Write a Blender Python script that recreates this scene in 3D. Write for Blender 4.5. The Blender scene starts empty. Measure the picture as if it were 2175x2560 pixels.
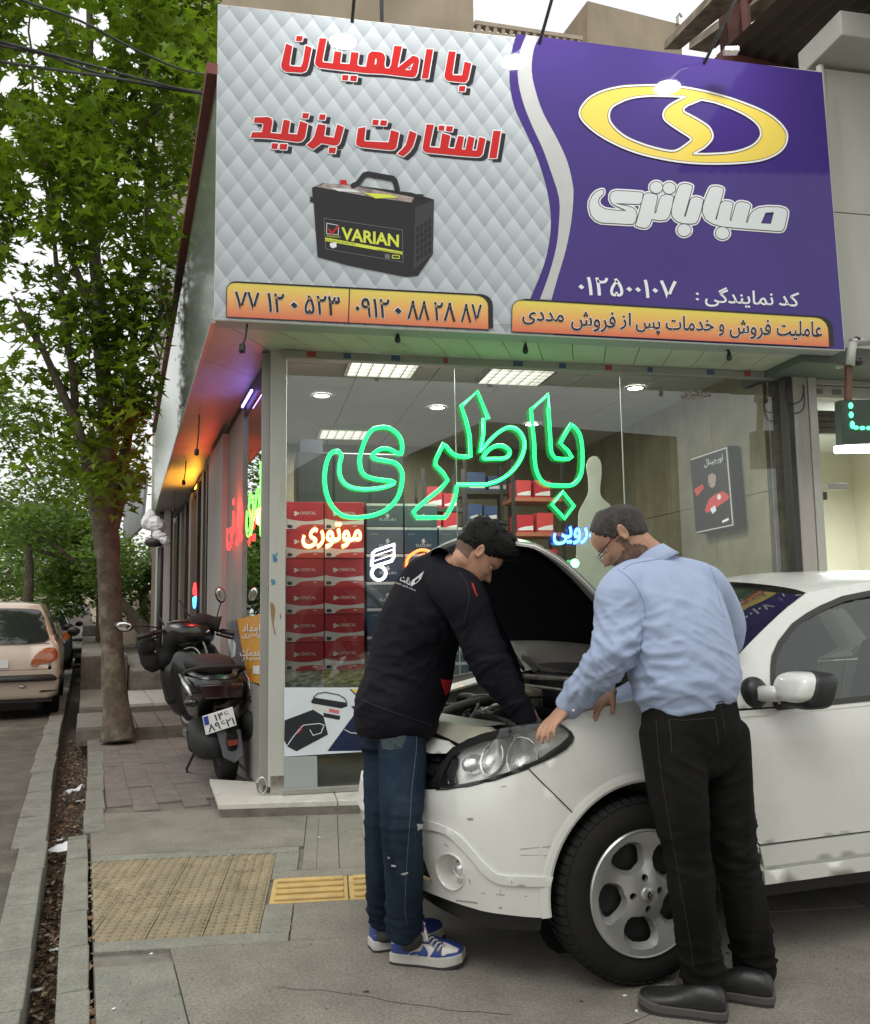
import bpy, bmesh, math, random
import numpy as np
from mathutils import Vector, Matrix, noise
from mathutils.geometry import delaunay_2d_cdt
SC = bpy.context.scene; COL = SC.collection
random.seed(7); RND = random.Random(11)
R_ = math.radians
# ---------------------------------------------------------------- camera, world, sun, exposure
FPX = 2178.0; CX, CY = 1087.5, 1280.0; CAMH = 1.25
PIT, ROL = R_(6.2), R_(0.8)
_f = Vector((0, math.cos(PIT), math.sin(PIT))); _u = Vector((0, -math.sin(PIT), math.cos(PIT))); _r = Vector((1, 0, 0))
CR = math.cos(ROL)*_r - math.sin(ROL)*_u; CU = math.sin(ROL)*_r + math.cos(ROL)*_u; CF = _f
CAM = Vector((0, 0, CAMH))
cd = bpy.data.cameras.new('camera'); cam = bpy.data.objects.new('camera', cd); COL.objects.link(cam)
cam.matrix_world = Matrix.Translation(CAM) @ Matrix((CR, CU, -CF)).transposed().to_4x4()
cd.sensor_fit = 'VERTICAL'; cd.sensor_height = 24.0; cd.lens = 24.0*FPX/2560; cd.clip_start = 0.05; cd.clip_end = 1000
SC.camera = cam
SUN_EL, SUN_AZ = 58.0, 200.0
W = bpy.data.worlds.new('World'); SC.world = W; W.use_nodes = True
nt = W.node_tree; nt.nodes.clear()
wo = nt.nodes.new('ShaderNodeOutputWorld'); bg = nt.nodes.new('ShaderNodeBackground')
sk = nt.nodes.new('ShaderNodeTexSky'); sk.sky_type = 'NISHITA'; sk.sun_disc = False
sk.sun_elevation = R_(SUN_EL); sk.sun_rotation = R_(SUN_AZ); sk.air_density = 1.0; sk.dust_density = 4.0; sk.ozone_density = 1.0
hs = nt.nodes.new('ShaderNodeHueSaturation'); hs.inputs['Saturation'].default_value = 0.16; hs.inputs['Value'].default_value = 1.0
mx = nt.nodes.new('ShaderNodeMix'); mx.data_type = 'RGBA'; mx.inputs[0].default_value = 0.65
mx.inputs[7].default_value = (10.5, 10.6, 10.3, 1)      # even cloud cover
nt.links.new(sk.outputs[0], hs.inputs['Color']); nt.links.new(hs.outputs[0], mx.inputs[6]); nt.links.new(mx.outputs[2], bg.inputs[0])
bg.inputs[1].default_value = 0.124; nt.links.new(bg.outputs[0], wo.inputs[0])
sl = bpy.data.lights.new('sun', 'SUN'); sl.energy = 0.55; sl.angle = R_(25); sl.color = (1, .97, .92)
so = bpy.data.objects.new('sun', sl); COL.objects.link(so)
_sd = Vector((math.sin(R_(SUN_AZ))*math.cos(R_(SUN_EL)), math.cos(R_(SUN_AZ))*math.cos(R_(SUN_EL)), math.sin(R_(SUN_EL))))
so.rotation_euler = _sd.to_track_quat('Z', 'Y').to_euler(); so.location = _sd*50
SC.view_settings.view_transform = 'Standard'; SC.view_settings.look = 'None'
SC.view_settings.exposure = 0.12; SC.view_settings.gamma = 1.0; SC.view_settings.use_curve_mapping = False
SC.cycles.max_bounces = 7; SC.cycles.transparent_max_bounces = 12; SC.cycles.glossy_bounces = 4
SC.cycles.use_denoising = True
SC.cycles.sample_clamp_indirect = 6.0

# ---------------------------------------------------------------- picture measurements -> points in the place
def ray(x, y): return CF + CR*((x-CX)/FPX) - CU*((y-CY)/FPX)
def G(x, y, z=0.0):
    d = ray(x, y); return CAM + d*((z-CAMH)/d.z)
def D(x, y, Y):
    d = ray(x, y); return CAM + d*(Y/d.y)
def PLN(x, y, p0, n):
    d = ray(x, y); return CAM + d*(((p0-CAM).dot(n))/d.dot(n))
def proj(P):
    v = Vector(P)-CAM; w = v.dot(CF); return (CX+FPX*v.dot(CR)/w, CY-FPX*v.dot(CU)/w)
def PT(s, o=(0, 0), k=1.0):
    """'x,y x,y' in an enlarged crop with origin o and scale k -> full picture coordinates"""
    return [(o[0]+float(a)/k, o[1]+float(b)/k) for a, b in (q.split(',') for q in s.split())]
def rnd(a, b): return RND.uniform(a, b)

# ---------------------------------------------------------------- materials
MATS = {}
def M(name, col=(.5, .5, .5), rough=.6, metal=0.0, var=0.0, vscale=6.0, bump=0.0, bscale=60.0, spec=.5, emit=None, estr=0.0,
      coat=0.0, crough=.05, dirt=None, dscale=3.0, damt=.5, trans=0.0, streak=None, rvar=0.0, alpha=1.0, sheen=0.0, detail=5.0, speck=0.0, sscale=260.0):
    if name in MATS: return MATS[name]
    m = bpy.data.materials.new(name); m.use_nodes = True; t = m.node_tree; N = t.nodes; L = t.links
    b = N['Principled BSDF']; b.inputs['Roughness'].default_value = rough; b.inputs['Metallic'].default_value = metal
    b.inputs['Specular IOR Level'].default_value = spec
    c = (*col, 1); b.inputs['Base Color'].default_value = c
    if coat: b.inputs['Coat Weight'].default_value = coat; b.inputs['Coat Roughness'].default_value = crough
    if sheen: b.inputs['Sheen Weight'].default_value = sheen
    if trans: b.inputs['Transmission Weight'].default_value = trans
    if alpha < 1: b.inputs['Alpha'].default_value = alpha
    if emit: b.inputs['Emission Color'].default_value = (*emit, 1); b.inputs['Emission Strength'].default_value = estr
    tc = N.new('ShaderNodeTexCoord'); co = tc.outputs['Object']
    src = None
    def noise_(scale, vec=co, det=detail, rgh=.6):
        n = N.new('ShaderNodeTexNoise'); n.inputs['Scale'].default_value = scale; n.inputs['Detail'].default_value = det
        n.inputs['Roughness'].default_value = rgh; L.new(vec, n.inputs['Vector']); return n.outputs['Fac']
    def ramp(fac, a, b_, lo=.3, hi=.7):
        r = N.new('ShaderNodeMapRange'); r.inputs[1].default_value = lo; r.inputs[2].default_value = hi
        r.inputs[3].default_value = a; r.inputs[4].default_value = b_; L.new(fac, r.inputs[0]); return r.outputs[0]
    if var:
        f = ramp(noise_(vscale), 1-var, 1+var)
        if speck:
            q_ = N.new('ShaderNodeMath'); q_.operation = 'MULTIPLY'; L.new(f, q_.inputs[0]); L.new(ramp(noise_(sscale, det=2), 1-speck, 1+speck), q_.inputs[1]); f = q_.outputs[0]
        mu = N.new('ShaderNodeVectorMath'); mu.operation = 'SCALE'
        mu.inputs[0].default_value = col; L.new(f, mu.inputs['Scale']); src = mu.outputs[0]
    if streak:
        mp = N.new('ShaderNodeMapping'); mp.inputs['Scale'].default_value = streak[3] if len(streak) > 3 else (9, 9, .5); L.new(co, mp.inputs[0])
        f = ramp(noise_(1.0, mp.outputs[0]), 0, streak[2] if len(streak) > 2 else .6, streak[1] if len(streak) > 1 else .5, .75)
        x = N.new('ShaderNodeMix'); x.data_type = 'RGBA'; L.new(f, x.inputs[0])
        if src: L.new(src, x.inputs[6])
        else: x.inputs[6].default_value = c
        x.inputs[7].default_value = (*streak[0], 1); src = x.outputs[2]
    if dirt:
        f = ramp(noise_(dscale, det=8, rgh=.7), 0, damt, .5, .72)
        x = N.new('ShaderNodeMix'); x.data_type = 'RGBA'; L.new(f, x.inputs[0])
        if src: L.new(src, x.inputs[6])
        else: x.inputs[6].default_value = c
        x.inputs[7].default_value = (*dirt, 1); src = x.outputs[2]
    if src: L.new(src, b.inputs['Base Color'])
    if rvar: L.new(ramp(noise_(vscale*1.7), max(0, rough-rvar), min(1, rough+rvar)), b.inputs['Roughness'])
    if bump:
        bm = N.new('ShaderNodeBump'); bm.inputs['Strength'].default_value = min(1, bump); bm.inputs['Distance'].default_value = .004*max(1, bump)
        L.new(noise_(bscale, det=6), bm.inputs['Height']); L.new(bm.outputs[0], b.inputs['Normal'])
    m['bsdf'] = 1; MATS[name] = m; return m
def emis(name, col, s):
    if name in MATS: return MATS[name]
    m = bpy.data.materials.new(name); m.use_nodes = True; N = m.node_tree.nodes; b = N['Principled BSDF']
    b.inputs['Base Color'].default_value = (*[c*.5 for c in col], 1); b.inputs['Emission Color'].default_value = (*col, 1)
    b.inputs['Emission Strength'].default_value = s; MATS[name] = m; return m
def glass(name, tint=(1, 1, 1), ior=1.5, refl=1.0, rough=0.0):
    """thin pane: transparent, with a Fresnel mirror on top"""
    if name in MATS: return MATS[name]
    m = bpy.data.materials.new(name); m.use_nodes = True; t = m.node_tree; N = t.nodes; L = t.links; N.clear()
    o = N.new('ShaderNodeOutputMaterial'); tr = N.new('ShaderNodeBsdfTransparent'); tr.inputs[0].default_value = (*tint, 1)
    g = N.new('ShaderNodeBsdfGlossy'); g.inputs['Roughness'].default_value = rough; g.inputs['Color'].default_value = (.9, .95, .93, 1)
    fr = N.new('ShaderNodeFresnel'); fr.inputs[0].default_value = ior
    mu = N.new('ShaderNodeMath'); mu.operation = 'MULTIPLY'; mu.inputs[1].default_value = refl; mu.use_clamp = True
    mxs = N.new('ShaderNodeMixShader'); L.new(fr.outputs[0], mu.inputs[0]); L.new(mu.outputs[0], mxs.inputs[0])
    L.new(tr.outputs[0], mxs.inputs[1]); L.new(g.outputs[0], mxs.inputs[2]); L.new(mxs.outputs[0], o.inputs[0]); MATS[name] = m; return m

# ---------------------------------------------------------------- mesh building
class MB:
    def __init__(s): s.v = []; s.f = []; s.m = []; s.mi = 0; s.uv = None
    def add(s, vs, fs):
        o = len(s.v); s.v += [Vector(p) for p in vs]; s.f += [tuple(i+o for i in f) for f in fs]; s.m += [s.mi]*len(fs); return o
    def box(s, c, h, ax=None):
        ax = ax or (Vector((1, 0, 0)), Vector((0, 1, 0)), Vector((0, 0, 1))); c = Vector(c)
        vs = [c+ax[0]*(h[0]*i)+ax[1]*(h[1]*j)+ax[2]*(h[2]*k) for k in (-1, 1) for j in (-1, 1) for i in (-1, 1)]
        s.add(vs, [(0, 2, 3, 1), (4, 5, 7, 6), (0, 1, 5, 4), (2, 6, 7, 3), (0, 4, 6, 2), (1, 3, 7, 5)]); return s
    def slab(s, P, O):
        """polygon P (points) thickened by the vector O"""
        P = [Vector(p) for p in P]; n = len(P); O = Vector(O)
        a = sum(((P[i]-P[0]).cross(P[(i+1) % n]-P[0]) for i in range(1, n-1)), Vector())
        if a.dot(O) > 0: P = P[::-1]
        s.add(P+[p+O for p in P], [tuple(range(n)), tuple(range(2*n-1, n-1, -1))]+[(i, i+n, (i+1) % n+n, (i+1) % n) for i in range(n)]); return s
    def tube(s, pts, r, n=8, cap=True, closed=False, sq=1.0):
        pts = [Vector(p) for p in pts]; K = len(pts); rr = r if hasattr(r, '__len__') else [r]*K
        rings = []; up = None
        for i, p in enumerate(pts):
            a = pts[(i-1) % K] if (closed or i) else p; b = pts[(i+1) % K] if (closed or i < K-1) else p
            t = (b-a).normalized() if (b-a).length > 1e-9 else Vector((0, 0, 1))
            if up is None: up = t.orthogonal().normalized()
            up = (up-t*up.dot(t)); up = up.normalized() if up.length > 1e-6 else t.orthogonal().normalized()
            w = t.cross(up); rings.append([p+up*(rr[i]*math.cos(2*math.pi*k/n))+w*(rr[i]*sq*math.sin(2*math.pi*k/n)) for k in range(n)])
        vs = [q for rg in rings for q in rg]; fs = []
        for i in range(K if closed else K-1):
            j = (i+1) % K
            for k in range(n): fs.append((i*n+k, i*n+(k+1) % n, j*n+(k+1) % n, j*n+k))
        if cap and not closed: fs += [tuple(range(n-1, -1, -1)), tuple((K-1)*n+k for k in range(n))]
        s.add(vs, fs); return s
    def loft(s, rings, cap=True, closed=False):
        n = len(rings[0]); K = len(rings); fs = []
        for i in range(K if closed else K-1):
            j = (i+1) % K
            for k in range(n): fs.append((i*n+k, i*n+(k+1) % n, j*n+(k+1) % n, j*n+k))
        if cap and not closed: fs += [tuple(range(n-1, -1, -1)), tuple((K-1)*n+k for k in range(n))]
        s.add([q for r in rings for q in r], fs); return s
    def lathe(s, prof, O, ax, n=24, up=None, cap=False):
        """prof: (radius, distance along ax)"""
        ax = Vector(ax).normalized(); u = (up or ax.orthogonal()).normalized(); w = ax.cross(u); O = Vector(O)
        return s.loft([[O+ax*h+u*(r*math.cos(2*math.pi*k/n))+w*(r*math.sin(2*math.pi*k/n)) for k in range(n)] for r, h in prof], cap=cap)
    def ball(s, c, r, nu=12, nv=8, ax=None):
        ax = ax or (Vector((1, 0, 0)), Vector((0, 1, 0)), Vector((0, 0, 1))); r = r if hasattr(r, '__len__') else (r, r, r); c = Vector(c)
        return s.loft([[c+ax[2]*(-r[2]*math.cos(math.pi*(i+.02)/(nv+.04)))+(ax[0]*(r[0]*math.cos(2*math.pi*k/nu))+ax[1]*(r[1]*math.sin(2*math.pi*k/nu)))*math.sin(math.pi*(i+.02)/(nv+.04)) for k in range(nu)] for i in range(nv+1)])
    def grid(s, fn, nu, nv):
        o = s.add([fn(i/nu, j/nv) for j in range(nv+1) for i in range(nu+1)],
                  [(j*(nu+1)+i, j*(nu+1)+i+1, (j+1)*(nu+1)+i+1, (j+1)*(nu+1)+i) for j in range(nv) for i in range(nu)]); return s
ORG = {}
def ob(name, mb, mats, parent=None, smooth=False, label=None, cat=None, group=None, kind=None, bevel=0.0, org=None, auto=None):
    mats = mats if isinstance(mats, (list, tuple)) else [mats]
    me = bpy.data.meshes.new(name); 
    if parent is not None: w = ORG[parent.name]
    elif org is not None: w = Vector(org)
    elif mb.v:
        a = np.array([tuple(p) for p in mb.v]); w = Vector(((a[:, 0].min()+a[:, 0].max())/2, (a[:, 1].min()+a[:, 1].max())/2, a[:, 2].min()))
    else: w = Vector()
    me.from_pydata([p-w for p in mb.v], [], mb.f); me.update()
    for mm in mats: me.materials.append(mm)
    if len(mats) > 1: me.polygons.foreach_set('material_index', mb.m)
    o = bpy.data.objects.new(name, me); COL.objects.link(o)
    if parent is not None: o.parent = parent
    else: o.location = w
    ORG[o.name] = w
    if smooth or auto:
        me.polygons.foreach_set('use_smooth', [True]*len(me.polygons))
        if auto:
            try: me.set_sharp_from_angle(angle=R_(auto))
            except Exception: pass
    if bevel:
        md = o.modifiers.new('bevel', 'BEVEL'); md.width = bevel; md.segments = 2; md.limit_method = 'ANGLE'; md.angle_limit = R_(35)
    tag(o, label, cat, group, kind); return o
def tag(o, label=None, cat=None, group=None, kind=None):
    if label: o['label'] = label
    if cat: o['category'] = cat
    if group: o['group'] = group
    if kind: o['kind'] = kind
    return o
def thing(name, loc, label, cat, group=None):
    o = bpy.data.objects.new(name, None); COL.objects.link(o); o.location = Vector(loc); o.empty_display_size = .2
    ORG[o.name] = Vector(loc); return tag(o, label, cat, group)
def copy_tree(o, loc=None, rz=None, parent=None, **k):
    c = o.copy(); COL.objects.link(c)
    if parent: c.parent = parent
    if loc is not None: c.location = loc
    if rz is not None: c.rotation_euler[2] = rz
    for ch in [x for x in SC.objects if x.parent == o] if parent is None or True else []:
        copy_tree(ch, parent=c)
    return tag(c, **k)

def pip(x, y, P):
    r = False; n = len(P); j = n-1
    for i in range(n):
        xi, yi = P[i]; xj, yj = P[j]
        if (yi > y) != (yj > y) and x < (xj-xi)*(y-yi)/(yj-yi)+xi: r = not r
        j = i
    return r
def fill(shapes, extra=None):
    """shapes: [(outer, [holes])] possibly overlapping -> points, triangles (no doubled faces)"""
    V = []; E = []
    for o, hs_ in shapes:
        for P in [o]+list(hs_):
            a = len(V); V += [Vector(p) for p in P]; E += [(a+i, a+(i+1) % len(P)) for i in range(len(P))]
    if extra: V += [Vector(p) for p in extra]
    r = delaunay_2d_cdt(V, E, [], 0, 1e-5, False); vs, ts = r[0], r[2]
    bb = [(min(p[0] for p in o), max(p[0] for p in o), min(p[1] for p in o), max(p[1] for p in o)) for o, _ in shapes]
    out = []
    for t in ts:
        cx = sum(vs[i].x for i in t)/3; cy = sum(vs[i].y for i in t)/3
        for (o, hs_), b in zip(shapes, bb):
            if b[0] <= cx <= b[1] and b[2] <= cy <= b[3] and pip(cx, cy, o) and not any(pip(cx, cy, h) for h in hs_): out.append(tuple(t)); break
    return [(p.x, p.y) for p in vs], out
def stroke(P, r, closed=True, n=8):
    """capsules of radius r along a polyline, as shapes for fill()"""
    out = []; K = len(P)
    for i in range(K if closed else K-1):
        a, b = P[i], P[(i+1) % K]; t = math.atan2(b[1]-a[1], b[0]-a[0])
        out.append(([(b[0]+r*math.cos(t-math.pi/2+math.pi*k/n), b[1]+r*math.sin(t-math.pi/2+math.pi*k/n)) for k in range(n+1)] +
                    [(a[0]+r*math.cos(t+math.pi/2+math.pi*k/n), a[1]+r*math.sin(t+math.pi/2+math.pi*k/n)) for k in range(n+1)], []))
    return out
def smooth_poly(P, k=3, closed=True):
    out = []; n = len(P)
    for i in range(n if closed else n-1):
        p0 = P[(i-1) % n] if closed or i else P[0]; p1 = P[i]; p2 = P[(i+1) % n]; p3 = P[(i+2) % n] if closed or i < n-2 else P[-1]
        for j in range(k):
            t = j/k
            out.append(tuple(.5*((2*b)+(-a+c)*t+(2*a-5*b+4*c-d)*t*t+(-a+3*b-3*c+d)*t**3) for a, b, c, d in zip(p0, p1, p2, p3)))
    if not closed: out.append(tuple(P[-1]))
    return out
class Plane:
    """flat print or panel: 2D picture points carried to a plane in the place"""
    def __init__(s, p0, n): s.p0 = Vector(p0); s.n = Vector(n).normalized(); s.n = s.n if s.n.dot(CAM-s.p0) > 0 else -s.n
    def at(s, x, y, off=0.0): return PLN(x, y, s.p0+s.n*off, s.n) if off < .05 else PLN(x, y, s.p0, s.n)+s.n*off
    def mesh(s, shapes, off, mb=None, extra=None):
        mb = mb or MB(); vs, ts = fill(shapes, extra); P = [s.at(x, y, off) for x, y in vs]
        fs = []
        for t in ts:
            nn = (P[t[1]]-P[t[0]]).cross(P[t[2]]-P[t[0]]); fs.append(t if nn.dot(s.n) > 0 else t[::-1])
        mb.add(P, fs); return mb

# ---------------------------------------------------------------- Persian lettering
_J = {'ا': 'FE8D FE8E - -', 'ب': 'FE8F FE90 FE91 FE92', 'پ': 'FB56 FB57 FB58 FB59', 'ت': 'FE95 FE96 FE97 FE98', 'خ': 'FEA5 FEA6 FEA7 FEA8', 'ج': 'FE9D FE9E FE9F FEA0',
      'د': 'FEA9 FEAA - -', 'ر': 'FEAD FEAE - -', 'ز': 'FEAF FEB0 - -', 'س': 'FEB1 FEB2 FEB3 FEB4', 'ش': 'FEB5 FEB6 FEB7 FEB8', 'ط': 'FEC1 FEC2 FEC3 FEC4', 'ص': 'FEB9 FEBA FEBB FEBC',
      'ع': 'FEC9 FECA FECB FECC', 'ف': 'FED1 FED2 FED3 FED4', 'ق': 'FED5 FED6 FED7 FED8', 'ک': 'FB8E FB8F FB90 FB91', 'گ': 'FB92 FB93 FB94 FB95', 'ل': 'FEDD FEDE FEDF FEE0',
      'م': 'FEE1 FEE2 FEE3 FEE4', 'ن': 'FEE5 FEE6 FEE7 FEE8', 'و': 'FEED FEEE - -', 'ه': 'FEE9 FEEA FEEB FEEC', 'ی': 'FBFC FBFD FBFE FBFF', 'آ': 'FE81 FE82 - -'}
def shape_fa(t):
    out = []
    for i, c in enumerate(t):
        if c not in _J: out.append(c); continue
        f = _J[c].split(); pv = i and t[i-1] in _J and _J[t[i-1]].split()[2] != '-'; nx = i+1 < len(t) and t[i+1] in _J and f[2] != '-'
        k = (3 if nx else 1) if pv else (2 if nx else 0); out.append(chr(int(f[k], 16)))
    return ''.join(out[::-1])
def text2d(s, weight=0.0, fa=True, spacing=1.0):
    """filled triangles of a line of writing, in font units (cap height about 0.7)"""
    c = bpy.data.curves.new('writing', 'FONT'); c.body = shape_fa(s) if fa else s; c.offset = weight; c.space_character = spacing
    c.resolution_u = 3; o = bpy.data.objects.new('writing', c); COL.objects.link(o)
    m = bpy.data.meshes.new_from_object(o.evaluated_get(bpy.context.evaluated_depsgraph_get()))
    vs = [(v.co.x, v.co.y) for v in m.vertices]; fs = [tuple(p.vertices) for p in m.polygons]
    bpy.data.objects.remove(o); bpy.data.meshes.remove(m); bpy.data.curves.remove(c); return vs, fs
def write(fn, s, x0, y0, x1, y1, mb, weight=0.0, fa=True, asp=None, ref=None, spacing=1.0, box=None):
    """fit a line of writing into the picture box: (x0,y0) bottom-left, (x1, y of the right bottom end), y1 = top height above the baseline"""
    vs, fs = text2d(s, weight, fa, spacing); r = ref or text2d(s, 0, fa, spacing)[0]
    xa, xb = min(p[0] for p in r), max(p[0] for p in r); ya, yb = min(p[1] for p in r), max(p[1] for p in r)
    P = []
    for x, y in vs:
        u = (x-xa)/(xb-xa); v = (y-ya)/(yb-ya); P.append(fn(x0+(x1-x0)*u, y0[0]+(y0[1]-y0[0])*u-v*y1))
    mb.add(P, fs); return mb
# ---------------------------------------------------------------- frames of the place
_a = R_(-21.9); SD = Vector((math.sin(_a), math.cos(_a), 0)); ST = Vector((math.cos(_a), -math.sin(_a), 0))
def S(s, t, z=0.0): return SD*s+ST*t+Vector((0, 0, z))
_q = R_(7); QU = Vector((math.cos(_q), math.sin(_q), 0)); QV = Vector((-math.sin(_q), math.cos(_q), 0))
def Q(a, b, z=0.0): return QU*a+QV*b+Vector((0, 0, z))
UP = Vector((0, 0, 1))
# ---------------------------------------------------------------- ground materials
m_conc = M('pavement_concrete', (.235, .218, .185), .93, var=.16, vscale=4, bump=1.2, bscale=170, dirt=(.13, .118, .095), dscale=2.6, damt=.6, detail=10, speck=.24, sscale=95, spec=.25)
m_kerb = M('kerb_concrete', (.235, .235, .20), .93, var=.16, vscale=7, bump=1.1, bscale=150, dirt=(.13, .12, .10), dscale=5, damt=.55, speck=.2, sscale=95, spec=.25)
m_asph = M('worn_asphalt', (.125, .112, .092), .95, var=.35, vscale=3, bump=2.4, bscale=80, dirt=(.25, .225, .185), dscale=2.0, damt=.75, speck=.5, sscale=140, spec=.2)
m_pink = M('reddish_paver', (.20, .177, .155), .93, spec=.25, speck=.2, sscale=90, var=.18, vscale=9, bump=.7, bscale=90, dirt=(.14, .12, .10), dscale=5, damt=.5)
m_tile = M('tactile_tile_worn', (.30, .25, .165), .92, var=.28, vscale=9, bump=1.2, bscale=110, dirt=(.18, .155, .12), dscale=4.5, damt=.8, speck=.3, spec=.25)
m_tile2 = M('tactile_strip_tile', (.52, .36, .13), .75, var=.12, vscale=12, bump=.5, bscale=80, dirt=(.28, .22, .13), dscale=9, damt=.5)
m_earth = M('gutter_earth', (.075, .058, .042), .95, var=.5, vscale=20, bump=2, bscale=60)
m_marble = M('threshold_marble', (.62, .60, .54), .38, var=.08, vscale=5, bump=.15, bscale=40, dirt=(.32, .29, .25), dscale=6, damt=.6)
m_base = M('rough_concrete_side', (.17, .155, .13), .95, var=.3, vscale=9, bump=1.5, bscale=40)
# ---------------------------------------------------------------- ground sheets
mb = MB(); mb.slab([(-300, -120, -.34), (300, -120, -.34), (300, 500, -.34), (-300, 500, -.34)], (0, 0, -.1))
ob('ground', mb, m_base, kind='structure')
mb = MB(); mb.slab([S(-14, -16, -.04), S(120, -16, -.04), S(120, -.30, -.04), S(8.2, -.33, -.04), S(5.4, -.285, -.04), S(-14, -.285, -.04)], (0, 0, -.25))
road = ob('road', mb, m_asph, kind='structure')
mb = MB(); mb.slab([S(-14, -.2, -.21), S(60, -.26, -.21), S(60, .12, -.21), S(-14, .12, -.21)], (0, 0, -.1))
ob('gutter', mb, m_earth, kind='structure')
mb = MB()
mb.slab([S(-14, .066, -.016), S(60, .066, -.016), S(60, 2.5, -.016), S(8.6, 2.5, -.016), S(2, 18, -.016), S(-14, 18, -.016)], (0, 0, -.28))
pave = ob('pavement', mb, m_base, kind='structure')
def clip(P, a, b):
    """keep the part of the 2D polygon P where a.x*x+a.y*y >= b"""
    out = []
    for i in range(len(P)):
        p, q = P[i], P[(i+1) % len(P)]; dp, dq = a[0]*p[0]+a[1]*p[1]-b, a[0]*q[0]+a[1]*q[1]-b
        if dp >= 0: out.append(p)
        if dp*dq < 0: t = dp/(dp-dq); out.append((p[0]+(q[0]-p[0])*t, p[1]+(q[1]-p[1])*t))
    return out
def shrink(P, g):
    cx = sum(p[0] for p in P)/len(P); cy = sum(p[1] for p in P)/len(P)
    return [(p[0]+(cx-p[0])*min(.3, g/max(.01, math.hypot(p[0]-cx, p[1]-cy))), p[1]+(cy-p[1])*min(.3, g/max(.01, math.hypot(p[0]-cx, p[1]-cy)))) for p in P]
def qslab(a0, a1, b0, b1, mat=m_conc, name='slab', g=.006, z=0.0, T=.066, keep=None):
    P = [tuple(Q(a, b)[:2]) for a, b in ((a0, b0), (a1, b0), (a1, b1), (a0, b1))]
    P = clip(P, (ST.x, ST.y), T)
    for k in keep or []: P = clip(P, k[0], k[1])
    if len(P) < 3: return None
    P = shrink(P, g*.6); mb = MB(); mb.slab([(x, y, z) for x, y in P], (0, 0, -.03))
    return ob(name, mb, mat, parent=pave, bevel=.003)
AT, BT0, BT1 = -.27, 3.60, 4.72
tl = ((-ST.x, -ST.y), -.33)
for a0, a1, b0, b1 in [(-3, 9, -2.5, BT0-.10), (2.2, 9, BT0-.10, 5.0),
                       (AT+.12, 1.5, BT0-.10, 3.93), (1.5, 2.2, BT0-.10, 5.9), (AT+.0, 1.5, 4.28, 4.40),
                       (-.06, .05, 4.40, 5.7), (.05, 1.5, 4.40, 6.0), (-3, AT+.14, 4.83, 5.80), (AT+.14, -.06, 4.40, 5.80), (2.2, 9, 5, 8)]:
    qslab(a0, a1, b0, b1, keep=[((ST.x, ST.y), .33)] if b1 <= BT0-.05 and a0 < -1 else None)
for s0, s1 in ((-4, .2), (.2, 2.1), (2.1, 3.46)):       # strip of concrete beside the kerb
    P = [tuple(S(s, t)[:2]) for s, t in ((s0, .068), (s1, .068), (s1-.06, .33), (s0, .33))]; mb = MB(); mb.slab([(x, y, 0) for x, y in shrink(P, .005)], (0, 0, -.03))
    ob('slab', mb, m_kerb, parent=pave, bevel=.003)
for a0, a1, b0, b1 in [(-3, AT+.12, BT1+.005, BT1+.105), (AT, AT+.12, 4.40, BT1), (AT, AT+.12, BT0, 3.93), (-3, AT+.12, BT0-.10, BT0)]:
    qslab(a0, a1, b0, b1, m_kerb)
# worn tactile field: strips of blistered tiles
def domes(mb, c, r, h):
    n = 6; top = [c+Vector((math.cos(k*math.pi*2/n)*r*.6, math.sin(k*math.pi*2/n)*r*.6, h)) for k in range(n)]
    bot = [c+Vector((math.cos(k*math.pi*2/n)*r, math.sin(k*math.pi*2/n)*r, 0)) for k in range(n)]
    mb.add(bot+top, [(k, (k+1) % n, n+(k+1) % n, n+k) for k in range(n)]+[tuple(range(n, 2*n))])
wA = .215
for i in range(5):
    a0 = AT-wA*(i+1); a1 = AT-wA*i
    for j in range(4):
        b0 = BT0+j*.28; b1 = min(BT1, b0+.28)
        P = clip([tuple(Q(a, b)[:2]) for a, b in ((a0, b0), (a1, b0), (a1, b1), (a0, b1))], (ST.x, ST.y), .07)
        if len(P) < 3: continue
        P = shrink(P, .003 if j else .004); mb = MB(); zz = -.002-RND.random()*.003
        mb.slab([(x, y, zz) for x, y in P], (0, 0, -.03))
        for u in range(5):
            for v in range(7):
                p = Q(a0+(u+.5)*wA/5, b0+(v+.5)*.04, zz)
                if pip(p.x, p.y, P): domes(mb, p, .0165, .008)
        ob('tile', mb, m_tile, parent=pave)
for i in range(6):                                       # yellow guiding strip
    a0 = AT+.015+i*.345; mb = MB(); mb.slab([Q(a0, 3.935, 0), Q(a0+.34, 3.935, 0), Q(a0+.34, 4.275, 0), Q(a0, 4.275, 0)], (0, 0, -.03))
    for k in range(4):
        b = 3.98+k*.083; pts = [Q(a0+.02, b, .001), Q(a0+.32, b, .001)]
        mb.box(Q(a0+.17, b+.0, .004), (.15, .022, .006), (QU, QV, UP))
    ob('tile', mb, m_tile2, parent=pave, bevel=.004)
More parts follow.
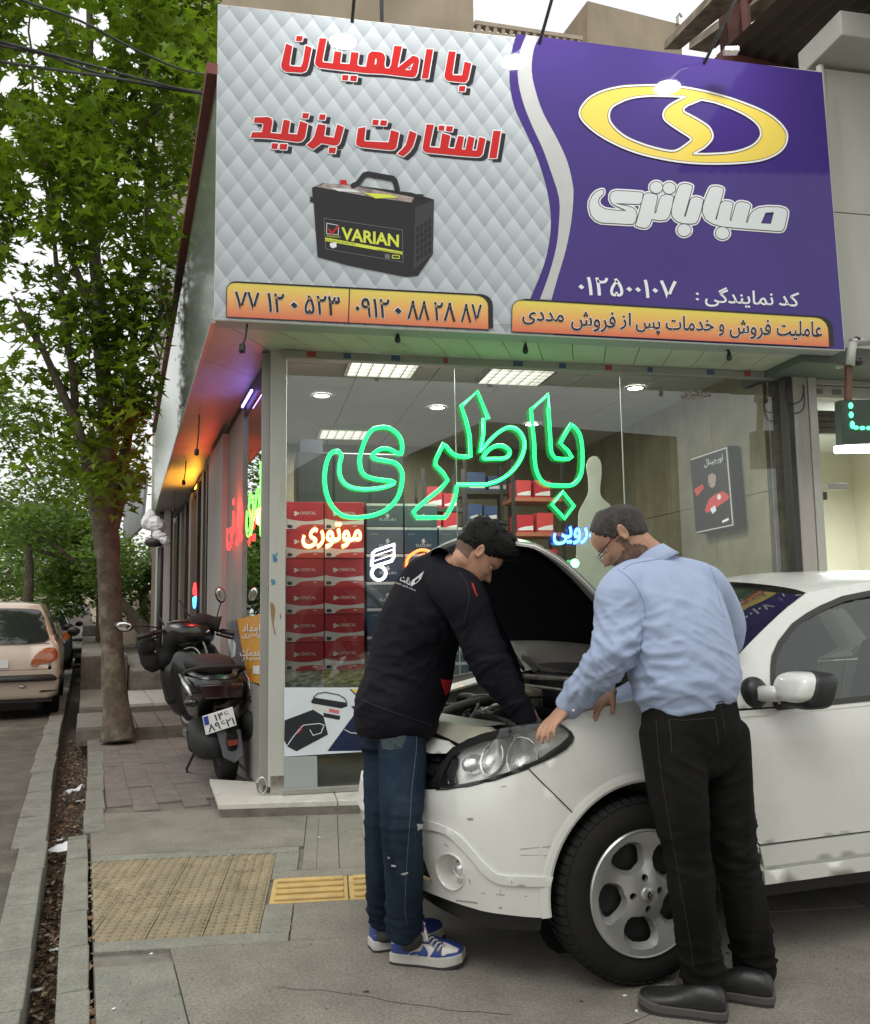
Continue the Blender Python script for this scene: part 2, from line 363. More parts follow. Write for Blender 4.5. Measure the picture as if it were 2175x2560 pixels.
# kerb stones on both sides of the gutter
def skerb(s0, s1, t0, t1, z, mat=m_kerb, h=.24, parent=pave, name='kerb_stone', jit=.004):
    j = lambda: rnd(-jit, jit)
    P = [S(s0+.004, t0+j(), z+j()*.6), S(s1-.004, t0+j(), z+j()*.6), S(s1-.004, t1+j(), z+j()*.6), S(s0+.004, t1+j(), z+j()*.6)]
    mb = MB(); mb.slab(P, (0, 0, -h)); return ob(name, mb, mat, parent=parent, bevel=.006)
s = -2.6
while s < 5.4:
    L = .42; skerb(s, min(s+L, 5.45), -.052, .05, 0.0); s += L
s = 5.47
while s < 8.3:
    L = .62; k = (s-5.47)/3.; skerb(s, s+L, .03+.05*k, .15+.05*k, .005, jit=.008); s += L
s = -2.3
while s < 5.3:
    skerb(s, s+.55, -.285, -.15, -.0, parent=road); s += .55
s = 5.35
while s < 26:
    k = min(1, (s-5.3)/3); skerb(s, s+.8, -.33-.03*k, -.165-.035*k, -.015, parent=road, jit=.012); s += .8
# side pavement along the shop: reddish pavers laid in long bands
for i in range(7):
    t0 = .17+i*.155
    ss = 5.95+(.0 if i % 2 else .2)
    while ss < 9.1:
        L = .78 if i < 4 else 1.1; e = min(9.13, ss+L)
        P = [tuple(S(a, t)[:2]) for a, t in ((ss, t0), (e, t0), (e, t0+.155), (ss, t0+.155))]
        mb = MB(); zz = rnd(-.004, .002); mb.slab([(x, y, zz) for x, y in shrink(P, .005)], (0, 0, -.03)); ob('paver', mb, m_pink, parent=pave); ss = e
# raised stretches of pavement beyond the tree
def terrace(s0, s1, t0, t1, z, mat=m_pink, n=4, rows=2):
    mb = MB(); mb.slab([S(s0, t0, z-.03), S(s1, t0, z-.03), S(s1, t1, z-.03), S(s0, t1, z-.03)], (0, 0, -z-.05)); o = ob('pavement_step', mb, m_base, kind='structure')
    for i in range(n):
        for j in range(rows):
            a, b = s0+(s1-s0)*j/rows, s0+(s1-s0)*(j+1)/rows; c, d = t0+(t1-t0)*i/n, t0+(t1-t0)*(i+1)/n
            m2 = MB(); m2.slab([S(a+.006, c+.005, z), S(b-.006, c+.005, z), S(b-.006, d-.005, z), S(a+.006, d-.005, z)], (0, 0, -.035)); ob('paver', m2, mat, parent=o)
    return o
terrace(9.2, 10.6, .28, 1.25, .11); terrace(9.55, 10.9, -.04, .27, .10, m_conc, 1, 1)
terrace(10.6, 12.4, .28, 1.25, .20, m_marble, 2, 2); terrace(10.9, 13.4, -.02, .275, .16, m_conc, 1, 3)
terrace(13.4, 24, -.02, .60, .62, m_conc, 2, 6); terrace(12.4, 24, .62, 1.5, .45, m_conc, 2, 6)
terrace(24, 50, -.02, 2.0, .9, m_conc, 2, 4)
# fallen leaves and grit in the gutter
mb = MB(); mb2 = MB()
for i in range(3400):
    s = 1.8+RND.random()**1.4*9; t = rnd(-.15, -.05) if s < 5.4 else rnd(-.17, .05)
    if RND.random() < .06 and s < 5.4: t = rnd(.05, .066)
    z = -.206+RND.random()**2*.05 if t < .05 else -.01
    c = S(s, t, z); r = rnd(.006, .02); ax = Vector((rnd(-1, 1), rnd(-1, 1), rnd(-.3, .3))).normalized(); bx = ax.cross(Vector((rnd(-.6, .6), rnd(-.6, .6), 1))).normalized()
    tgt = mb if RND.random() < .82 else mb2
    tgt.add([c-ax*r, c+bx*r*.5, c+ax*r, c-bx*r*.6+Vector((0, 0, r*.3))], [(0, 1, 2), (0, 2, 3)])
ob('leaf_litter', mb, M('dead_leaf_brown', (.17, .10, .055), .9, var=.5, vscale=40), kind='stuff')
ob('leaf_litter', mb2, M('dead_leaf_pale', (.42, .33, .24), .9, var=.3, vscale=40), kind='stuff')
# hairline cracks, grit and dark spots on the concrete
m_crk = M('crack_dark', (.06, .055, .045), .95, spec=.1)
def flat_mark(P, r, name, mat, z=.0015):
    vs, ts = fill(stroke(P, r, False, 3)); mb = MB(); mb.add([(x, y, z) for x, y in vs], [t_ if True else t_ for t_ in ts]); mb.f = [f if (mb.v[f[1]]-mb.v[f[0]]).cross(mb.v[f[2]]-mb.v[f[0]]).z > 0 else f[::-1] for f in mb.f]; return ob(name, mb, mat, parent=pave)
for x0, y0, ang, L in ((-.55, 3.05, -20, .8), (.2, 2.6, 35, .9), (-1.35, 5.1, 10, .7), (1.5, 2.9, -15, 1.0), (-.1, 5.2, 70, .4), (.75, 2.45, 5, .5)):
    P = [(x0, y0)]; a = R_(ang)
    for k in range(int(L/.05)): a += rnd(-.45, .45)*.7; a += (R_(ang)-a)*.2; P.append((P[-1][0]+.05*math.cos(a), P[-1][1]+.05*math.sin(a)))
    flat_mark(P, .0013, 'crack', m_crk)
for i in range(26):
    c = (rnd(-1.0, 2.0), rnd(2.3, 5.3)); r = rnd(.006, .016); P = [(c[0]+r*rnd(.6, 1.3)*math.cos(q), c[1]+r*rnd(.6, 1.3)*math.sin(q)*.7) for q in [k*math.pi/4 for k in range(8)]]
    if (Vector((c[0], c[1], 0)).dot(ST)) < .1: continue
    mb = MB(); mb.add([(x, y, .0012) for x, y in P], [tuple(range(8))]); ob('gum_spot', mb, m_crk if i % 3 else m_kerb, parent=pave)
mb = MB()
for i in range(900):
    c = Vector((rnd(-1.3, 3), rnd(2.0, 5.6), .002)); 
    if c.dot(ST) < .08: continue
    r = rnd(.0015, .0045); mb.add([c+Vector((r, 0, 0)), c+Vector((0, r, 0)), c-Vector((r, 0, 0)), c-Vector((0, r, 0)), c+Vector((0, 0, r))], [(0, 1, 4), (1, 2, 4), (2, 3, 4), (3, 0, 4)])
ob('grit', mb, m_base, kind='stuff')
# litter that one can pick up
def sheet(name, c, w, h, seed, mat, label, cat, lift=.012, rz=0.0, tilt=.0, group=None):
    rr = random.Random(seed); mb = MB(); u = Vector((math.cos(rz), math.sin(rz), tilt)); v = Vector((-math.sin(rz), math.cos(rz), tilt*.5))
    mb.grid(lambda a, b: c+u*((a-.5)*w*(1+.18*math.sin(9*b+seed)))+v*((b-.5)*h*(1+.15*math.sin(7*a+seed*2)))+Vector((0, 0, lift*(1.2+noise.noise(Vector((a*3, b*3, seed)))+.5*noise.noise(Vector((a*8, b*8, seed)))))), 10, 10)
    o = ob(name, mb, mat, smooth=False, label=label, cat=cat, group=group); md = o.modifiers.new('t', 'SOLIDIFY'); md.thickness = .0015; return o
m_paper = M('white_paper', (.82, .83, .86), .7, var=.05)
sheet('paper_sheet', S(5.75, -.06, -.15), .17, .13, 3, m_paper, 'crumpled white paper sheet lying across the leafy gutter', 'litter', rz=.3, tilt=.12, lift=.02)
sheet('tissue', S(7.35, -.03, -.13), .06, .17, 9, m_paper, 'long crumpled white tissue in the gutter nearer the tree', 'litter', rz=-.4, tilt=.25, lift=.03)
for i, (x, y, lab) in enumerate([(150, 2102, 'small oval white paper scrap on dead leaves just past the big sheet'), (160, 2122, 'torn white scrap behind the oval one in the gutter'), (135, 2378, 'folded pale blue-white wrapper in the near gutter'),
                                 (88, 2480, 'tiny white crumb of paper nearest in the gutter'), (200, 2004, 'thin white strip of paper on the gutter edge'), (190, 1755, 'small bright white scrap in the gutter left of the tree')]):
    p = G(x, y, -.17); sheet('paper_scrap', p, rnd(.025, .045)*(1.3 if i in (2, 4) else 1), rnd(.014, .022), 20+i, m_paper, lab, 'litter', rz=rnd(-1, 1), tilt=.1, lift=.006, group='paper scraps in the gutter')
for x, y, lab in [(378, 2385, 'tiny white chip on the pavement below the tactile tiles'), (284, 2523, 'tiny white chip near the kerb at the bottom left'), (798, 2094, 'tiny white chip on the pavement left of the front bumper'), (1591, 2528, 'tiny white chip in front of the black shoe'), (1562, 2490, 'flat pale flake beside the black shoe toe')]:
    sheet('paper_chip', G(x, y, .002), .012, .008, x, m_paper, lab, 'litter', lift=.002, rz=x, group='white chips on the pavement')
# ================================================================ the corner shop
ZL = .08
B0 = G(688, 1989, ZL); YB = B0.y; HS = D(710, 875, YB).z
_g0 = D(710, 875, YB); _g1 = G(1955, 932, HS); GX = Vector((_g1.x-_g0.x, _g1.y-_g0.y, 0)).normalized(); GN = Vector((-GX.y, GX.x, 0))   # along the front, and inwards
FO = Vector((_g0.x, _g0.y, 0))
def FP(u, v, z): return FO+GX*u+GN*v+UP*z
def fpx(x, y, v=0.0):
    p = PLN(x, y, FO+GN*v, GN)-FO; return p.dot(GX), p.z
FAX = (GX, GN, UP)
USD = Vector((math.sin(R_(-19.6)), math.cos(R_(-19.6)), 0)); USN = Vector((USD.y, -USD.x, 0))      # along the side street, and inwards
C0 = Vector((D(667, 1989, YB).x, YB, 0))                                                    # outer corner
def SP(d, v, z): return C0+USD*d+USN*v+UP*z
def spx(x, y, v=0.0):
    p = PLN(x, y, C0+USN*v, USN)-C0; return p.dot(USD), p.z
SAX = (USD, USN, UP)
m_alu = M('grey_aluminium', (.34, .335, .31), .45, metal=.35, var=.06, vscale=3, dirt=(.20, .18, .15), dscale=4, damt=.35)
m_pil = M('painted_post', (.47, .465, .42), .55, var=.05, vscale=3, streak=((.30, .22, .14), .6, .45, (14, 14, 1.3)), bump=.2, bscale=30)
m_dark = M('dark_frame', (.035, .033, .03), .5); m_rubber = M('black_plastic', (.018, .018, .019), .45)
m_sof = M('soffit_panel', (.42, .41, .34), .5, var=.08, vscale=4, streak=((.22, .20, .15), .5, .55, (3, 3, 3)), bump=.1)
m_sofs = M('glossy_soffit_panel', (.30, .29, .28), .48, var=.06, vscale=3, streak=((.2, .18, .15), .55, .4, (5, 5, 5)))
m_glass = glass('shop_glass', (.90, .93, .91), 1.55, 1.9)
shop = thing('shop_building', C0, 'corner battery shop with a glass front and grey soffit under its big sign', 'shop')
# ledge of marble slabs on a rough base
mb = MB(); L0 = G(545, 2011, ZL); L1 = G(513, 1937, ZL)
e0 = L0+Vector((0, 0, 0)); fr = (G(905, 2000, ZL)-L0); fr.z = 0; fr.normalize()
mb.slab([e0-UP*.03+fr*.02, e0+fr*5.2-UP*.03, e0+fr*5.2+GN*.8-UP*.03, L1+fr*.6-UP*.03], (0, 0, -.09)); ob('ledge_base', mb, m_base, parent=shop)
for i in range(7):
    mb = MB(); a = e0+fr*(.72*i+.003); b = e0+fr*(.72*(i+1)-.003); k = GN*.45
    mb.slab([a, b, b+k, a+k] if i else [a, b, b+k, L1+(a+k-L1)*.3], (0, 0, -.032)); ob('ledge_slab', mb, m_marble, parent=shop, bevel=.003)
# corner post
wp = (D(710, 1989, YB)-D(667, 1989, YB)).length
mb = MB(); mb.box(C0+GX*(wp/2+.005)+GN*.055+UP*((HS+ZL+.05)/2), (wp/2, .055, (HS-ZL-.05)/2), FAX); ob('corner_post', mb, m_pil, parent=shop, bevel=.006)
mb = MB(); mb.box(C0+GX*(-.022)+GN*.075+UP*((HS+ZL+.05)/2), (.028, .035, (HS-ZL-.06)/2), FAX); ob('corner_post', mb, m_alu, parent=shop, bevel=.004)
m_chrome = M('worn_chrome', (.55, .54, .52), .22, metal=1, var=.2, vscale=20, dirt=(.2, .13, .08), dscale=14, damt=.7)
mb = MB(); mb.box(C0+GX*(wp*.62)+GN*.045+UP*(ZL+.06), (.045, .05, .06), FAX); mb.tube([C0+GX*.0+GN*.02+UP*(ZL+.01+.0)+GX*(.03*math.cos(t)-.03)+UP*(.05+.05*math.sin(t)) for t in [k*math.pi/8 for k in range(17)]], .007, 6, closed=True)
ob('post_foot', mb, m_chrome, parent=shop, bevel=.004)
# blue scraps of an old sticker and rust on the post
mb = MB(); mb.mi = 0
for x, y, w, h_ in ((686, 1395, 5, 10), (690, 1400, 3, 6), (683, 1455, 6, 7), (692, 1385, 2, 4)):
    pp = Plane(C0+GX*0-GN*.002, GN); P = [(x-w, y-h_), (x+w*.7, y-h_*.8), (x+w, y+h_*.6), (x-w*.5, y+h_)]; mb = pp.mesh([(P, [])], .002); ob('sticker_remains', mb, M('blue_print', (.05, .22, .42), .6), parent=shop)
mb = MB()
for P in ('676,1508 684,1510 688,1530 684,1560 690,1585 687,1586 681,1560 677,1530', '700,1530 703,1545 700,1547'):
    Plane(C0-GN*.002, GN).mesh([(smooth_poly(PT(P)), [])], .001, mb)
ob('rust_mark', mb, M('rust', (.28, .17, .08), .9), parent=shop)
# front glazing: header, sill, three panes, meeting joints
U1 = fpx(1952, 1200)[0]; z0h = fpx(712, 895)[1]; HDZ = z0h
mb = MB(); mb.box(FP(U1/2, .02, (HS+HDZ)/2), (U1/2, .03, (HS-HDZ)/2), FAX); ob('window_header', mb, m_alu, parent=shop, bevel=.004)
for i, (u, w) in enumerate([(.18, .06), (.42, .05), (.75, .06), (1.1, .03), (1.62, .07), (1.95, .05), (2.3, .05), (2.62, .04), (3.1, .06), (3.4, .05)]):
    mb = MB(); mb.box(FP(u, -.0115, (HS+HDZ)/2+.003), (w/2, .0015, .018), FAX)
    ob('sticker', mb, M('blue_sticker', (.05, .09, .2), .5) if i % 3 else M('red_sticker', (.35, .05, .05), .5), parent=shop)
mb = MB(); mb.box(FP(U1/2, .02, ZL+.02), (U1/2, .03, .018), FAX); ob('window_sill', mb, m_alu, parent=shop, bevel=.004)
ub = [.005, fpx(1140, 1000)[0], fpx(1555, 1000)[0], U1-.005]
for i in range(3):
    mb = MB(); mb.slab([FP(ub[i]+.003, .02, ZL+.04), FP(ub[i+1]-.003, .02, ZL+.04), FP(ub[i+1]-.003, .02, HDZ), FP(ub[i]+.003, .02, HDZ)], GN*.0)
    mb.f = mb.f[:1]; mb.v = mb.v[:4]; mb.m = mb.m[:1]; ob('window_pane', mb, m_glass, parent=shop)
    if i: mb = MB(); mb.box(FP(ub[i], .02, (ZL+HDZ)/2), (.0028, .006, (HDZ-ZL)/2-.02), FAX); ob('pane_joint', mb, M('clear_joint', (.22, .25, .22), .5), parent=shop)
# right-hand end: dark channel, two grey posts
for x0, x1, y, m in ((1952, 1966, 1000, m_dark), (1967, 2003, 1000, M('pinkish_post', (.40, .37, .34), .6, streak=((.22, .20, .18), .5, .6, (8, 8, .8)))), (2006, 2026, 1000, m_pil)):
    a, b = fpx(x0, y)[0], fpx(x1, y)[0]; mb = MB(); mb.box(FP((a+b)/2, -.03, HS/2), ((b-a)/2, .05, HS/2-.02), FAX); ob('end_post', mb, m, parent=shop, bevel=.006)
# interior shell
m_ceil = M('shop_ceiling', (.40, .40, .37), .7, var=.04); m_inw = M('olive_stone_wall', (.17, .16, .10), .5, var=.3, vscale=3, streak=((.115, .10, .06), .5, .7, (5, 5, .35)), detail=9)
m_floor = M('shop_floor', (.25, .25, .23), .4)
CZ = HS+.12; DP = 4.0
mb = MB(); mb.slab([FP(-.0, .08, ZL-.01), FP(U1, .08, ZL-.01), FP(U1, DP, ZL-.01), FP(-1.0, DP, ZL-.01)], (0, 0, -.06)); ob('shop_floor', mb, m_floor, parent=shop)
CD = fpx(712, 893)[0]
nu, nv = 6, 6
for i in range(-2, nu):
    for j in range(nv):
        a, b = U1*i/nu, U1*(i+1)/nu; c, d = .06+(DP-.06)*j/nv, .06+(DP-.06)*(j+1)/nv
        if i < 0 and SP(0, 0, 0).x+0 > FP(a, c, 0).x+((FP(a, c, 0)-C0).dot(USD))*0 and (FP(b, d, 0)-C0).dot(USN) < .1: continue
        P = [tuple(FP(*q, 0)[:2]) for q in ((a+.005, c+.005), (b-.005, c+.005), (b-.005, d-.005), (a+.005, d-.005))]
        P = clip(P, (USN.x, USN.y), C0.dot(USN)+.05)
        if len(P) < 3: continue
        mb = MB(); mb.slab([(x, y, CZ) for x, y in P], (0, 0, .02)); ob('ceiling_panel', mb, m_ceil, parent=shop)
dBk = (FP(0, DP, 0)-C0).dot(GN)/USD.dot(GN); UBk = (SP(dBk, .08, 0)-FO).dot(GX)
mb = MB(); mb.slab([FP(.0, .0, CZ+.03), FP(U1+.3, -.0, CZ+.03), FP(U1+.3, DP+.2, CZ+.03), FP(UBk, DP+.2, CZ+.03)], (0, 0, .1)); 
mb.slab([FP(UBk, DP, 0), FP(U1+.2, DP, 0), FP(U1+.2, DP, CZ+.1), FP(UBk, DP, CZ+.1)], GN*.15); ob('back_wall', mb, m_inw, parent=shop)
# right wall clad with stone slabs
for i in range(5):
    for j in range(3):
        c, d = .12+(DP-.12)*i/5, .12+(DP-.12)*(i+1)/5; za, zb = ZL+(CZ-ZL)*j/3, ZL+(CZ-ZL)*(j+1)/3
        mb = MB(); mb.slab([FP(U1-.03, c+.003, za+.003), FP(U1-.03, d-.003, za+.003), FP(U1-.03, d-.003, zb-.003), FP(U1-.03, c+.003, zb-.003)], GX*.03)
        ob('wall_slab', mb, m_inw, parent=shop)
for i in range(4):
    for j in range(3):
        a, b = 1.9+(U1-1.9)*i/4, 1.9+(U1-1.9)*(i+1)/4; za, zb = ZL+(CZ-ZL)*j/3, ZL+(CZ-ZL)*(j+1)/3
        mb = MB(); mb.slab([FP(a+.003, DP-.03, za+.003), FP(b-.003, DP-.03, za+.003), FP(b-.003, DP-.03, zb-.003), FP(a+.003, DP-.03, zb-.003)], GN*.025)
        ob('wall_slab', mb, m_inw, parent=shop)
mb = MB(); mb.slab([FP(U1+.002, .1, 0), FP(U1+.002, DP, 0), FP(U1+.002, DP, CZ), FP(U1+.002, .1, CZ)], GX*.12); ob('side_wall', mb, m_base, parent=shop)
# ceiling lights
e_tube = emis('lamp_white', (1, .98, .9), 2.3)
m_louv = M('louvre_metal', (.75, .75, .72), .25, metal=.8)
def troffer(x, y, label):
    c = G(x, y, CZ-.02); t = thing('ceiling_light', c, label, 'ceiling light', 'louvred ceiling lights in the shop')
    mb = MB(); w, d = .26, .24
    for s_ in (-1, 1): mb.box(c+GX*(w*s_)+UP*.0, (.012, d, .025), FAX); mb.box(c+GN*(d*s_), (w, .012, .025), FAX)
    ob('light_frame', mb, m_louv, parent=t)
    mb = MB(); mb.box(c+UP*.017, (w-.02, d-.02, .002), FAX); ob('light_panel', mb, e_tube, parent=t)
    mb = MB()
    for k in range(1, 6): mb.box(c+GX*(w*(k/3-1))-UP*.005, (.004, d-.012, .016), FAX)
    for k in range(1, 5): mb.box(c+GN*(d*(k/2.5-1))-UP*.005, (w-.012, .004, .0155), FAX)
    ob('louvre', mb, m_louv, parent=t)
    ld = bpy.data.lights.new('troffer_light', 'AREA'); ld.size = .5; ld.energy = 42; ld.color = (1, .98, .92); lo = bpy.data.objects.new('troffer_light', ld); COL.objects.link(lo); lo.parent = t; lo.location = (0, 0, -.05)
troffer(957, 915, 'square louvred ceiling light above the left of the green lettering, nearest to the corner')
troffer(1290, 936, 'square louvred ceiling light nearest the middle of the shop front')
troffer(862, 1082, 'square louvred ceiling light deeper in the shop at the left')
def downlight(x, y, label):
    c = G(x, y, CZ-.004); t = thing('downlight', c, label, 'downlight', 'round downlights in the shop ceiling')
    mb = MB(); mb.lathe([(.085, 0), (.085, -.008), (.07, -.012), (.066, -.004)], c, UP, 20); ob('trim_ring', mb, m_louv, parent=t, smooth=True)
    mb = MB(); mb.lathe([(.066, -.004), (.001, -.006)], c, UP, 20); ob('lamp_disc', mb, emis('downlight_glow', (1, .98, .92), 22.0), parent=t)
downlight(804, 988, 'round white downlight furthest left in the shop ceiling'); downlight(1093, 1018, 'round white downlight between the left and middle green letters')
downlight(1588, 969, 'round white downlight at the right above the poster'); downlight(1330, 1060, 'round downlight hidden deep behind the tall green letters')
# low wall / side glazing along the street
dA = .10; dB = spx(604, 1500)[0]; dC = spx(566, 1500)[0]; dD = spx(529, 1500)[0]
zs = spx(640, 1712)[1]
m_lowwall = M('grey_low_wall', (.23, .22, .20), .6, var=.1)
mb = MB(); mb.box(SP((dA+dB)/2, .03, (ZL+zs)/2), ((dB-dA)/2, .04, (zs-ZL)/2), SAX); ob('low_wall', mb, m_lowwall, parent=shop)
mb = MB(); mb.slab([SP(dA, .02, zs), SP(dB, .02, zs), SP(dB, .02, HS-.12), SP(dA, .02, HS-.12)], (0, 0, 0)); mb.f = mb.f[:1]; mb.v = mb.v[:4]; mb.m = mb.m[:1]
ob('window_pane', mb, glass('side_glass', (.8, .84, .82), 1.5, 1.3), parent=shop)
mb = MB(); mb.box(SP(6.0, .06, HS-.08), (6, .05, .08), SAX); ob('window_header', mb, m_dark, parent=shop)
m_pilas = M('grey_pilaster', (.36, .33, .31), .55, var=.05)
mb = MB(); mb.box(SP((dC+dD)/2, .03, HS/2), ((dD-dC)/2, .08, HS/2-.09), SAX); ob('pilaster', mb, m_pilas, parent=shop)
mb = MB(); mb.box(SP((dB+dC)/2, .05, HS/2), ((dC-dB)/2, .05, HS/2-.09), SAX); ob('pilaster', mb, m_lowwall, parent=shop)
for i, x in enumerate((521, 511, 497, 480, 466, 455, 445, 436, 428)):
    d = spx(x, 1500)[0]; d2 = spx(x-(5 if i % 2 else 3.5), 1500)[0]; mb = MB(); mb.box(SP((d+d2)/2, .02, HS/2), ((d2-d)/2, .05, HS/2-.09), SAX)
    ob('door_jamb', mb, m_dark if i % 2 == 0 else M('brown_jamb', (.22, .18, .14), .5), parent=shop)
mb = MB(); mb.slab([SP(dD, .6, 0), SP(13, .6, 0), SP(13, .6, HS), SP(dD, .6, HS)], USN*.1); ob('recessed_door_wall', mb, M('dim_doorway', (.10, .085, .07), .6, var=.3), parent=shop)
for i, (x, w) in enumerate(((487, .3), (472, .5), (449, .6))):
    d = spx(x, 1500)[0]; mb = MB(); mb.box(SP(d, .3, 1.3), (w, .02, 1.2), SAX); ob('door_panel', mb, M('door_panel%d' % i, [(.26, .20, .16), (.12, .10, .08), (.30, .27, .23)][i], .5, var=.2), parent=shop)
# ---------------------------------------------------------------- canopy: front soffit, side soffit, side fascia
S1 = G(536, 797, HS); S2 = G(2112, 875, HS); SGX = (S2-S1).normalized(); SGN = Vector((-SGX.y, SGX.x, 0)); SW = (S2-S1).length
F2 = G(385, 1290, HS); FD = Vector((F2.x-S1.x, F2.y-S1.y, 0)); FL = FD.length; FD.normalize(); FN = Vector((FD.y, -FD.x, 0))
I1 = C0+UP*HS; nS = 17
for i in range(nS):
    a, b = i/nS, (i+1)/nS; g = .0025
    P = [S1+SGX*(SW*a+g), S1+SGX*(SW*b-g), FP(U1*b*1.06-.0-g, -.0, HS)-GX*0, FP(U1*a*1.06+g, -.0, HS)]
    if i == 0: P = [S1+SGX*g, S1+SGX*(SW*b-g), FP(U1*b*1.06-g, 0, HS), I1+GX*.0-GN*.0]
    sh = SGX*(-.10); P = [P[0], P[1], P[2]+sh*0, P[3]+sh*0]
    mb = MB(); mb.slab([p+UP*.004 for p in P], (0, 0, .02)); ob('soffit_panel', mb, m_sof, parent=shop)
mb = MB(); mb.slab([S1+UP*.03, S2+UP*.03, FP(U1*1.06, 0, HS+.03), I1+UP*.03], (0, 0, .03)); ob('soffit_backing', mb, m_dark, parent=shop)
nF = 13; w0 = (I1-S1)
for i in range(nF):
    a, b = FL*(i/nF)+.003, FL*((i+1)/nF)-.003; q = lambda d: SP(max(0, d+.0-.15), .0, HS)
    mb = MB(); mb.slab([p+UP*.002 for p in (S1+FD*a, I1 if i == 0 else q(a), q(b), S1+FD*b)], (0, 0, .02)); ob('side_soffit_panel', mb, m_sofs, parent=shop)
m_rib = M('ribbed_fascia_metal', (.52, .55, .52), .16, metal=.75, streak=((.30, .31, .28), .5, .5, (30, 30, .6)), bump=.05, bscale=5)
ZF = PLN(455, 700, S1, FN).z; ribs = 12; segs = 10
for i in range(segs):
    mb = MB(); a, b = FL*i/segs, FL*(i+1)/segs; n = ribs*2
    for k in range(n):
        u0, u1 = a+(b-a)*k/n, a+(b-a)*(k+1)/n; o0, o1 = (.0, .006)[k % 2], (.006, .0)[k % 2]
        mb.add([S1+FD*u0-FN*o0, S1+FD*u1-FN*o1, S1+FD*u1-FN*o1+UP*(ZF-HS), S1+FD*u0-FN*o0+UP*(ZF-HS)], [(0, 1, 2, 3)])
    ob('fascia_panel', mb, m_rib, parent=shop)
mb = MB(); mb.box(S1+FD*(FL/2)+UP*(ZF-HS+.02)-FN*.03, (FL/2, .035, .035), (FD, FN, UP)); ob('fascia_cap', mb, M('dark_red_paint', (.17, .035, .03), .5, var=.2), parent=shop)
mb = MB(); mb.box(S1+FD*(FL/2)-UP*.012-FN*.006, (FL/2, .012, .014), (FD, FN, UP)); ob('fascia_trim', mb, m_alu, parent=shop)
mb = MB(); mb.slab([F2, F2+USN*.9, F2+USN*.9+UP*(ZF-HS), F2+UP*(ZF-HS)], FD*.03); mb.slab([S1+FN*.06+FD*.2+UP*(ZF-HS), S1+FN*1.0+FD*.4+UP*(ZF-HS), F2+FN*1.0+UP*(ZF-HS), F2+FN*.06+UP*(ZF-HS)], UP*.02); ob('fascia_end', mb, m_lowwall, parent=shop)
def pendant(x0, y0, y1, label, fat=False, x1=None):
    a = G(x0, y0, HS); dz = (proj(a)[1]-y1)*a.y/FPX; b = a+UP*dz+Vector(((((x1 or x0)-x0))*a.y/FPX, 0, 0))
    t = thing('pendant_socket', b, label, 'lamp holder', 'bare lamp holders hanging under the canopy')
    mb = MB(); mb.tube([a, a*.5+b*.5+Vector((.004, 0, 0)), b+UP*.03], .006, 5); ob('cord', mb, m_rubber, parent=t)
    mb = MB(); mb.lathe([(.004, .05), (.018, .04), (.022, 0), (.016, -.012)] if not fat else [(.004, .02), (.010, .015), (.016, -.01), (.02, -.03), (.012, -.045)], b, UP, 12, cap=True); ob('socket', mb, m_rubber, parent=t, smooth=True)
pendant(618, 810, 882, 'black cord and lamp holder nearest the corner, in front of the post', x1=606)
pendant(498, 1037, 1138, 'long black cord and lamp holder over the red glow of the side soffit', x1=493)
pendant(465, 1152, 1211, 'black lamp holder hanging over the orange glow', x1=460); pendant(437, 1228, 1278, 'farthest black lamp holder under the side canopy', x1=435)
pendant(1313, 856, 868, 'short black bulb holder under the middle of the sign', True); pendant(1817, 874, 886, 'short black bulb holder under the right of the sign', True, x1=1822)
pendant(994, 836, 840, 'small black bulb holder under the phone numbers', True)
# ================================================================ the big printed sign
SGNp = Plane(S1-SGN*.0, SGN); STZ = SGNp.at(546, 12).z
sign = thing('shop_sign', S1+SGX*(SW/2), 'huge banner over the shop, silver quilted left half with red writing, purple right half', 'sign')
def printmat(name, col, **k): return M(name, col, .6, spec=.0, coat=k.pop('coat', .55), crough=.05, **k)
# silver quilted print: diamonds shaded by the printer
mq = bpy.data.materials.new('silver_quilt_print'); mq.use_nodes = True; t = mq.node_tree; N = t.nodes; L = t.links; b = N['Principled BSDF']
uvn = N.new('ShaderNodeUVMap'); sp = N.new('ShaderNodeSeparateXYZ'); L.new(uvn.outputs[0], sp.inputs[0])
def mth(op, a, b_=None, c=None):
    n = N.new('ShaderNodeMath'); n.operation = op
    for i, v in enumerate((a, b_, c)):
        if v is None: continue
        if hasattr(v, 'links'): L.new(v, n.inputs[i])
        else: n.inputs[i].default_value = v
    return n.outputs[0]
X, Y = mth('DIVIDE', sp.outputs[0], .128), mth('DIVIDE', sp.outputs[1], .172)
p, q = mth('ADD', X, Y), mth('SUBTRACT', X, Y); fp, fq = mth('FRACT', p), mth('FRACT', q)
v = mth('ADD', mth('MULTIPLY', fp, .55), mth('MULTIPLY', fq, -.35))            # each diamond runs from dark to light
eg = mth('MULTIPLY', mth('ABSOLUTE', mth('SUBTRACT', mth('FRACT', mth('MULTIPLY', mth('ADD', mth('FLOOR', p), mth('MULTIPLY', mth('FLOOR', q), 1.7)), .371)), .5)), .35)
tot = mth('ADD', mth('ADD', v, eg), .38)
cr = N.new('ShaderNodeValToRGB'); cr.color_ramp.elements[0].color = (.27, .31, .34, 1); cr.color_ramp.elements[1].color = (.57, .61, .63, 1); L.new(tot, cr.inputs[0])
L.new(cr.outputs[0], b.inputs['Base Color']); b.inputs['Roughness'].default_value = .5; b.inputs['Coat Weight'].default_value = .55; b.inputs['Specular IOR Level'].default_value = 0; b.inputs['Coat Roughness'].default_value = .03
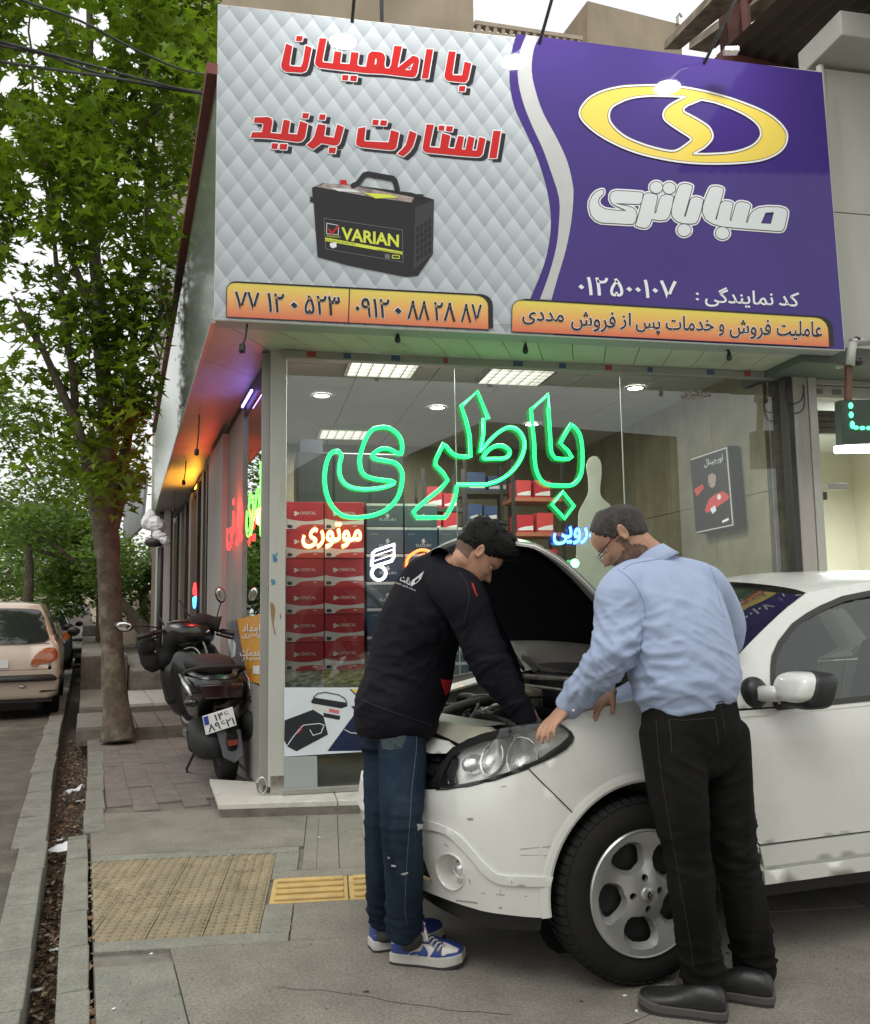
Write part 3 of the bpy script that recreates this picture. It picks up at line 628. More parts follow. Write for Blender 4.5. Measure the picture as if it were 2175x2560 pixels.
m_purple = printmat('purple_print', (.06, .036, .20), var=.06, vscale=1.6, bump=.25, bscale=1.3); m_stripe = printmat('violet_stripe_print', (.055, .03, .19)); m_silver = printmat('silver_band_print', (.50, .51, .50), var=.04)
m_red = printmat('red_print', (.52, .015, .015)); m_white = printmat('white_print', (.80, .80, .82)); m_black = printmat('black_print', (.022, .02, .024)); m_pale = printmat('pale_print', (.66, .70, .70))
m_yel = printmat('yellow_print', (.80, .62, .12)); m_navy = printmat('dark_line_print', (.05, .035, .06))
# body and edges
c = [SGNp.at(546, 12), SGNp.at(2055, 180), SGNp.at(2112, 874), SGNp.at(536, 797)]
mb = MB(); mb.slab([p_+SGN*.012 for p_ in c], SGN*.16); ob('sign_box', mb, M('sign_back', (.30, .30, .30), .6), parent=sign)
mb = MB(); mb.tube([p_+SGN*.008 for p_ in c], .009, 6, closed=True); ob('sign_edge', mb, M('white_edge', (.62, .62, .60), .5), parent=sign)
def sgn_ob(name, shapes, off, mat, extra=None):
    mb = SGNp.mesh(shapes, off, extra=extra); return ob(name, mb, mat, parent=sign)
o = sgn_ob('banner', [([(546, 12), (2055, 180), (2112, 874), (536, 797)], [])], 0.0, mq)
uv = o.data.uv_layers.new(name='UVMap')
for l in o.data.loops:
    w_ = o.data.vertices[l.vertex_index].co+ORG[o.name]; uv.data[l.index].uv = ((w_-S1).dot(SGX), w_.z-HS)
g2 = lambda s: PT(s, (1230, 0), 1.8667); g4 = lambda s: PT(s, (1230, 420), 1.8667)
def fit_top(P, side=1): return P
edgeP = g2('222,170 195,230 185,330 205,430 240,530 300,640 350,750 375,850 382,933')[:-1]+g4('380,130 370,250 345,380 310,500 278,612')
edgeP = smooth_poly(edgeP, 3, False)
sgn_ob('purple_field', [(edgeP+[(1385, 838), (2111, 874)]+[(2055, 181)], [])], .0015, m_purple)
edgeB = smooth_poly(g2('160,164 130,240 120,350 140,460 180,570 235,690 275,800')+g4('313,140 313,250 300,370 265,500 224,612'), 3, False)
sgn_ob('silver_band', [(edgeB+edgeP[::-1], [])], .0015, m_silver)
edgeA = smooth_poly(g2('115,158 90,250 82,380 105,500 150,600 205,720 245,840 265,930')+g4('275,240 268,340 240,460 178,610'), 3, False)
sgn_ob('violet_stripe', [(edgeA+edgeB[::-1], [])], .0015, m_stripe)
# red writing with white edge and black drop shadow
zA = lambda s: PT(s, (680, 60), 3.0414); zB = lambda s: PT(s, (600, 260), 2.5565)
W1 = [('107,147 155,168 133,300 137,318 218,326 235,290 255,162 303,180 272,330 258,358 225,370 105,362 75,340 70,310', []), ('187,90 235,92 228,130 182,128', []),
      ('362,107 415,110 385,270 387,290 462,298 475,207 530,212 518,300 590,305 602,212 660,218 648,310 665,320 715,325 725,265 735,225 760,208 820,212 850,225 862,255 855,305 862,335 890,338 905,310 930,165 988,170 955,332 1070,240 1110,252 1120,275 1105,370 1090,400 1060,405 835,378 700,372 520,350 350,330 330,305 328,285', ['785,262 797,262 792,305 780,310', '1078,293 1052,350 1010,350']),
      ('480,130 535,134 528,172 474,168', []), ('537,387 582,389 577,428 532,426', []), ('598,391 648,393 642,435 594,431', []), ('1175,190 1225,192 1188,413 1138,413', []),
      ('1345,207 1397,210 1372,375 1378,388 1445,390 1465,285 1516,300 1490,420 1470,445 1440,442 1330,430 1312,405 1313,380', []), ('1425,470 1472,472 1466,512 1420,510', [])]
W2 = [('1620,170 1667,172 1640,345 1592,345', []), ('1192,130 1240,132 1212,262 1214,275 1278,280 1292,185 1345,203 1330,280 1372,285 1395,203 1432,210 1418,290 1440,292 1460,205 1500,215 1485,295 1512,297 1530,210 1570,222 1550,320 1535,335 1510,338 1420,332 1300,320 1190,310 1170,295 1167,278', []),
      ('1272,137 1308,139 1303,170 1268,168', []), ('1320,141 1362,143 1356,176 1316,173', []), ('1085,170 1130,188 1105,270 1080,305 1045,335 1005,318 1040,285 1060,260', []),
      ('755,155 803,147 795,232 800,238 950,245 965,165 1017,182 1000,275 985,292 960,294 770,275 745,262 742,240', []), ('850,100 887,102 883,135 845,133', []), ('900,104 940,106 935,138 896,136', []),
      ('498,128 548,134 538,205 600,215 622,130 665,148 640,240 625,262 600,264 520,250 492,272 465,290 425,262 458,232 475,205', []), ('510,66 548,68 542,102 503,98', []), ('570,277 615,279 608,315 566,312', []),
      ('95,85 180,83 200,92 208,112 195,185 262,190 280,98 320,108 308,190 365,195 385,108 432,125 415,215 395,238 365,242 290,232 180,218 66,214 80,180 140,180 150,135 145,122 88,118', []),
      ('402,57 442,60 435,92 397,90', []), ('205,250 243,252 238,287 200,285', []), ('257,254 303,256 298,292 253,289', [])]
for wds, z_, k, sh in ((W1, zA, 3.0414, (33, 22)), (W2, zB, 2.5565, (27, 20))):
    sh_ = [(z_(o_), [z_(h) for h in hh]) for o_, hh in wds]; r = 2.6
    dx, dy = sh[0]/k, sh[1]/k
    shad = []
    for P, hh in sh_:
        for f in (0, .5, 1.0):
            Pm = [(x+dx*f, y+dy*f) for x, y in P]
            if f == 1: shad.append((Pm, [])); shad += stroke(Pm, 1.6, n=3)
    shad = [(P, []) for P, _ in shad]
    sgn_ob('lettering_shadow', shad, .003, m_black)
    wh = [(P, hh) for P, hh in sh_]
    for P, hh in sh_:
        wh += stroke(P, r, n=3)
        for h in hh: wh += stroke(h, r*.8, n=3)
    sgn_ob('lettering_edge', wh, .0045, m_white); sgn_ob('lettering', sh_, .006, m_red)
# ring emblem
zC = lambda s: PT(s, (1430, 200), 3.15)
OUT = smooth_poly(zC('60,250 85,195 150,130 260,80 400,50 560,42 720,42 900,60 1100,100 1300,160 1500,240 1620,320 1685,400 1695,460 1670,530 1600,590 1480,635 1300,655 1100,660 900,650 700,620 500,570 330,500 200,425 110,350 68,295'), 3)
HL = smooth_poly(zC('290,280 310,220 380,175 480,140 620,125 760,127'), 3, False)+zC('893,133')+smooth_poly(zC('850,152 780,190 735,230 718,275 735,320 800,370 870,415 930,455 938,475'), 3, False)+smooth_poly(zC('900,505 812,557 700,545 560,505 430,450 340,380 297,320'), 3, False)
HR = zC('1020,155')+smooth_poly(zC('1120,175 1260,225 1380,285 1460,350 1487,410 1475,460 1420,515 1320,555 1200,575 1050,582'), 3, False)+zC('958,580')+smooth_poly(zC('1040,535 1095,480 1108,430 1080,370 1010,320 930,275 885,250 880,225 910,200'), 3, False)
sgn_ob('emblem', [(OUT, [HL, HR])], .0045, m_yel)
for r, off, m in ((3.6, .006, M('emblem_dark_line', (.10, .08, .03), .5)), (2.2, .0075, m_white)):
    sgn_ob('emblem_outline', stroke(OUT, r, n=3)+stroke(HL, r, n=3)+stroke(HR, r, n=3), off, m)
# rounded white name
zD = lambda s: PT(s, (1450, 430), 3.207)
def circ(cx, cy, a, b_, n=20): return [(cx+a*math.cos(2*math.pi*k/n), cy+b_*math.sin(2*math.pi*k/n)) for k in range(n)]
zc = lambda cx, cy, a, b_: [(1450+x/3.207, 430+y/3.207) for x, y in circ(cx, cy, a, b_)]
NM = [(smooth_poly(zD('165,145 190,150 186,178 150,210 142,240 160,275 200,298 290,308 365,310 350,298 290,272 258,250 243,222 245,182 262,160 290,152'), 2)[0:0]+zD('165,145 185,143 190,155 184,178 155,205 144,238 158,272 200,298 290,310 372,312 350,298 290,272 256,250 242,222 244,182 258,160 290,151 400,156 500,164 504,180 494,235 485,252 465,257 330,252 285,250 300,258 390,275 430,292 450,315 454,345 446,392 425,416 400,418 170,405 125,385 90,345 75,290 76,240 100,190 130,160'), []),
      (zD('515,180 535,170 570,171 612,182 622,192 595,325 602,332 612,322 638,222 655,192 690,181 730,186 750,197 735,280 715,355 690,382 640,388 575,378 555,430 530,448 490,445 445,430 475,330 500,230'), []),
      (zD('790,120 805,102 835,94 870,98 900,112 898,130 862,260 835,352 838,360 847,358 885,225 900,206 930,200 965,208 988,226 970,310 945,385 930,408 890,415 820,410 770,390 740,355 735,320 745,260 765,190'), []),
      (zc(612, 124, 50, 46), []), (zc(716, 130, 50, 46), []), (zc(835, 466, 54, 48), []), (zc(1142, 490, 54, 48), []),
      (zD('1038,140 1050,122 1075,116 1110,118 1142,128 1150,142 1130,225 1086,372 1088,384 1097,380 1125,262 1140,240 1165,233 1200,236 1226,250 1200,382 1206,394 1215,388 1250,262 1268,243 1300,240 1345,250 1366,270 1330,400 1336,410 1344,404 1365,340 1390,312 1430,290 1500,280 1600,283 1645,296 1663,318 1660,345 1640,440 1625,468 1595,474 1250,448 1130,435 1060,412 1010,380 985,330 985,285 1000,230 1020,180'), [zD('1488,326 1555,322 1530,416 1450,412')])]
lay = list(NM)
for P, hh in NM: lay += stroke(P, 5.4, n=3)
sgn_ob('name_edge', [(P, hh) for P, hh in lay], .0045, m_white)
lay = list(NM)
for P, hh in NM:
    lay += stroke(P, 1.9, n=3)
    for h in hh: lay += stroke(h, 1.6, n=3)
sgn_ob('name_outline', lay, .006, m_navy)
for P, hh in NM: sgn_ob('name_lettering', [([((x-1450)*1+1450, y) for x, y in P], hh)], .0075, m_pale)
# yellow-to-red boxes
mg = bpy.data.materials.new('sunset_gradient_print'); mg.use_nodes = True; t2 = mg.node_tree; b2 = t2.nodes['Principled BSDF']; u2 = t2.nodes.new('ShaderNodeUVMap'); s2 = t2.nodes.new('ShaderNodeSeparateXYZ')
r2 = t2.nodes.new('ShaderNodeValToRGB'); t2.links.new(u2.outputs[0], s2.inputs[0]); t2.links.new(s2.outputs[1], r2.inputs[0]); t2.links.new(r2.outputs[0], b2.inputs['Base Color'])
r2.color_ramp.elements[0].color = (.66, .13, .05, 1); r2.color_ramp.elements[1].color = (.74, .62, .08, 1); e = r2.color_ramp.elements.new(.5); e.color = (.78, .38, .09, 1)
b2.inputs['Roughness'].default_value = .5; b2.inputs['Coat Weight'].default_value = .55; b.inputs['Specular IOR Level'].default_value = 0; b2.inputs['Coat Roughness'].default_value = .03
zE = lambda s: PT(s, (530, 400), 2.0276)
def gbox(P, topf, h):
    o = sgn_ob('number_box', [(P, [])], .0075, mg); uv = o.data.uv_layers.new(name='UVMap')
    for l in o.data.loops:
        w_ = o.data.vertices[l.vertex_index].co+ORG[o.name]; x, y = proj(w_); uv.data[l.index].uv = (0, 1-(y-topf(x))/h)
    return o
topL = lambda x: 705+(x-566)*(740-705)/(1218-566); topR = lambda x: 752+(x-1290)*(795-752)/(2060-1290)
rc = lambda x0, y0, x1, y1, cx, cy, n=5: [(cx+(x0-cx)*math.cos(k*math.pi/2/n)+(x1-cx)*math.sin(k*math.pi/2/n), cy+(y0-cy)*math.cos(k*math.pi/2/n)+(y1-cy)*math.sin(k*math.pi/2/n)) for k in range(n+1)]
BL = PT('566,792 567,725')+rc(567, 725, 590, 706, 592, 727)+PT('870,721 1190,738')+rc(1190, 738, 1221, 765, 1190, 764)+PT('1222,824')
gb1 = gbox(BL, topL, 86)
BR = PT('1279,829 1280,772')+rc(1280, 772, 1306, 750, 1306, 774)+PT('1700,773 2040,793')+rc(2040, 793, 2072, 828, 2040, 826)+PT('2074,868')
gb2 = gbox(BR, topR, 74)
for P in (BL, BR): sgn_ob('box_shadow', [([(x+(11 if x > 800 else 2), y-3) for x, y in P], [])], .0045, m_black)
sgn_ob('box_divider', stroke(PT('874,722 871,808'), 1.3, False), .009, m_black)
sgn_ob('box_outline', stroke(BL, .9, True, 3)+stroke(BR, .9, True, 3), .0095, m_black)
def sw(txt, x0, yl, yr, x1, hgt, mats, wts, base=.009, fa=True, name='lettering', sp=1.0):
    ref = text2d(txt, 0, fa, sp)[0]
    for i, (m, w) in enumerate(zip(mats, wts)):
        mb = MB(); write(lambda x, y: SGNp.at(x, y, base+.002*i), txt, x0, (yl, yr), x1, hgt, mb, w, fa, ref=ref, spacing=sp); ob(name, mb, m, parent=sign)
tv = lambda x: topL(x)+64
for txt, x0, x1 in (('۷۷', 588, 648), ('۱۲', 669, 710), ('۰', 728, 743), ('۵۲۳', 762, 849), ('۰۹۱۲', 889, 973), ('۰', 988, 1003), ('۸۸', 1019, 1073), ('۲۸', 1086, 1138), ('۸۷', 1153, 1204)):
    hh = 46 if txt != '۰' else 14; off = 0 if txt != '۰' else -12
    sw(txt, x0, tv(x0)+off+4, tv(x1)+off+4, x1, hh, (m_white, m_black), (.035, .014), fa=False)
g4p = lambda x, y: (1230+x/1.8667, 420+y/1.8667)
for txt, xa, ya, xb, yb, hg in (('۰۱۲۵۰۰۱۰۷', 405, 590, 860, 612, 84),):
    a_, b_ = g4p(xa, ya), g4p(xb, yb); sw(txt, a_[0], a_[1]+0, b_[1], b_[0], hg/1.8667, (m_white,), (.012,), base=.0045, fa=False)
for txt, xa, ya, xb, yb, hg in (('کد', 1340, 640, 1432, 648, 66), ('نمایندگی', 995, 645, 1312, 660, 92), (':', 952, 615, 965, 618, 34)):
    a_, b_ = g4p(xa, ya), g4p(xb, yb); sw(txt, a_[0], a_[1], b_[1], b_[0], hg/1.8667, (m_white,), (.012,), base=.0045)
for txt, xa, ya, xb, yb, hg in (('مددی', 142, 728, 335, 738, 62), ('فروش', 370, 757, 577, 770, 96), ('از', 598, 752, 648, 755, 78), ('پس', 672, 770, 785, 778, 62), ('خدمات', 812, 754, 1035, 762, 66), ('و', 1060, 782, 1084, 784, 55),
                                ('فروش', 1110, 793, 1302, 802, 92), ('عاملیت', 1330, 798, 1540, 806, 88)):
    a_, b_ = g4p(xa, ya), g4p(xb, yb); sw(txt, a_[0], a_[1], b_[1], b_[0], hg/1.8667, (m_white, m_black), (.04, .012))
# printed battery
def pe(name, s, off, mat, sm=False): P = zE(s); return sgn_ob(name, [(smooth_poly(P, 2) if sm else P, [])], off, mat)
m_bk = printmat('battery_black', (.020, .020, .021)); m_bk2 = printmat('battery_side', (.045, .046, .048)); m_lime = printmat('lime_print', (.66, .72, .08)); m_gray = printmat('battery_line', (.16, .16, .16))
pe('printed_battery', '510,190 507,140 560,118 700,125 1010,165 1125,200 1120,475 1045,585 985,592 700,535 535,490 515,215 497,210 497,185', .0045, m_bk)
pe('printed_battery_side', '1030,240 1120,205 1118,475 1020,560', .006, m_bk2)
for i in range(4):
    for j in range(5):
        x = 1036+i*20; y = 340+j*37-i*13; pe('printed_cell', f'{x},{y} {x+14},{y-9} {x+14},{y+18} {x},{y+27}', .0075, m_bk)
pe('printed_top_label', '525,135 575,118 720,130 1025,190 1010,215 820,190', .006, printmat('battery_top_print', (.34, .28, .26), var=.6, vscale=14))
pe('printed_top_patch', '770,165 900,175 950,190 830,195', .0075, m_lime); pe('printed_top_patch', '600,140 720,150 760,165 640,158', .0075, m_pale)
pe('printed_terminal', '650,100 682,102 684,128 648,124', .006, m_red); pe('printed_terminal', '1040,172 1072,174 1075,195 1036,192', .006, m_bk)
sgn_ob('printed_handle', stroke(zE('715,130 740,118 772,75 790,70 915,92 928,105 940,150'), 6.5, False), .0075, m_bk)
sgn_ob('printed_label_frame', stroke(zE('568,295 965,355 968,518 575,450'), .7, True, 3), .006, m_gray)
sgn_ob('printed_lime_band', [(zE('572,392 965,465 965,480 572,410'), [])], .006, m_lime)
sgn_ob('printed_tick_box', stroke(zE('582,320 642,332 640,380 580,372'), .8, True, 3), .006, m_pale); sgn_ob('printed_tick', stroke(zE('592,352 608,372 640,335'), 2.4, False), .0075, m_red)
a_, b_ = zE('660,402 945,440'); sw('VARIAN', a_[0], a_[1], b_[1], b_[0], 29, (m_lime,), (.03,), base=.006, fa=False)
a_, b_ = zE('580,388 652,398'); sw('WARRANTY', a_[0], a_[1], b_[1], b_[0], 5, (m_lime,), (0,), base=.006, fa=False)
a_, b_ = zE('578,406 730,432'); sw('CALCIUM SILVER BATTERY', a_[0], a_[1], b_[1], b_[0], 3.4, (m_bk,), (0,), base=.0075, fa=False)
a_, b_ = zE('840,458 960,477'); sw('MAINTENANCE FREE', a_[0], a_[1], b_[1], b_[0], 3.8, (m_bk,), (0,), base=.0075, fa=False)
pe('printed_mark', '598,420 630,418 632,440 612,448 598,438', .0075, m_white); pe('printed_mark', '876,474 902,478 902,502 876,498', .0075, m_gray)
sgn_ob('printed_mark', stroke(zE('915,482 950,486 948,500 914,496'), 1.0, True, 3), .0075, m_lime)
# floodlights on arms over the sign: the bright spots in the glossy banner are their reflections
def flood(x, y, xa, label, t=.85):
    Sp = SGNp.at(x, y); d = ray(x, y).normalized(); n = SGNp.n; Rr = d-n*(2*d.dot(n)); Lp = Sp+Rr*t
    base = SGNp.at(xa, 30); base = Vector((base.x, base.y, STZ+.01)) if xa else None
    th = thing('floodlight', Lp, label, 'floodlight', 'floodlights on arms over the sign'); dd = (Sp-Lp).normalized(); ax = dd.cross(UP).normalized(); up = ax.cross(dd)
    mb = MB(); mb.box(Lp-dd*.035, (.105, .03, .058), (ax, dd, up)); ob('lamp_housing', mb, m_rubber, parent=th, bevel=.008)
    mb = MB(); n_ = 20; mb.add([Lp]+[Lp+ax*(.098*math.cos(2*math.pi*k/n_))+up*(.050*math.sin(2*math.pi*k/n_)) for k in range(n_)], [(0, 1+(k+1) % n_, 1+k) for k in range(n_)]); ob('lamp_face', mb, emis('flood_glow', (1, .98, .96), 150.0), parent=th)
    mb = MB(); top = Lp-dd*.06+Vector((0, 0, .05)); mb.tube([base+SGN*.05-UP*.05, base*.45+top*.55+Vector((0, 0, .04)), top, Lp-dd*.05], .011, 6); ob('lamp_arm', mb, m_rubber, parent=th)
    ld = bpy.data.lights.new('flood_beam', 'AREA'); ld.shape = 'ELLIPSE'; ld.size = .14; ld.size_y = .07; ld.energy = .12; ld.color = (1, .98, .95); lo = bpy.data.objects.new('flood_beam', ld); COL.objects.link(lo)
    lo.parent = th; lo.location = dd*.015; lo.rotation_euler = (dd*-1).to_track_quat('Z', 'Y').to_euler(); return th
flood(857, 105, 880, 'left floodlight whose glare sits on the first line of red writing'); flood(1285, 155, 1345, 'middle floodlight whose glare sits on the violet stripe'); flood(1667, 220, 1752, 'right floodlight whose glare sits on the yellow emblem')
# ================================================================ goods and neon signs in the shop window
m_crim = M('carton_red', (.42, .018, .035), .42, var=.12, vscale=5); m_crim2 = M('carton_bright_red', (.50, .05, .05), .42, var=.08); m_cwhite = M('carton_white', (.66, .65, .62), .5, var=.05)
m_cgrey = M('carton_slate', (.075, .095, .12), .42, var=.18, vscale=4); m_cblue = M('carton_navy', (.02, .05, .095), .4, var=.15)
def carton(u0, u1, z0, z1, v, body, label, group, kind, dep=.3, cat='carton'):
    """battery carton; u along the window, z height, v depth of its front face"""
    loc = FP((u0+u1)/2, v, z0); t = thing('battery_carton', loc, label, cat, group); w, h = u1-u0, z1-z0; g = .003
    f = lambda a, b, off=0: FP(u0+g+(w-2*g)*a, v-off, z0+g*.5+(h-g)*b)
    mb = MB(); mb.slab([f(0, 0), f(1, 0), f(1, 1), f(0, 1)], GN*dep); ob('carton_body', mb, body, parent=t, bevel=.003)
    def pr(name, pts, off, m):
        mb = MB(); vs, ts = fill([(pts, [])]); P = [f(a, b, off) for a, b in vs]; mb.add(P, [q if (P[q[1]]-P[q[0]]).cross(P[q[2]]-P[q[0]]).dot(GN) < 0 else q[::-1] for q in ts]); ob(name, mb, m, parent=t)
    def tx(s, a0, b0, a1, hh, off, m, wt=.0):
        mb = MB(); vs, fs = text2d(s, wt, False); xa, xb = min(p[0] for p in vs), max(p[0] for p in vs); yb = max(p[1] for p in vs)
        mb.add([f(a0+(a1-a0)*(x-xa)/(xb-xa), b0+hh*y/yb, off) for x, y in vs], fs); ob('lettering', mb, m, parent=t)
    if kind == 'red':
        pr('printed_swoosh', [(0, .34)]+[(k/10, .46-.16*math.sin(math.pi*(.12+.7*k/10))) for k in range(11)]+[(1, .36), (1, .19), (.72, .20), (.42, .17), (.3, .09), (.25, .02), (0, .02)], .001, m_cwhite)
        pr('printed_swoosh', [(.25, .0), (.3, .09), (.42, .17), (.72, .20), (1, .19), (1, .0)], .002, m_crim2)
        pr('hand_hole', [(.03, .09), (.08, .05), (.16, .06), (.18, .11), (.15, .17), (.06, .18)], .002, m_dark)
        tx('ORBITAL', .37, .54, .80, .11, .001, m_cwhite)
        for a, b in ((.25, .62), (.31, .58), (.25, .54)): pr('printed_mark', [(a+.04*math.cos(q), b+.045*math.sin(q)) for q in [k*math.pi/4 for k in range(8)]], .001, m_cwhite)
        pr('printed_mark', [(.72, .12), (.82, .12), (.82, .15), (.72, .15)], .003, m_cwhite)
    else:
        pr('printed_band', [(0, .90), (1, .90), (1, 1), (0, 1)], .001, m_cwhite)
        tx('SUZUKI', .34, .26, .80, .10, .001, m_cwhite)
        for sg in (1, -1): pr('printed_mark', [(.57+sg*(x), .47+sg*y) for x, y in ((-.07, .0), (.0, .10), (.05, .07), (.01, .04), (.06, .0), (.02, -.03), (-.02, .02))], .001, m_cwhite)
        tx('VRLA BATTERY', .1, .72, .3, .03, .001, m_cwhite)
    return t
VR = .13
uA, uB, uC = fpx(713, 1500, VR)[0], fpx(811, 1500, VR)[0], fpx(912, 1500, VR)[0]
zt = [fpx(760, y, VR)[1] for y in (1253, 1324, 1395, 1466, 1536, 1606, 1678, 1720)]
ordn = ['topmost', 'second from the top', 'third from the top', 'fourth from the top', 'fifth from the top', 'sixth from the top']
for j in range(6):
    for i, (a, b, cn) in enumerate(((uA, uB, 'left'), (uB, uC, 'right'))):
        carton(a, b, zt[j+1], zt[j], VR+rnd(0, .03), m_crim, 'red battery carton, %s in the %s red column' % (ordn[j], cn), 'red cartons stacked at the corner', 'red').rotation_euler = (0, 0, rnd(-.022, .022))
for i, (a, b, lab) in enumerate(((uA, uB, 'pale green crumpled bag under the left column of red cartons'), (uB, uC, 'yellow-green crumpled bag under the right column of red cartons'))):
    mb = MB(); z0 = zt[7]
    mb.grid(lambda s_, t_: FP(a+(b-a)*s_, VR+.02+.02*noise.noise(Vector((s_*6, t_*6, i*9))), z0+(zt[6]-z0)*t_), 12, 8); ob('crumpled_bag', mb, M('bag%d' % i, [(.55, .58, .48), (.42, .40, .10)][i], .35, var=.5, vscale=14, dirt=(.4, .05, .04), dscale=6, damt=.8), label=lab, cat='bag')
mb = MB(); mb.box(FP((uA+uC)/2, VR+.17, (ZL+zt[7])/2), ((uC-uA)/2, .15, (zt[7]-ZL)/2), FAX); ob('display_plinth', mb, m_lowwall, label='grey plinth under the two columns of red cartons', cat='plinth')
# slate cartons
VS = .20
us_ = [fpx(x, 1500, VS)[0] for x in (916, 1012, 1098, 1190, 1286)]
zz = [fpx(960, y, VS)[1] for y in (1258, 1317, 1384, 1454, 1520, 1590, 1660, 1730)]
cols = ['first', 'second', 'third', 'fourth']
for i in range(4):
    for j in range(7):
        if i == 3 and j < 3: continue
        if i == 2 and j < 1: continue
        carton(us_[i]+.002, us_[i+1]-.002, zz[j+1], zz[j], VS+rnd(0, .015), m_cgrey if (i+j) % 3 != 2 and j < 4 else m_cblue, 'slate battery carton, %s in the %s dark column' % (ordn[j] if j < 6 else 'seventh from the top', cols[i]), 'dark cartons stacked in the window', 'slate')
mb = MB(); mb.box(FP((us_[0]+us_[4])/2, VS+.17, (ZL+zz[7])/2), ((us_[4]-us_[0])/2, .15, (zz[7]-ZL)/2), FAX); ob('display_plinth', mb, m_lowwall, label='long grey plinth under the dark cartons', cat='plinth')
# black cabinet with a monitor, shelves with stock
mb = MB(); u0, u1 = fpx(742, 1200, 1.1)[0], fpx(1010, 1200, 1.1)[0]; zc0, zc1 = .9, fpx(800, 1130, 1.1)[1]
t = thing('black_cabinet', FP((u0+u1)/2, 1.1, ZL), 'tall black cabinet behind the red cartons at the left of the shop', 'cabinet')
mb.box(FP((u0+u1)/2, 1.35, (ZL+zc1)/2), ((u1-u0)/2, .25, (zc1-ZL)/2), FAX); ob('cabinet_body', mb, M('cabinet_black', (.018, .02, .022), .3), parent=t, bevel=.01)
for k in range(3): mb = MB(); a = u0+(u1-u0)*k/3; mb.box(FP(a+(u1-u0)/6, 1.095, (ZL+zc1)/2), ((u1-u0)/6-.01, .008, (zc1-ZL)/2-.03), FAX); ob('cabinet_door', mb, M('cabinet_door', (.025, .028, .03), .25), parent=t)
mb = MB(); mb.box(FP(u0+.12, 1.3, zc1+.06), (.09, .1, .06), FAX); o = ob('black_box', mb, M('cabinet_box', (.03, .035, .045), .4), label='small dark box lying on top of the black cabinet', cat='box')
def rack(xa, xb, v, ys, label, mat, seed, bdefs, tilt=0):
    ua, ub = fpx(xa, 1300, v)[0], fpx(xb, 1300, v)[0]; zsv = [fpx((xa+xb)/2, y, v)[1] for y in ys]
    t = thing('shelf_rack', FP((ua+ub)/2, v, ZL), label, 'shelf')
    for z in zsv: mb = MB(); mb.box(FP((ua+ub)/2, v+.2, z-.02), ((ub-ua)/2, .2, .018), FAX); ob('shelf_board', mb, mat, parent=t)
    for u in (ua, ub):
        for d_ in (0.01, .39): mb = MB(); mb.box(FP(u, v+d_, (ZL+zsv[0]+.35)/2), (.014, .014, (zsv[0]+.35-ZL)/2), FAX); ob('upright', mb, m_rubber, parent=t)
    rr = random.Random(seed)
    for k, z in enumerate(zsv):
        u = ua+.03
        n = 0
        while u < ub-.14:
            w = rr.uniform(.13, .2); h = rr.uniform(.12, .19); m, nm = bdefs[rr.randrange(len(bdefs))]
            if u+w > ub: break
            bt = thing('stock_box', FP(u+w/2, v, z), '%s box, %s on the %s shelf of the %s' % (nm, ['leftmost', 'second', 'third', 'fourth', 'fifth', 'sixth'][n], ['top', 'middle', 'bottom'][k], label.split(' with')[0]), 'box', 'stock boxes on the shop shelves')
            mb = MB(); mb.box(FP(u+w/2, v+.13, z+h/2), (w/2-.003, .12, h/2), FAX); ob('box_body', mb, m, parent=bt)
            mb = MB(); mb.add([FP(u+.01, v+.005, z+h*.1), FP(u+w-.01, v+.005, z+h*.1), FP(u+w-.01, v+.005, z+h*.38), FP(u+w*.4, v+.005, z+h*.30), FP(u+.01, v+.005, z+h*.2)], [(0, 1, 2, 3, 4)]); ob('printed_swoosh', mb, m_cwhite, parent=bt)
            u += w+rr.uniform(.0, .03); n += 1
m_sh = M('orange_shelf', (.36, .12, .06), .5)
rack(1285, 1410, 1.9, (1243, 1330, 1420), 'orange-brown rack with red boxes', m_sh, 3, [(m_crim, 'red and white'), (m_crim2, 'bright red')])
rack(1165, 1275, 2.3, (1225, 1300, 1375), 'tall dark rack with blue boxes', m_dark, 5, [(M('stock_blue', (.03, .07, .19), .4, var=.2), 'blue'), (m_cblue, 'navy')])
rack(1060, 1160, 1.9, (1268, 1330), 'low dark rack with crimson boxes', m_dark, 8, [(m_crim, 'crimson')])
# posters
def print_on(pl, parent, name, pts, off, mat): mb = pl.mesh([(pts, [])], off); return ob(name, mb, mat, parent=parent)
WP = Plane(FO+GN*.012, GN); zI = lambda s: PT(s, (680, 1240), 2.532)
t = thing('window_poster', FP(.4, .01, .6), 'white window poster of car batteries with lightning, under the red cartons', 'poster')
m_pw = M('poster_white', (.66, .72, .76), .4, var=.05); m_pk = M('poster_black', (.02, .022, .03), .35, var=.2); m_pnavy = M('poster_navy', (.01, .02, .06), .35, var=.4, vscale=5); m_py = M('poster_yellow', (.75, .6, .10), .4)
print_on(WP, t, 'poster_sheet', zI('77,1212 600,1212 592,1618 77,1650'), 0, m_pw)
print_on(WP, t, 'printed_field', zI('350,1615 600,1612 600,1330 500,1330 530,1370'), .001, m_pnavy); print_on(WP, t, 'printed_field', zI('490,1222 600,1222 600,1330'), .001, m_py); print_on(WP, t, 'printed_line', zI('490,1222 500,1222 605,1322 605,1338'), .002, m_pk)
print_on(WP, t, 'printed_battery', zI('80,1420 260,1352 325,1392 355,1510 155,1617 95,1585 77,1545'), .001, m_pk); print_on(WP, t, 'printed_battery', zI('248,1298 265,1275 470,1308 480,1330 440,1345 250,1312'), .001, m_pk)
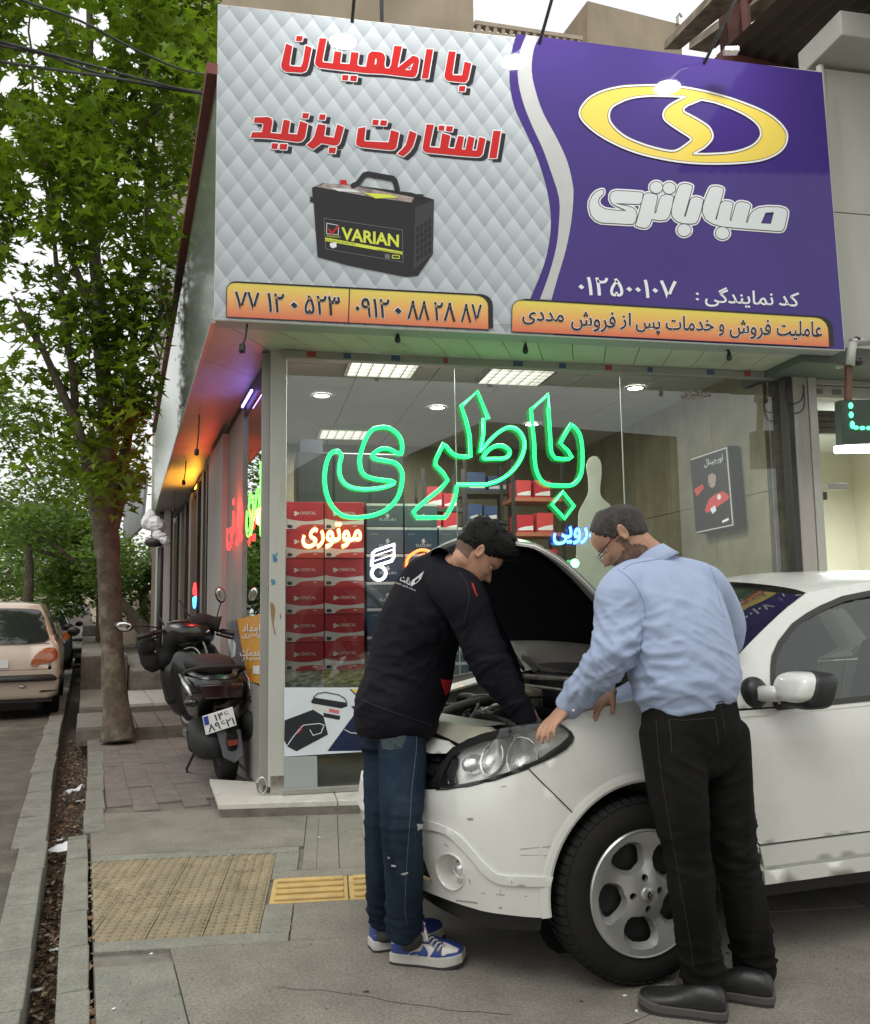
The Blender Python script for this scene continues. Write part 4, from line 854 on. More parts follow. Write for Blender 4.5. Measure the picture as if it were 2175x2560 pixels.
print_on(WP, t, 'printed_label', zI('258,1315 436,1350 432,1385 260,1350'), .001, m_cwhite); print_on(WP, t, 'printed_label', zI('325,1372 432,1392 428,1418 328,1398'), .002, m_pk); print_on(WP, t, 'printed_label', zI('362,1345 425,1358 422,1378 360,1366'), .002, M('poster_pink', (.6, .15, .18), .4))
for q, r, m in (('262,1275 290,1250 340,1243 420,1258 460,1280 475,1310', 1.2, m_pk), ('90,1590 130,1530 170,1480 200,1450 250,1445 300,1440 330,1450 310,1500 260,1515 240,1480', 1.0, m_pw), ('460,1478 500,1500 530,1500 560,1525 590,1520', .9, m_pw), ('160,1500 185,1478 180,1460', 2.0, m_crim2)):
    mb = WP.mesh(stroke(zI(q), r, False, 4), .0025); ob('printed_line', mb, m, parent=t)
mb = MB(); mb.slab([WP.at(*p_) for p_ in zI('77,1652 285,1645 288,1842 77,1855')], GN*.004); ob('grey_board', mb, M('grey_board', (.33, .36, .36), .5), label='plain grey board behind the glass below the battery poster', cat='board')
mb = MB(); mb.box(FP((uC+U1)/2, .6, (ZL+.62)/2), ((U1-uC)/2, .02, .26), FAX); ob('low_screen', mb, M('dark_panel', (.07, .07, .068), .4), label='dark panel standing low behind the glass at the right of the posters', cat='panel')
# framed poster inside on the right, on the far wall
pc = [PLN(x, y, FP(U1-.14, 0, 0), GX) for x, y in ((1725, 1146), (1820, 1114), (1837, 1316), (1740, 1336))]
t = thing('framed_poster', pc[3], 'dark framed poster of a smiling man in a red jacket, on the olive wall', 'poster')
mb = MB(); nrm = (pc[1]-pc[0]).cross(pc[3]-pc[0]).normalized(); nrm = nrm if nrm.dot(CAM-pc[0]) > 0 else -nrm
mb.slab(pc, -nrm*.09); ob('poster_box', mb, M('poster_frame_black', (.012, .012, .012), .4), parent=t)
bl = lambda a, b, off=.002: (pc[0]*(1-a)+pc[1]*a)*(1-b)+(pc[3]*(1-a)+pc[2]*a)*b+nrm*off
def pb(name, pts, m, off=.002):
    mb = MB(); vs, ts = fill([(pts, [])]); P = [bl(a, b, off) for a, b in vs]; mb.add(P, [q if (P[q[1]]-P[q[0]]).cross(P[q[2]]-P[q[0]]).dot(nrm) > 0 else q[::-1] for q in ts]); ob(name, mb, m, parent=t)
pb('printed_edge', [(.02, .01), (.98, .01), (.98, .985), (.02, .985), (.02, .97), (.95, .97), (.95, .03), (.02, .03)], M('poster_edge', (.45, .44, .40), .5))
pb('printed_jacket', [(.3, .72), (.42, .60), (.6, .55), (.8, .54), (.95, .62), (.9, .66), (.7, .70), (.5, .75), (.35, .76)], m_crim2, .004); pb('printed_jacket', [(.05, .42), (.3, .38), (.33, .44), (.12, .52)], m_crim2, .004)
pb('printed_face', smooth_poly([(.45, .36), (.47, .29), (.56, .26), (.64, .29), (.65, .38), (.60, .45), (.52, .46), (.46, .42)], 2), M('poster_face', (.28, .22, .19), .5, var=.4, vscale=25), .004)
pb('printed_hair', smooth_poly([(.44, .31), (.47, .25), (.57, .23), (.66, .27), (.65, .31), (.57, .28), (.49, .29)], 2), m_rubber, .006)
pb('printed_badge', [(.70+.05*math.cos(k), .60+.035*math.sin(k)) for k in [q*math.pi/5 for q in range(10)]], m_cwhite, .006)
pb('printed_glove', [(.45, .72), (.58, .69), (.6, .76), (.5, .79)], m_pw, .006); pb('printed_mark', [(.72, .90), (.88, .88), (.88, .91), (.72, .93)], m_pw, .004)
mb = MB(); vs, fs = text2d('اورجینال'); xa, xb = min(p[0] for p in vs), max(p[0] for p in vs); yb = max(p[1] for p in vs); mb.add([bl(.38+.48*(x-xa)/(xb-xa), .16-.08*y/yb, .004) for x, y in vs], fs); ob('lettering', mb, m_pw, parent=t)
# invocation sticker
t = thing('window_sticker', FP(3.2, .0, 2.5), 'small white and dark red lettered sticker high on the right window pane', 'sticker')
SPl = Plane(FO+GN*.010, GN); ref = text2d('هوالرزاق')[0]
for i, (m, w) in enumerate(((m_cwhite, .045), (M('maroon_print', (.14, .02, .02), .5), .0))):
    mb = MB(); write(lambda x, y: SPl.at(x, y, .002*i+.001), 'هوالرزاق', 1706, (996, 996), 1778, 20, mb, w, ref=ref); ob('lettering', mb, m, parent=t)
# pale cut-out behind the glass, imitating a person's silhouette in the window reflection
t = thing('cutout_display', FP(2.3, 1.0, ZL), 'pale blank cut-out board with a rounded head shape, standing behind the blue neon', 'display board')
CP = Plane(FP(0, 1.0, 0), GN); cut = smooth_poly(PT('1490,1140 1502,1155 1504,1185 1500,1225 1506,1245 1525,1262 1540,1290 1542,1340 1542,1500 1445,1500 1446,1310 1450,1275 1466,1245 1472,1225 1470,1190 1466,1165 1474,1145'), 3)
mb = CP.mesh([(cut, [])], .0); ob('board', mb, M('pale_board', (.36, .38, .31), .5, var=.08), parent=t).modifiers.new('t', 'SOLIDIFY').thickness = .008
# ---------------------------------------------------------------- neon
GP = Plane(FO-GN*.012, GN)
e_green = emis('neon_green', (.015, 1.0, .16), 2.6); e_gcore = emis('neon_green_core', (.20, 1, .55), 4.0); e_warm = emis('neon_warm', (1, .62, .22), 7.0); e_blue = emis('neon_blue', (.10, .42, 1.0), 5.0)
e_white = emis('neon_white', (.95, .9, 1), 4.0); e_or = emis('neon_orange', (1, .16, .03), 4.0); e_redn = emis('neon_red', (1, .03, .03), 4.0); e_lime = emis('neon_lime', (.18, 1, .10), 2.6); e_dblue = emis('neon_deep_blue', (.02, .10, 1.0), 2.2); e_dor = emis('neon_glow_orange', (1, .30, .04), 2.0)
zH = lambda s: PT(s, (780, 900), 2.3838)
nz = [smooth_poly(zH('150,540 175,570 165,620 165,680 190,730 240,760 320,770 420,760 490,735 470,720 400,712 330,695 295,660 285,600 295,540 325,460 360,415 410,400 460,405 510,440 535,490 535,550 515,558 460,530 410,530 370,555 360,575 385,590 440,600 500,615 535,660 538,720 520,800 480,860 420,905 340,930 250,938 180,925 120,870 85,790 75,700 85,620 110,560'), 3),
      zH('985,187 1052,350 1022,350')+zH('1022,440 1002,550')+smooth_poly(zH('1002,550 1060,480 1120,425 1180,400 1230,420 1262,470 1265,530 1240,600 1190,665 1120,715 1040,742'), 3, False)[1:]+zH('865,742')+smooth_poly(zH('865,742 855,810 830,880 795,938'), 3, False)[1:]+zH('625,938 605,905 640,870 700,820 770,765 810,715 780,670 735,625 740,590 785,495')+smooth_poly(zH('785,495 830,550 870,572 945,578'), 3, False)[1:]+zH('940,450 915,350 890,275'),
      smooth_poly(zH('1020,585 1060,530 1120,508 1170,530 1178,560 1150,585 1080,588'), 3),
      zH('1408,205 1410,300 1425,540')+smooth_poly(zH('1425,540 1450,585 1530,590'), 2, False)[1:]+zH('1550,580 1525,540 1480,495 1545,380')+smooth_poly(zH('1545,380 1595,440 1612,540 1610,650 1590,710 1550,745 1480,748 1400,740 1355,700 1330,620 1325,500'), 3, False)[1:]+zH('1305,295'),
      zH('1495,785 1562,870 1507,945 1430,862')]
t = thing('neon_sign', FP(1.2, -.02, 1.6), 'big green neon word outlined across the shop window', 'neon sign')
for P in nz:
    pts = [GP.at(x, y, .004) for x, y in P]; mb = MB(); mb.tube(pts, .0135, 8, closed=True); ob('neon_tube', mb, e_green, parent=t, smooth=True)
    mb = MB(); mb.tube([p_-GN*.008 for p_ in pts], .0052, 6, closed=True); ob('neon_core', mb, e_gcore, parent=t, smooth=True)
def neon_word(pl, txt, x0, yl, yr, x1, hh, e1, e2, name, label, off=.004, w=.012):
    t = thing('neon_sign', pl.at(x0, yl), label, 'neon sign'); ref = text2d(txt)[0]
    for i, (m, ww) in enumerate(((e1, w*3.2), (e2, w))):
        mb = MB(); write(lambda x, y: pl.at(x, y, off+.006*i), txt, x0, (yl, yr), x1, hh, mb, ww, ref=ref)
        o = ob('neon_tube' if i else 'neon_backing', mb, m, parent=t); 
        if i: o.modifiers.new('t', 'SOLIDIFY').thickness = .006
    return t
neon_word(GP, 'موتوری', 756, 1369, 1369, 903, 62, e_dor, e_warm, 'w', 'glowing yellow-white neon word in front of the red cartons')
neon_word(GP, 'خودرویی', 1384, 1362, 1355, 1545, 54, e_dblue, e_blue, 'b', 'glowing blue neon word behind the bald man')
def neon_line(pl, segs, r, mat, name, label, closed=False, cat='neon sign'):
    t = thing('neon_sign', pl.at(*segs[0][0]), label, cat)
    for P in segs: mb = MB(); mb.tube([pl.at(x, y, .006) for x, y in P], r, 8, closed=closed); ob('neon_tube', mb, mat, parent=t, smooth=True)
    return t
neon_line(GP, [zI('632,445 640,360 655,345 775,305 772,385 760,410 650,445'), zI('650,378 768,338'), zI('645,412 765,372'), smooth_poly([(680+x/2.532, 1240+y/2.532) for x, y in circ(677, 488, 44, 44)], 1)], .009, e_white, 'n', 'white neon sign of stacked bars over a ring in front of the slate cartons', True)
neon_line(GP, [smooth_poly(PT('1016,1424 1018,1400 1032,1384 1052,1375 1072,1378 1088,1392 1096,1408'), 3, False), PT('1046,1404 1056,1392 1062,1384'), PT('1040,1404 1056,1386')], .009, e_or, 'n', 'orange neon gauge half hidden behind the man in the black jacket')
mb = MB(); gl = GP.at(1437, 1408, .02); mb.ball(gl, .030, 12, 8); t = ob('green_lamp', mb, emis('green_lamp_glow', (.12, 1, .32), 7), smooth=True, label='small bright green lamp above the raised bonnet', cat='lamp')
ld = bpy.data.lights.new('green_lamp_light', 'POINT'); ld.energy = 4; ld.color = (.1, 1, .3); ld.shadow_soft_size = .03; lo = bpy.data.objects.new('green_lamp_light', ld); COL.objects.link(lo); lo.parent = t; lo.location = -GN*.06
# neon words in the side window
SPn = Plane(C0+USN*.0-USN*.012+UP*0, USN)
for txt, x0, x1, yb, hh, e1, m2, lab in (('باطری', 622, 664, 1320, 150, e_lime, None, 'green neon word seen edge-on in the side window'), ('ایرانی', 572, 617, 1352, 130, e_redn, None, 'red neon word on the side window beside the green one')):
    t = thing('neon_sign', SPn.at(x0, yb), lab, 'neon sign'); d0, z0 = spx(x1, yb, -.012); d1 = spx(x0, yb, -.012)[0]
    c = bpy.data.curves.new('w', 'FONT'); c.body = shape_fa(txt); oo = bpy.data.objects.new('w', c); COL.objects.link(oo)
    m = bpy.data.meshes.new_from_object(oo.evaluated_get(bpy.context.evaluated_depsgraph_get())); bm = bmesh.new(); bm.from_mesh(m); bmesh.ops.remove_doubles(bm, verts=bm.verts, dist=1e-5)
    xs = [v_.co.x for v_ in bm.verts]; xa, xb = min(xs), max(xs); ys = [v_.co.y for v_ in bm.verts]; ya, yb_ = min(ys), max(ys); W_ = abs(d1-d0); Hh = .46
    loops = []; be = [e_ for e_ in bm.edges if len(e_.link_faces) == 1]; nb = {}
    for e_ in be:
        for q_ in e_.verts: nb.setdefault(q_, []).append(e_.other_vert(q_))
    seen = set()
    for s_ in list(nb):
        if s_ in seen: continue
        L_ = [s_]; seen.add(s_); cur = s_
        while True:
            nx = [n_ for n_ in nb[cur] if n_ not in seen]
            if not nx: break
            cur = nx[0]; seen.add(cur); L_.append(cur)
        if len(L_) > 4: loops.append([(v_.co.x, v_.co.y) for v_ in L_])
    for L_ in loops:
        mb = MB(); mb.tube([SP(max(d0, d1)-W_*(x-xa)/(xb-xa), -.03, z0+Hh*(y-ya)/(yb_-ya)) for x, y in L_], .005, 5, closed=True); ob('neon_tube', mb, e1, parent=t)
    bm.free(); bpy.data.objects.remove(oo)
    if e1 is e_redn:
        ld = bpy.data.lights.new('red_neon_light', 'POINT'); ld.energy = 10; ld.color = (1, .06, .03); ld.shadow_soft_size = .08; lo = bpy.data.objects.new('red_neon_light', ld); COL.objects.link(lo); lo.parent = t; lo.location = SP((d0+d1)/2, -.16, z0+.25)-ORG[t.name]
# orange side-window poster
t = thing('side_poster', SP(.4, -.01, .9), 'orange and grey poster low in the side window behind the scooter', 'poster'); SPp = Plane(C0-USN*.004, USN)
print_on(SPp, t, 'poster_sheet', PT('592,1548 659,1533 659,1712 594,1696'), 0, M('poster_orange', (.62, .30, .04), .4, var=.1)); print_on(SPp, t, 'printed_field', PT('566,1556 592,1549 618,1700 575,1690'), .002, M('poster_grey', (.12, .12, .14), .4, var=.3))
print_on(SPp, t, 'printed_circle', PT('570,1600 578,1590 590,1610 588,1640 578,1645'), .004, m_pw)
for txt, x0, x1, yb, hh in (('امداد', 606, 650, 1578, 18), ('باطری', 604, 650, 1596, 16), ('خدمات', 600, 652, 1640, 18), ('سیار', 604, 650, 1652, 14)):
    mb = MB(); write(lambda x, y: SPp.at(x, y, .005), txt, x0, (yb, yb), x1, hh, mb, .02); ob('lettering', mb, m_cwhite, parent=t)
print_on(SPp, t, 'printed_box', PT('632,1664 654,1664 654,1686 632,1684'), .004, m_cwhite)
# small round red-and-blue neon further along, with added coloured strips that tint the canopy
rn = SP(spx(497, 1480)[0], -.05, spx(497, 1489)[1]); t = thing('neon_sign', rn, 'small round neon, red above and blue below, beside the side door', 'neon sign')
for k, (a0, a1, m) in enumerate(((0.2, 3.2, e_redn), (3.3, 6.1, emis('neon_blue2', (.05, .3, 1), 5)))):
    for r_ in (.15, .09): mb = MB(); mb.tube([rn+USD*(r_*1.4*math.cos(a))+UP*(r_*math.sin(a)) for a in [a0+(a1-a0)*j/10 for j in range(11)]], .012, 6); ob('neon_tube', mb, m, parent=t)
for i, (d_, col, en, lab) in enumerate(((1.0, (.32, .22, 1.0), 1.3, 'violet'), (3.6, (1, .08, .04), 7, 'red'), (6.0, (1, .42, .03), 20, 'amber'))):  # added strips and area lights imitating coloured sign reflections on the soffit
    c = SP(d_, -.02, HS-.10); t = thing('led_strip', c, '%s LED strip on the beam under the side canopy' % lab, 'LED strip', 'coloured LED strips under the side canopy')
    mb = MB(); mb.box(c, (.28, .008, .008), SAX); ob('strip', mb, emis('led_'+lab, col, 6), parent=t)
    ld = bpy.data.lights.new('led_light', 'AREA'); ld.shape = 'RECTANGLE'; ld.size = .9+.3*i; ld.size_y = .12; ld.energy = en; ld.color = col; lo = bpy.data.objects.new('led_light', ld); COL.objects.link(lo); lo.parent = t
    dr = (-USN*.9+UP*.35).normalized(); lo.location = -USN*.03-UP*.16; lo.rotation_euler = (-dr).to_track_quat('Z', 'X').to_euler(); lo.rotation_mode = 'QUATERNION'; lo.rotation_quaternion = Matrix((USD, (-dr).cross(USD), -dr)).transposed().to_quaternion()
# ================================================================ neighbours, trees, far street
m_stuc = M('beige_stucco', (.40, .335, .245), .9, var=.14, vscale=1.2, streak=((.28, .23, .16), .5, .6, (1.6, 1.6, .15)), bump=.8, bscale=14, detail=9)
m_grayw = M('pale_cladding', (.47, .47, .42), .6, var=.06, vscale=1.5, streak=((.36, .36, .31), .55, .5, (2, 2, .3)))
m_cream = M('cream_wall', (.48, .40, .31), .8, var=.10, vscale=2, dirt=(.28, .22, .16), dscale=1.5, damt=.5)
def quadbox(pts, depth): mb = MB(); mb.slab(pts, depth); return mb
# tall stuccoed wall rising behind the sign
t = thing('stucco_building', D(820, 60, 13), 'tall beige roughly plastered building rising behind the sign', 'building')
a, b = D(472, 60, 13), D(1184, 60, 13.5); A = Vector((a.x, a.y, 3.3)); B = Vector((b.x, b.y, 3.3)); n_ = (B-A).cross(UP).normalized(); n_ = n_ if n_.y > 0 else -n_
mb = MB(); mb.slab([A, B, B+UP*16, A+UP*16], n_*6); ob('wall', mb, m_stuc, parent=t)
mb = MB(); x_ = D(955, 30, 13.1); mb.box(Vector((x_.x, x_.y-.08, 9)), (.03, .03, 7)); ob('downpipe', mb, m_rubber, parent=t)
# openwork parapet
t = thing('openwork_parapet', D(1310, 75, 14), 'pierced pale parapet against the sky between the two plastered buildings', 'parapet')
P0, P1 = D(1184, 60, 13.5), D(1452, 100, 14.6); dv = (P1-P0); L_ = dv.length; dv.normalize()
for k, dz in ((0, 0.0), (1, -.17)): mb = MB(); mb.box((P0+P1)/2+UP*dz, (L_/2, .06, .035), (dv, dv.cross(UP).normalized(), UP)); ob('rail', mb, m_cream, parent=t)
for i in range(14): mb = MB(); mb.box(P0+dv*(L_*(i+.5)/14)-UP*.085, (.035, .05, .055), (dv, dv.cross(UP).normalized(), UP)); ob('baluster', mb, m_cream, parent=t, bevel=.01)
mb = MB(); mb.slab([P0-UP*.2, P1-UP*.2, P1-UP*6, P0-UP*6], Vector((0, 2, 0))); ob('parapet_wall', mb, m_cream, parent=t)
# second plastered block
t = thing('plaster_block', D(1560, 60, 17), 'lower beige plastered block with a pale sloping side, right of the parapet', 'building')
q = [D(1468, 2, 17), D(1705, 62, 18), D(1705, 330, 18), D(1468, 330, 17)]; mb = MB(); mb.slab(q, Vector((0, 4, 0))); ob('wall', mb, m_stuc, parent=t)
mb = MB(); mb.slab([D(1406, 86, 18), D(1467, 4, 17.02), D(1468, 330, 17.02), D(1406, 330, 18)], Vector((0, 1.5, 0))); ob('pale_side', mb, m_cream, parent=t)
mb = MB(); mb.tube([D(1694, 60, 17.9), D(1693, 42, 17.9), D(1699, 34, 17.9), D(1704, 42, 17.9)], .03, 6); ob('vent_pipe', mb, m_grayw, parent=t)
# neighbour's rusty canopy: post, rough slabs, corrugated sheets
t = thing('rusty_canopy', D(1840, 60, 8), 'rusty steel post and dark corrugated canopy over the neighbouring shop', 'canopy')
m_rst = M('oxide_red_steel', (.13, .045, .035), .7, var=.3, vscale=8); m_rough = M('rough_stone_slab', (.20, .16, .12), .95, var=.5, vscale=7, bump=3, bscale=14); m_corr = M('dark_corrugated_sheet', (.055, .038, .028), .6, var=.4, vscale=3)
mb = MB(); p_ = D(1838, 80, 8.2); mb.box(Vector((p_.x, p_.y, 6.2)), (.12, .12, 2.6)); ob('steel_post', mb, m_rst, parent=t, bevel=.01)
mb = MB(); p_ = D(1872, 140, 8.0); mb.box(Vector((p_.x-.03, p_.y, 6.2)), (.03, .03, 2.4)); ob('steel_post', mb, m_rst, parent=t)
for w in ([(1660, 124, 8.6), (1800, -20, 7.4), (1880, -20, 7.4), (1700, 124, 8.7)], [(1722, 124, 8.9), (1925, -20, 8.2), (1990, -20, 8.2), (1770, 132, 9.0)]):
    mb = MB(); mb.slab([D(*v_) for v_ in w], UP*.18+Vector((.05, .12, 0))); ob('rough_beam', mb, m_rough, parent=t)
mb = MB(); mb.tube([D(1785, 118, 8.4), D(1900, -30, 8.0)], .022, 6); ob('brace', mb, m_rst, parent=t)
zc = 5.75; a = G(1900, 118, zc); b = G(2033, 0, zc); dr = (b-a).normalized(); dn = dr.cross(UP); dn = dn if dn.x > 0 else -dn
a0 = G(1885, 150, zc)+dr*-.3; nr = 44
mb = MB()
for i in range(nr):
    o_ = a0+dn*(i*.075-.3); mb.add([o_+UP*(.0 if i % 2 else .03), o_+dn*.075+UP*(.03 if i % 2 else .0), o_+dn*.075+dr*4.2+UP*(.03 if i % 2 else .0), o_+dr*4.2+UP*(.0 if i % 2 else .03)], [(0, 1, 2, 3)])
ob('corrugated_sheet', mb, m_corr, parent=t)
for k in range(4): mb = MB(); mb.box(a0+dr*(.3+k*1.1)+dn*1.35-UP*.05, (.035, 1.7, .04), (dr, dn, UP)); ob('purlin', mb, m_rst, parent=t)
mb = MB(); mb.box(G(1868, 52, 4.9)+Vector((0, .3, 0)), (.05, .03, .02)); ob('lamp_head', mb, m_louv, parent=t, bevel=.01)
# right-hand neighbour: pale clad front above, opening below
t = thing('neighbour_shop', FP(U1+1.2, .2, 0), 'pale clad neighbouring shop front at the right edge', 'shop')
NP = Plane(S1+SGN*.22, SGN)
ua_ = (NP.at(2078, 600)-S1).dot(SGX); zt_ = NP.at(2110, 178).z; zb_ = NP.at(2110, 905).z; zj = NP.at(2120, 533).z
Nf = lambda u, v, z: S1+SGX*u+SGN*v+UP*(z-HS)
for za, zb2 in ((zb_, zj-.004), (zj+.004, zt_)): mb = MB(); mb.slab([Nf(ua_, .22, za), Nf(ua_+3, .22, za), Nf(ua_+3, .22, zb2), Nf(ua_, .22, zb2)], SGN*.1); ob('cladding_panel', mb, m_grayw, parent=t)
mb = MB(); mb.tube([Nf(ua_-.015, .20, zb_-.05), Nf(ua_-.015, .20, zt_)], .028, 8); ob('drain_pipe', mb, m_grayw, parent=t, smooth=True)
mb = MB(); mb.slab([Nf(ua_-.05, -.10, zt_+.04), Nf(ua_+3, -.10, zt_+.04), Nf(ua_+3, .4, zt_+.04), Nf(ua_-.05, .4, zt_+.04)], UP*.19); ob('parapet_box', mb, m_grayw, parent=t, bevel=.01)
nu0, nu1 = U1+.11, U1+2.6
mb = MB(); mb.slab([FP(nu0-.2, -.45, HS-.05), FP(nu1, -.45, HS-.05), FP(nu1, .3, HS-.05), FP(nu0-.2, .3, HS-.05)], UP*.12); ob('canopy_soffit', mb, M('green_grey_soffit', (.10, .12, .10), .7), parent=t)
z1, z2, z3 = fpx(2100, 946)[1], fpx(2100, 968)[1], fpx(2100, 999)[1]
mb = MB(); mb.box(FP((nu0+nu1)/2, .0, (z1+z2)/2), ((nu1-nu0)/2, .04, (z1-z2)/2-.003), FAX); ob('header_beam', mb, m_pil, parent=t, bevel=.004)
mb = MB(); mb.box(FP((nu0+nu1)/2, .01, (z2+z3)/2), ((nu1-nu0)/2, .04, (z2-z3)/2-.003), FAX); ob('header_beam', mb, m_pil, parent=t, bevel=.004)
for u in (fpx(2032, 982)[0]+.02, fpx(2085, 982)[0]): mb = MB(); mb.box(FP(u, -.033, (z2+z3)/2), (.04, .002, .02), FAX); ob('faded_sticker', mb, M('faded_dark_print', (.2, .2, .18), .6), parent=t)
z4, z5 = fpx(2090, 1028, .5)[1], fpx(2090, 1086, .5)[1]
for k in range(4): mb = MB(); mb.box(FP((nu0+nu1)/2, .5, z4-(z4-z5)*(k+.5)/4), ((nu1-nu0)/2, .02+.006*(k % 2), (z4-z5)/8-.003), FAX); ob('shutter_slat', mb, M('dark_shutter', (.09, .085, .07), .6, var=.3), parent=t)
m_nw = M('neighbour_wall', (.55, .53, .42), .6, var=.06, vscale=1.2)
for w, m in (([FP(nu0, 2.6, 0), FP(nu1, 2.6, 0), FP(nu1, 2.6, HS), FP(nu0, 2.6, HS)], m_nw), ([FP(nu0, .05, 0), FP(nu0, 2.6, 0), FP(nu0, 2.6, HS), FP(nu0, .05, HS)], m_nw), ([FP(nu0, .05, HS-.1), FP(nu1, .05, HS-.1), FP(nu1, 2.6, HS-.1), FP(nu0, 2.6, HS-.1)], M('neighbour_ceiling', (.6, .62, .6), .6)), ([FP(nu0, .05, .02), FP(nu1, .05, .02), FP(nu1, 2.6, .02), FP(nu0, 2.6, .02)], m_floor), ([FP(nu1, .05, 0), FP(nu1, 2.6, 0), FP(nu1, 2.6, HS), FP(nu1, .05, HS)], m_nw)):
    mb = MB(); mb.slab(w, (w[1]-w[0]).cross(w[3]-w[0]).normalized()*.02); ob('inner_wall', mb, m, parent=t)
mb = MB(); mb.box(FP(fpx(2088, 1230, .2)[0], .2, fpx(2088, 1217, .2)[1]), (.085, .04, .025), FAX); ob('door_rail', mb, m_alu, parent=t, bevel=.004)
mb = MB(); a_ = fpx(2053, 1240, .2); mb.tube([FP(a_[0], .2, a_[1]), FP(a_[0]+.01, .2, .02)], .006, 6); ob('door_edge', mb, m_rubber, parent=t)
mb = MB(); mb.box(FP(a_[0]+.01, .2, a_[1]), (.03, .02, .03), FAX); ob('door_hinge', mb, M('brown_hinge', (.07, .045, .035), .5), parent=t, bevel=.004)
mb = MB(); c = D(2155, 1122, 7.5); mb.box(c, (.22, .05, .03)); l_ = ob('tube_lamp', mb, emis('neighbour_lamp', (.9, 1, .97), 16), label='bright white lamp inside the neighbouring shop', cat='lamp')
ld = bpy.data.lights.new('neighbour_light', 'AREA'); ld.size = .6; ld.energy = 110; ld.color = (.95, 1, .95); lo = bpy.data.objects.new('neighbour_light', ld); COL.objects.link(lo); lo.parent = l_; lo.location = (0, 0, -.08)
# hanging green LED sign and bracket
HP = Plane(FP(0, -.55, 0), GN); t = thing('led_sign', HP.at(2140, 1060), 'black hanging sign box with a chain of green LEDs at the right edge', 'sign')
mb = MB(); mb.slab([HP.at(2102, 1000), HP.at(2260, 998), HP.at(2262, 1102), HP.at(2106, 1110)], GN*.07); ob('sign_box', mb, M('led_sign_black', (.012, .03, .015), .3), parent=t, bevel=.004)
for x, y, w, h_ in ((2127, 1014, 6, 8), (2128, 1037, 6, 8), (2131, 1062, 6, 10), (2140, 1069, 7, 5), (2156, 1070, 8, 5), (2172, 1070, 7, 5), (2190, 1070, 7, 5)):
    mb = MB(); c = HP.at(x, y, .008); k_ = c.y/FPX; mb.ball(c, (w*k_, h_*k_*.5 if False else .012, h_*k_), 8, 6, FAX); ob('led', mb, emis('led_green', (.08, 1, .40), 3.5), parent=t, smooth=True)
mb = MB(); p0 = HP.at(2129, 905); p1 = HP.at(2127, 999); mb.tube([p0+GN*.03, p1+GN*.03], .028, 4); ob('hanger', mb, M('brown_hanger', (.12, .055, .035), .6), parent=t)
t = thing('bracket', HP.at(2140, 880), 'white plastic pipe bracket with wires beneath the right end of the sign', 'bracket')
mb = MB(); mb.tube([HP.at(2126, 912), HP.at(2128, 880), HP.at(2132, 858)], .032, 8); ob('pipe', mb, m_pil, parent=t, smooth=True)
mb = MB(); mb.tube([HP.at(2128, 856), HP.at(2180, 853), HP.at(2240, 850)], .03, 8); ob('pipe', mb, m_alu, parent=t, smooth=True)
mb = MB(); mb.ball(HP.at(2142, 852), (.03, .03, .03), 10, 8); mb.ball(HP.at(2145, 905), (.035, .03, .03), 10, 8); ob('clamp', mb, m_rubber, parent=t, smooth=True)
for k, (q0) in enumerate(('2010,968 2003,1000 1975,1010 1962,990 1966,955', '2008,962 2011,1010 2000,1030 1975,1030 1966,1000 1968,960')):
    mb = MB(); mb.tube([FP(0, 0, 0)*0+PLN(x, y, FO-GN*.12, GN) for x, y in smooth_poly(PT(q0), 4, False)], .005, 5); ob('hanging_wire', mb, m_rubber, smooth=True, label=['upper black wire loop beside the right end post', 'lower black wire loop beside the right end post'][k], cat='wire')
mb = MB(); mb.slab([PLN(x, y, FO-GN*.06, GN) for x, y in PT('1962,952 1990,938 2100,885 2104,862 2060,868 1960,925')], GN*.05); ob('dark_bracket_arm', mb, m_rubber, label='dark triangular bracket arm under the right end of the sign', cat='bracket')

# ---------------------------------------------------------------- buildings further down the side street
t = thing('far_building', D(420, 700, 19), 'pale building with white pipes and a window, beyond the side canopy', 'building')
q0, q1 = D(300, 1500, 30), D(452, 1500, 17.5); A, B = Vector((q0.x-1, q0.y, 0)), Vector((q1.x+2.3, q1.y+.6, 0)); dv = (B-A).normalized(); nn = dv.cross(UP); nn = nn if nn.x > 0 or nn.y < 0 else -nn
mb = MB(); mb.slab([D(372, 1640, 22)*1, D(520, 1640, 18), D(545, -300, 18), D(405, -300, 22)], Vector((2.5, 3, 0))); ob('wall', mb, M('pale_plaster', (.44, .40, .34), .8, var=.1, streak=((.3, .26, .2), .55, .5, (1, 1, .2))), parent=t)
for y in (150, 320, 490, 640, 820): mb = MB(); mb.slab([D(385, y, 21.0), D(520, y-30, 17.6), D(520, y-34, 17.6), D(385, y-5, 21.0)], Vector((.1, .1, 0))); ob('wall_seam', mb, m_dark, parent=t)
for (xa, ya, xb, yb) in ((400, 612, 455, 700), (408, 690, 445, 760)): mb = MB(); mb.slab([D(xa, yb, 19.2), D(xb, yb-10, 18.0), D(xb, ya-10, 18.0), D(xa, ya, 19.2)], Vector((.05, .1, 0))); f_ = ob('window', mb, m_pil, parent=t); mb = MB(); mb.slab([D(xa+6, yb-7, 19.1), D(xb-6, yb-16, 17.9), D(xb-6, ya-2, 17.9), D(xa+6, ya+7, 19.1)], Vector((-.02, -.03, 0))); ob('pane', mb, M('far_glass', (.08, .09, .09), .15), parent=f_)
for x0, y0, x1, y1, w in ((388, 640, 375, 760, .05), (402, 640, 396, 740, .07), (412, 640, 410, 700, .06), (530, 0, 520, 230, .06), (538, 0, 530, 60, .05)): mb = MB(); mb.tube([D(x0, y0, 17.3), D(x1, y1, 17.3)], w, 8); ob('white_pipe', mb, m_white, parent=t, smooth=True)
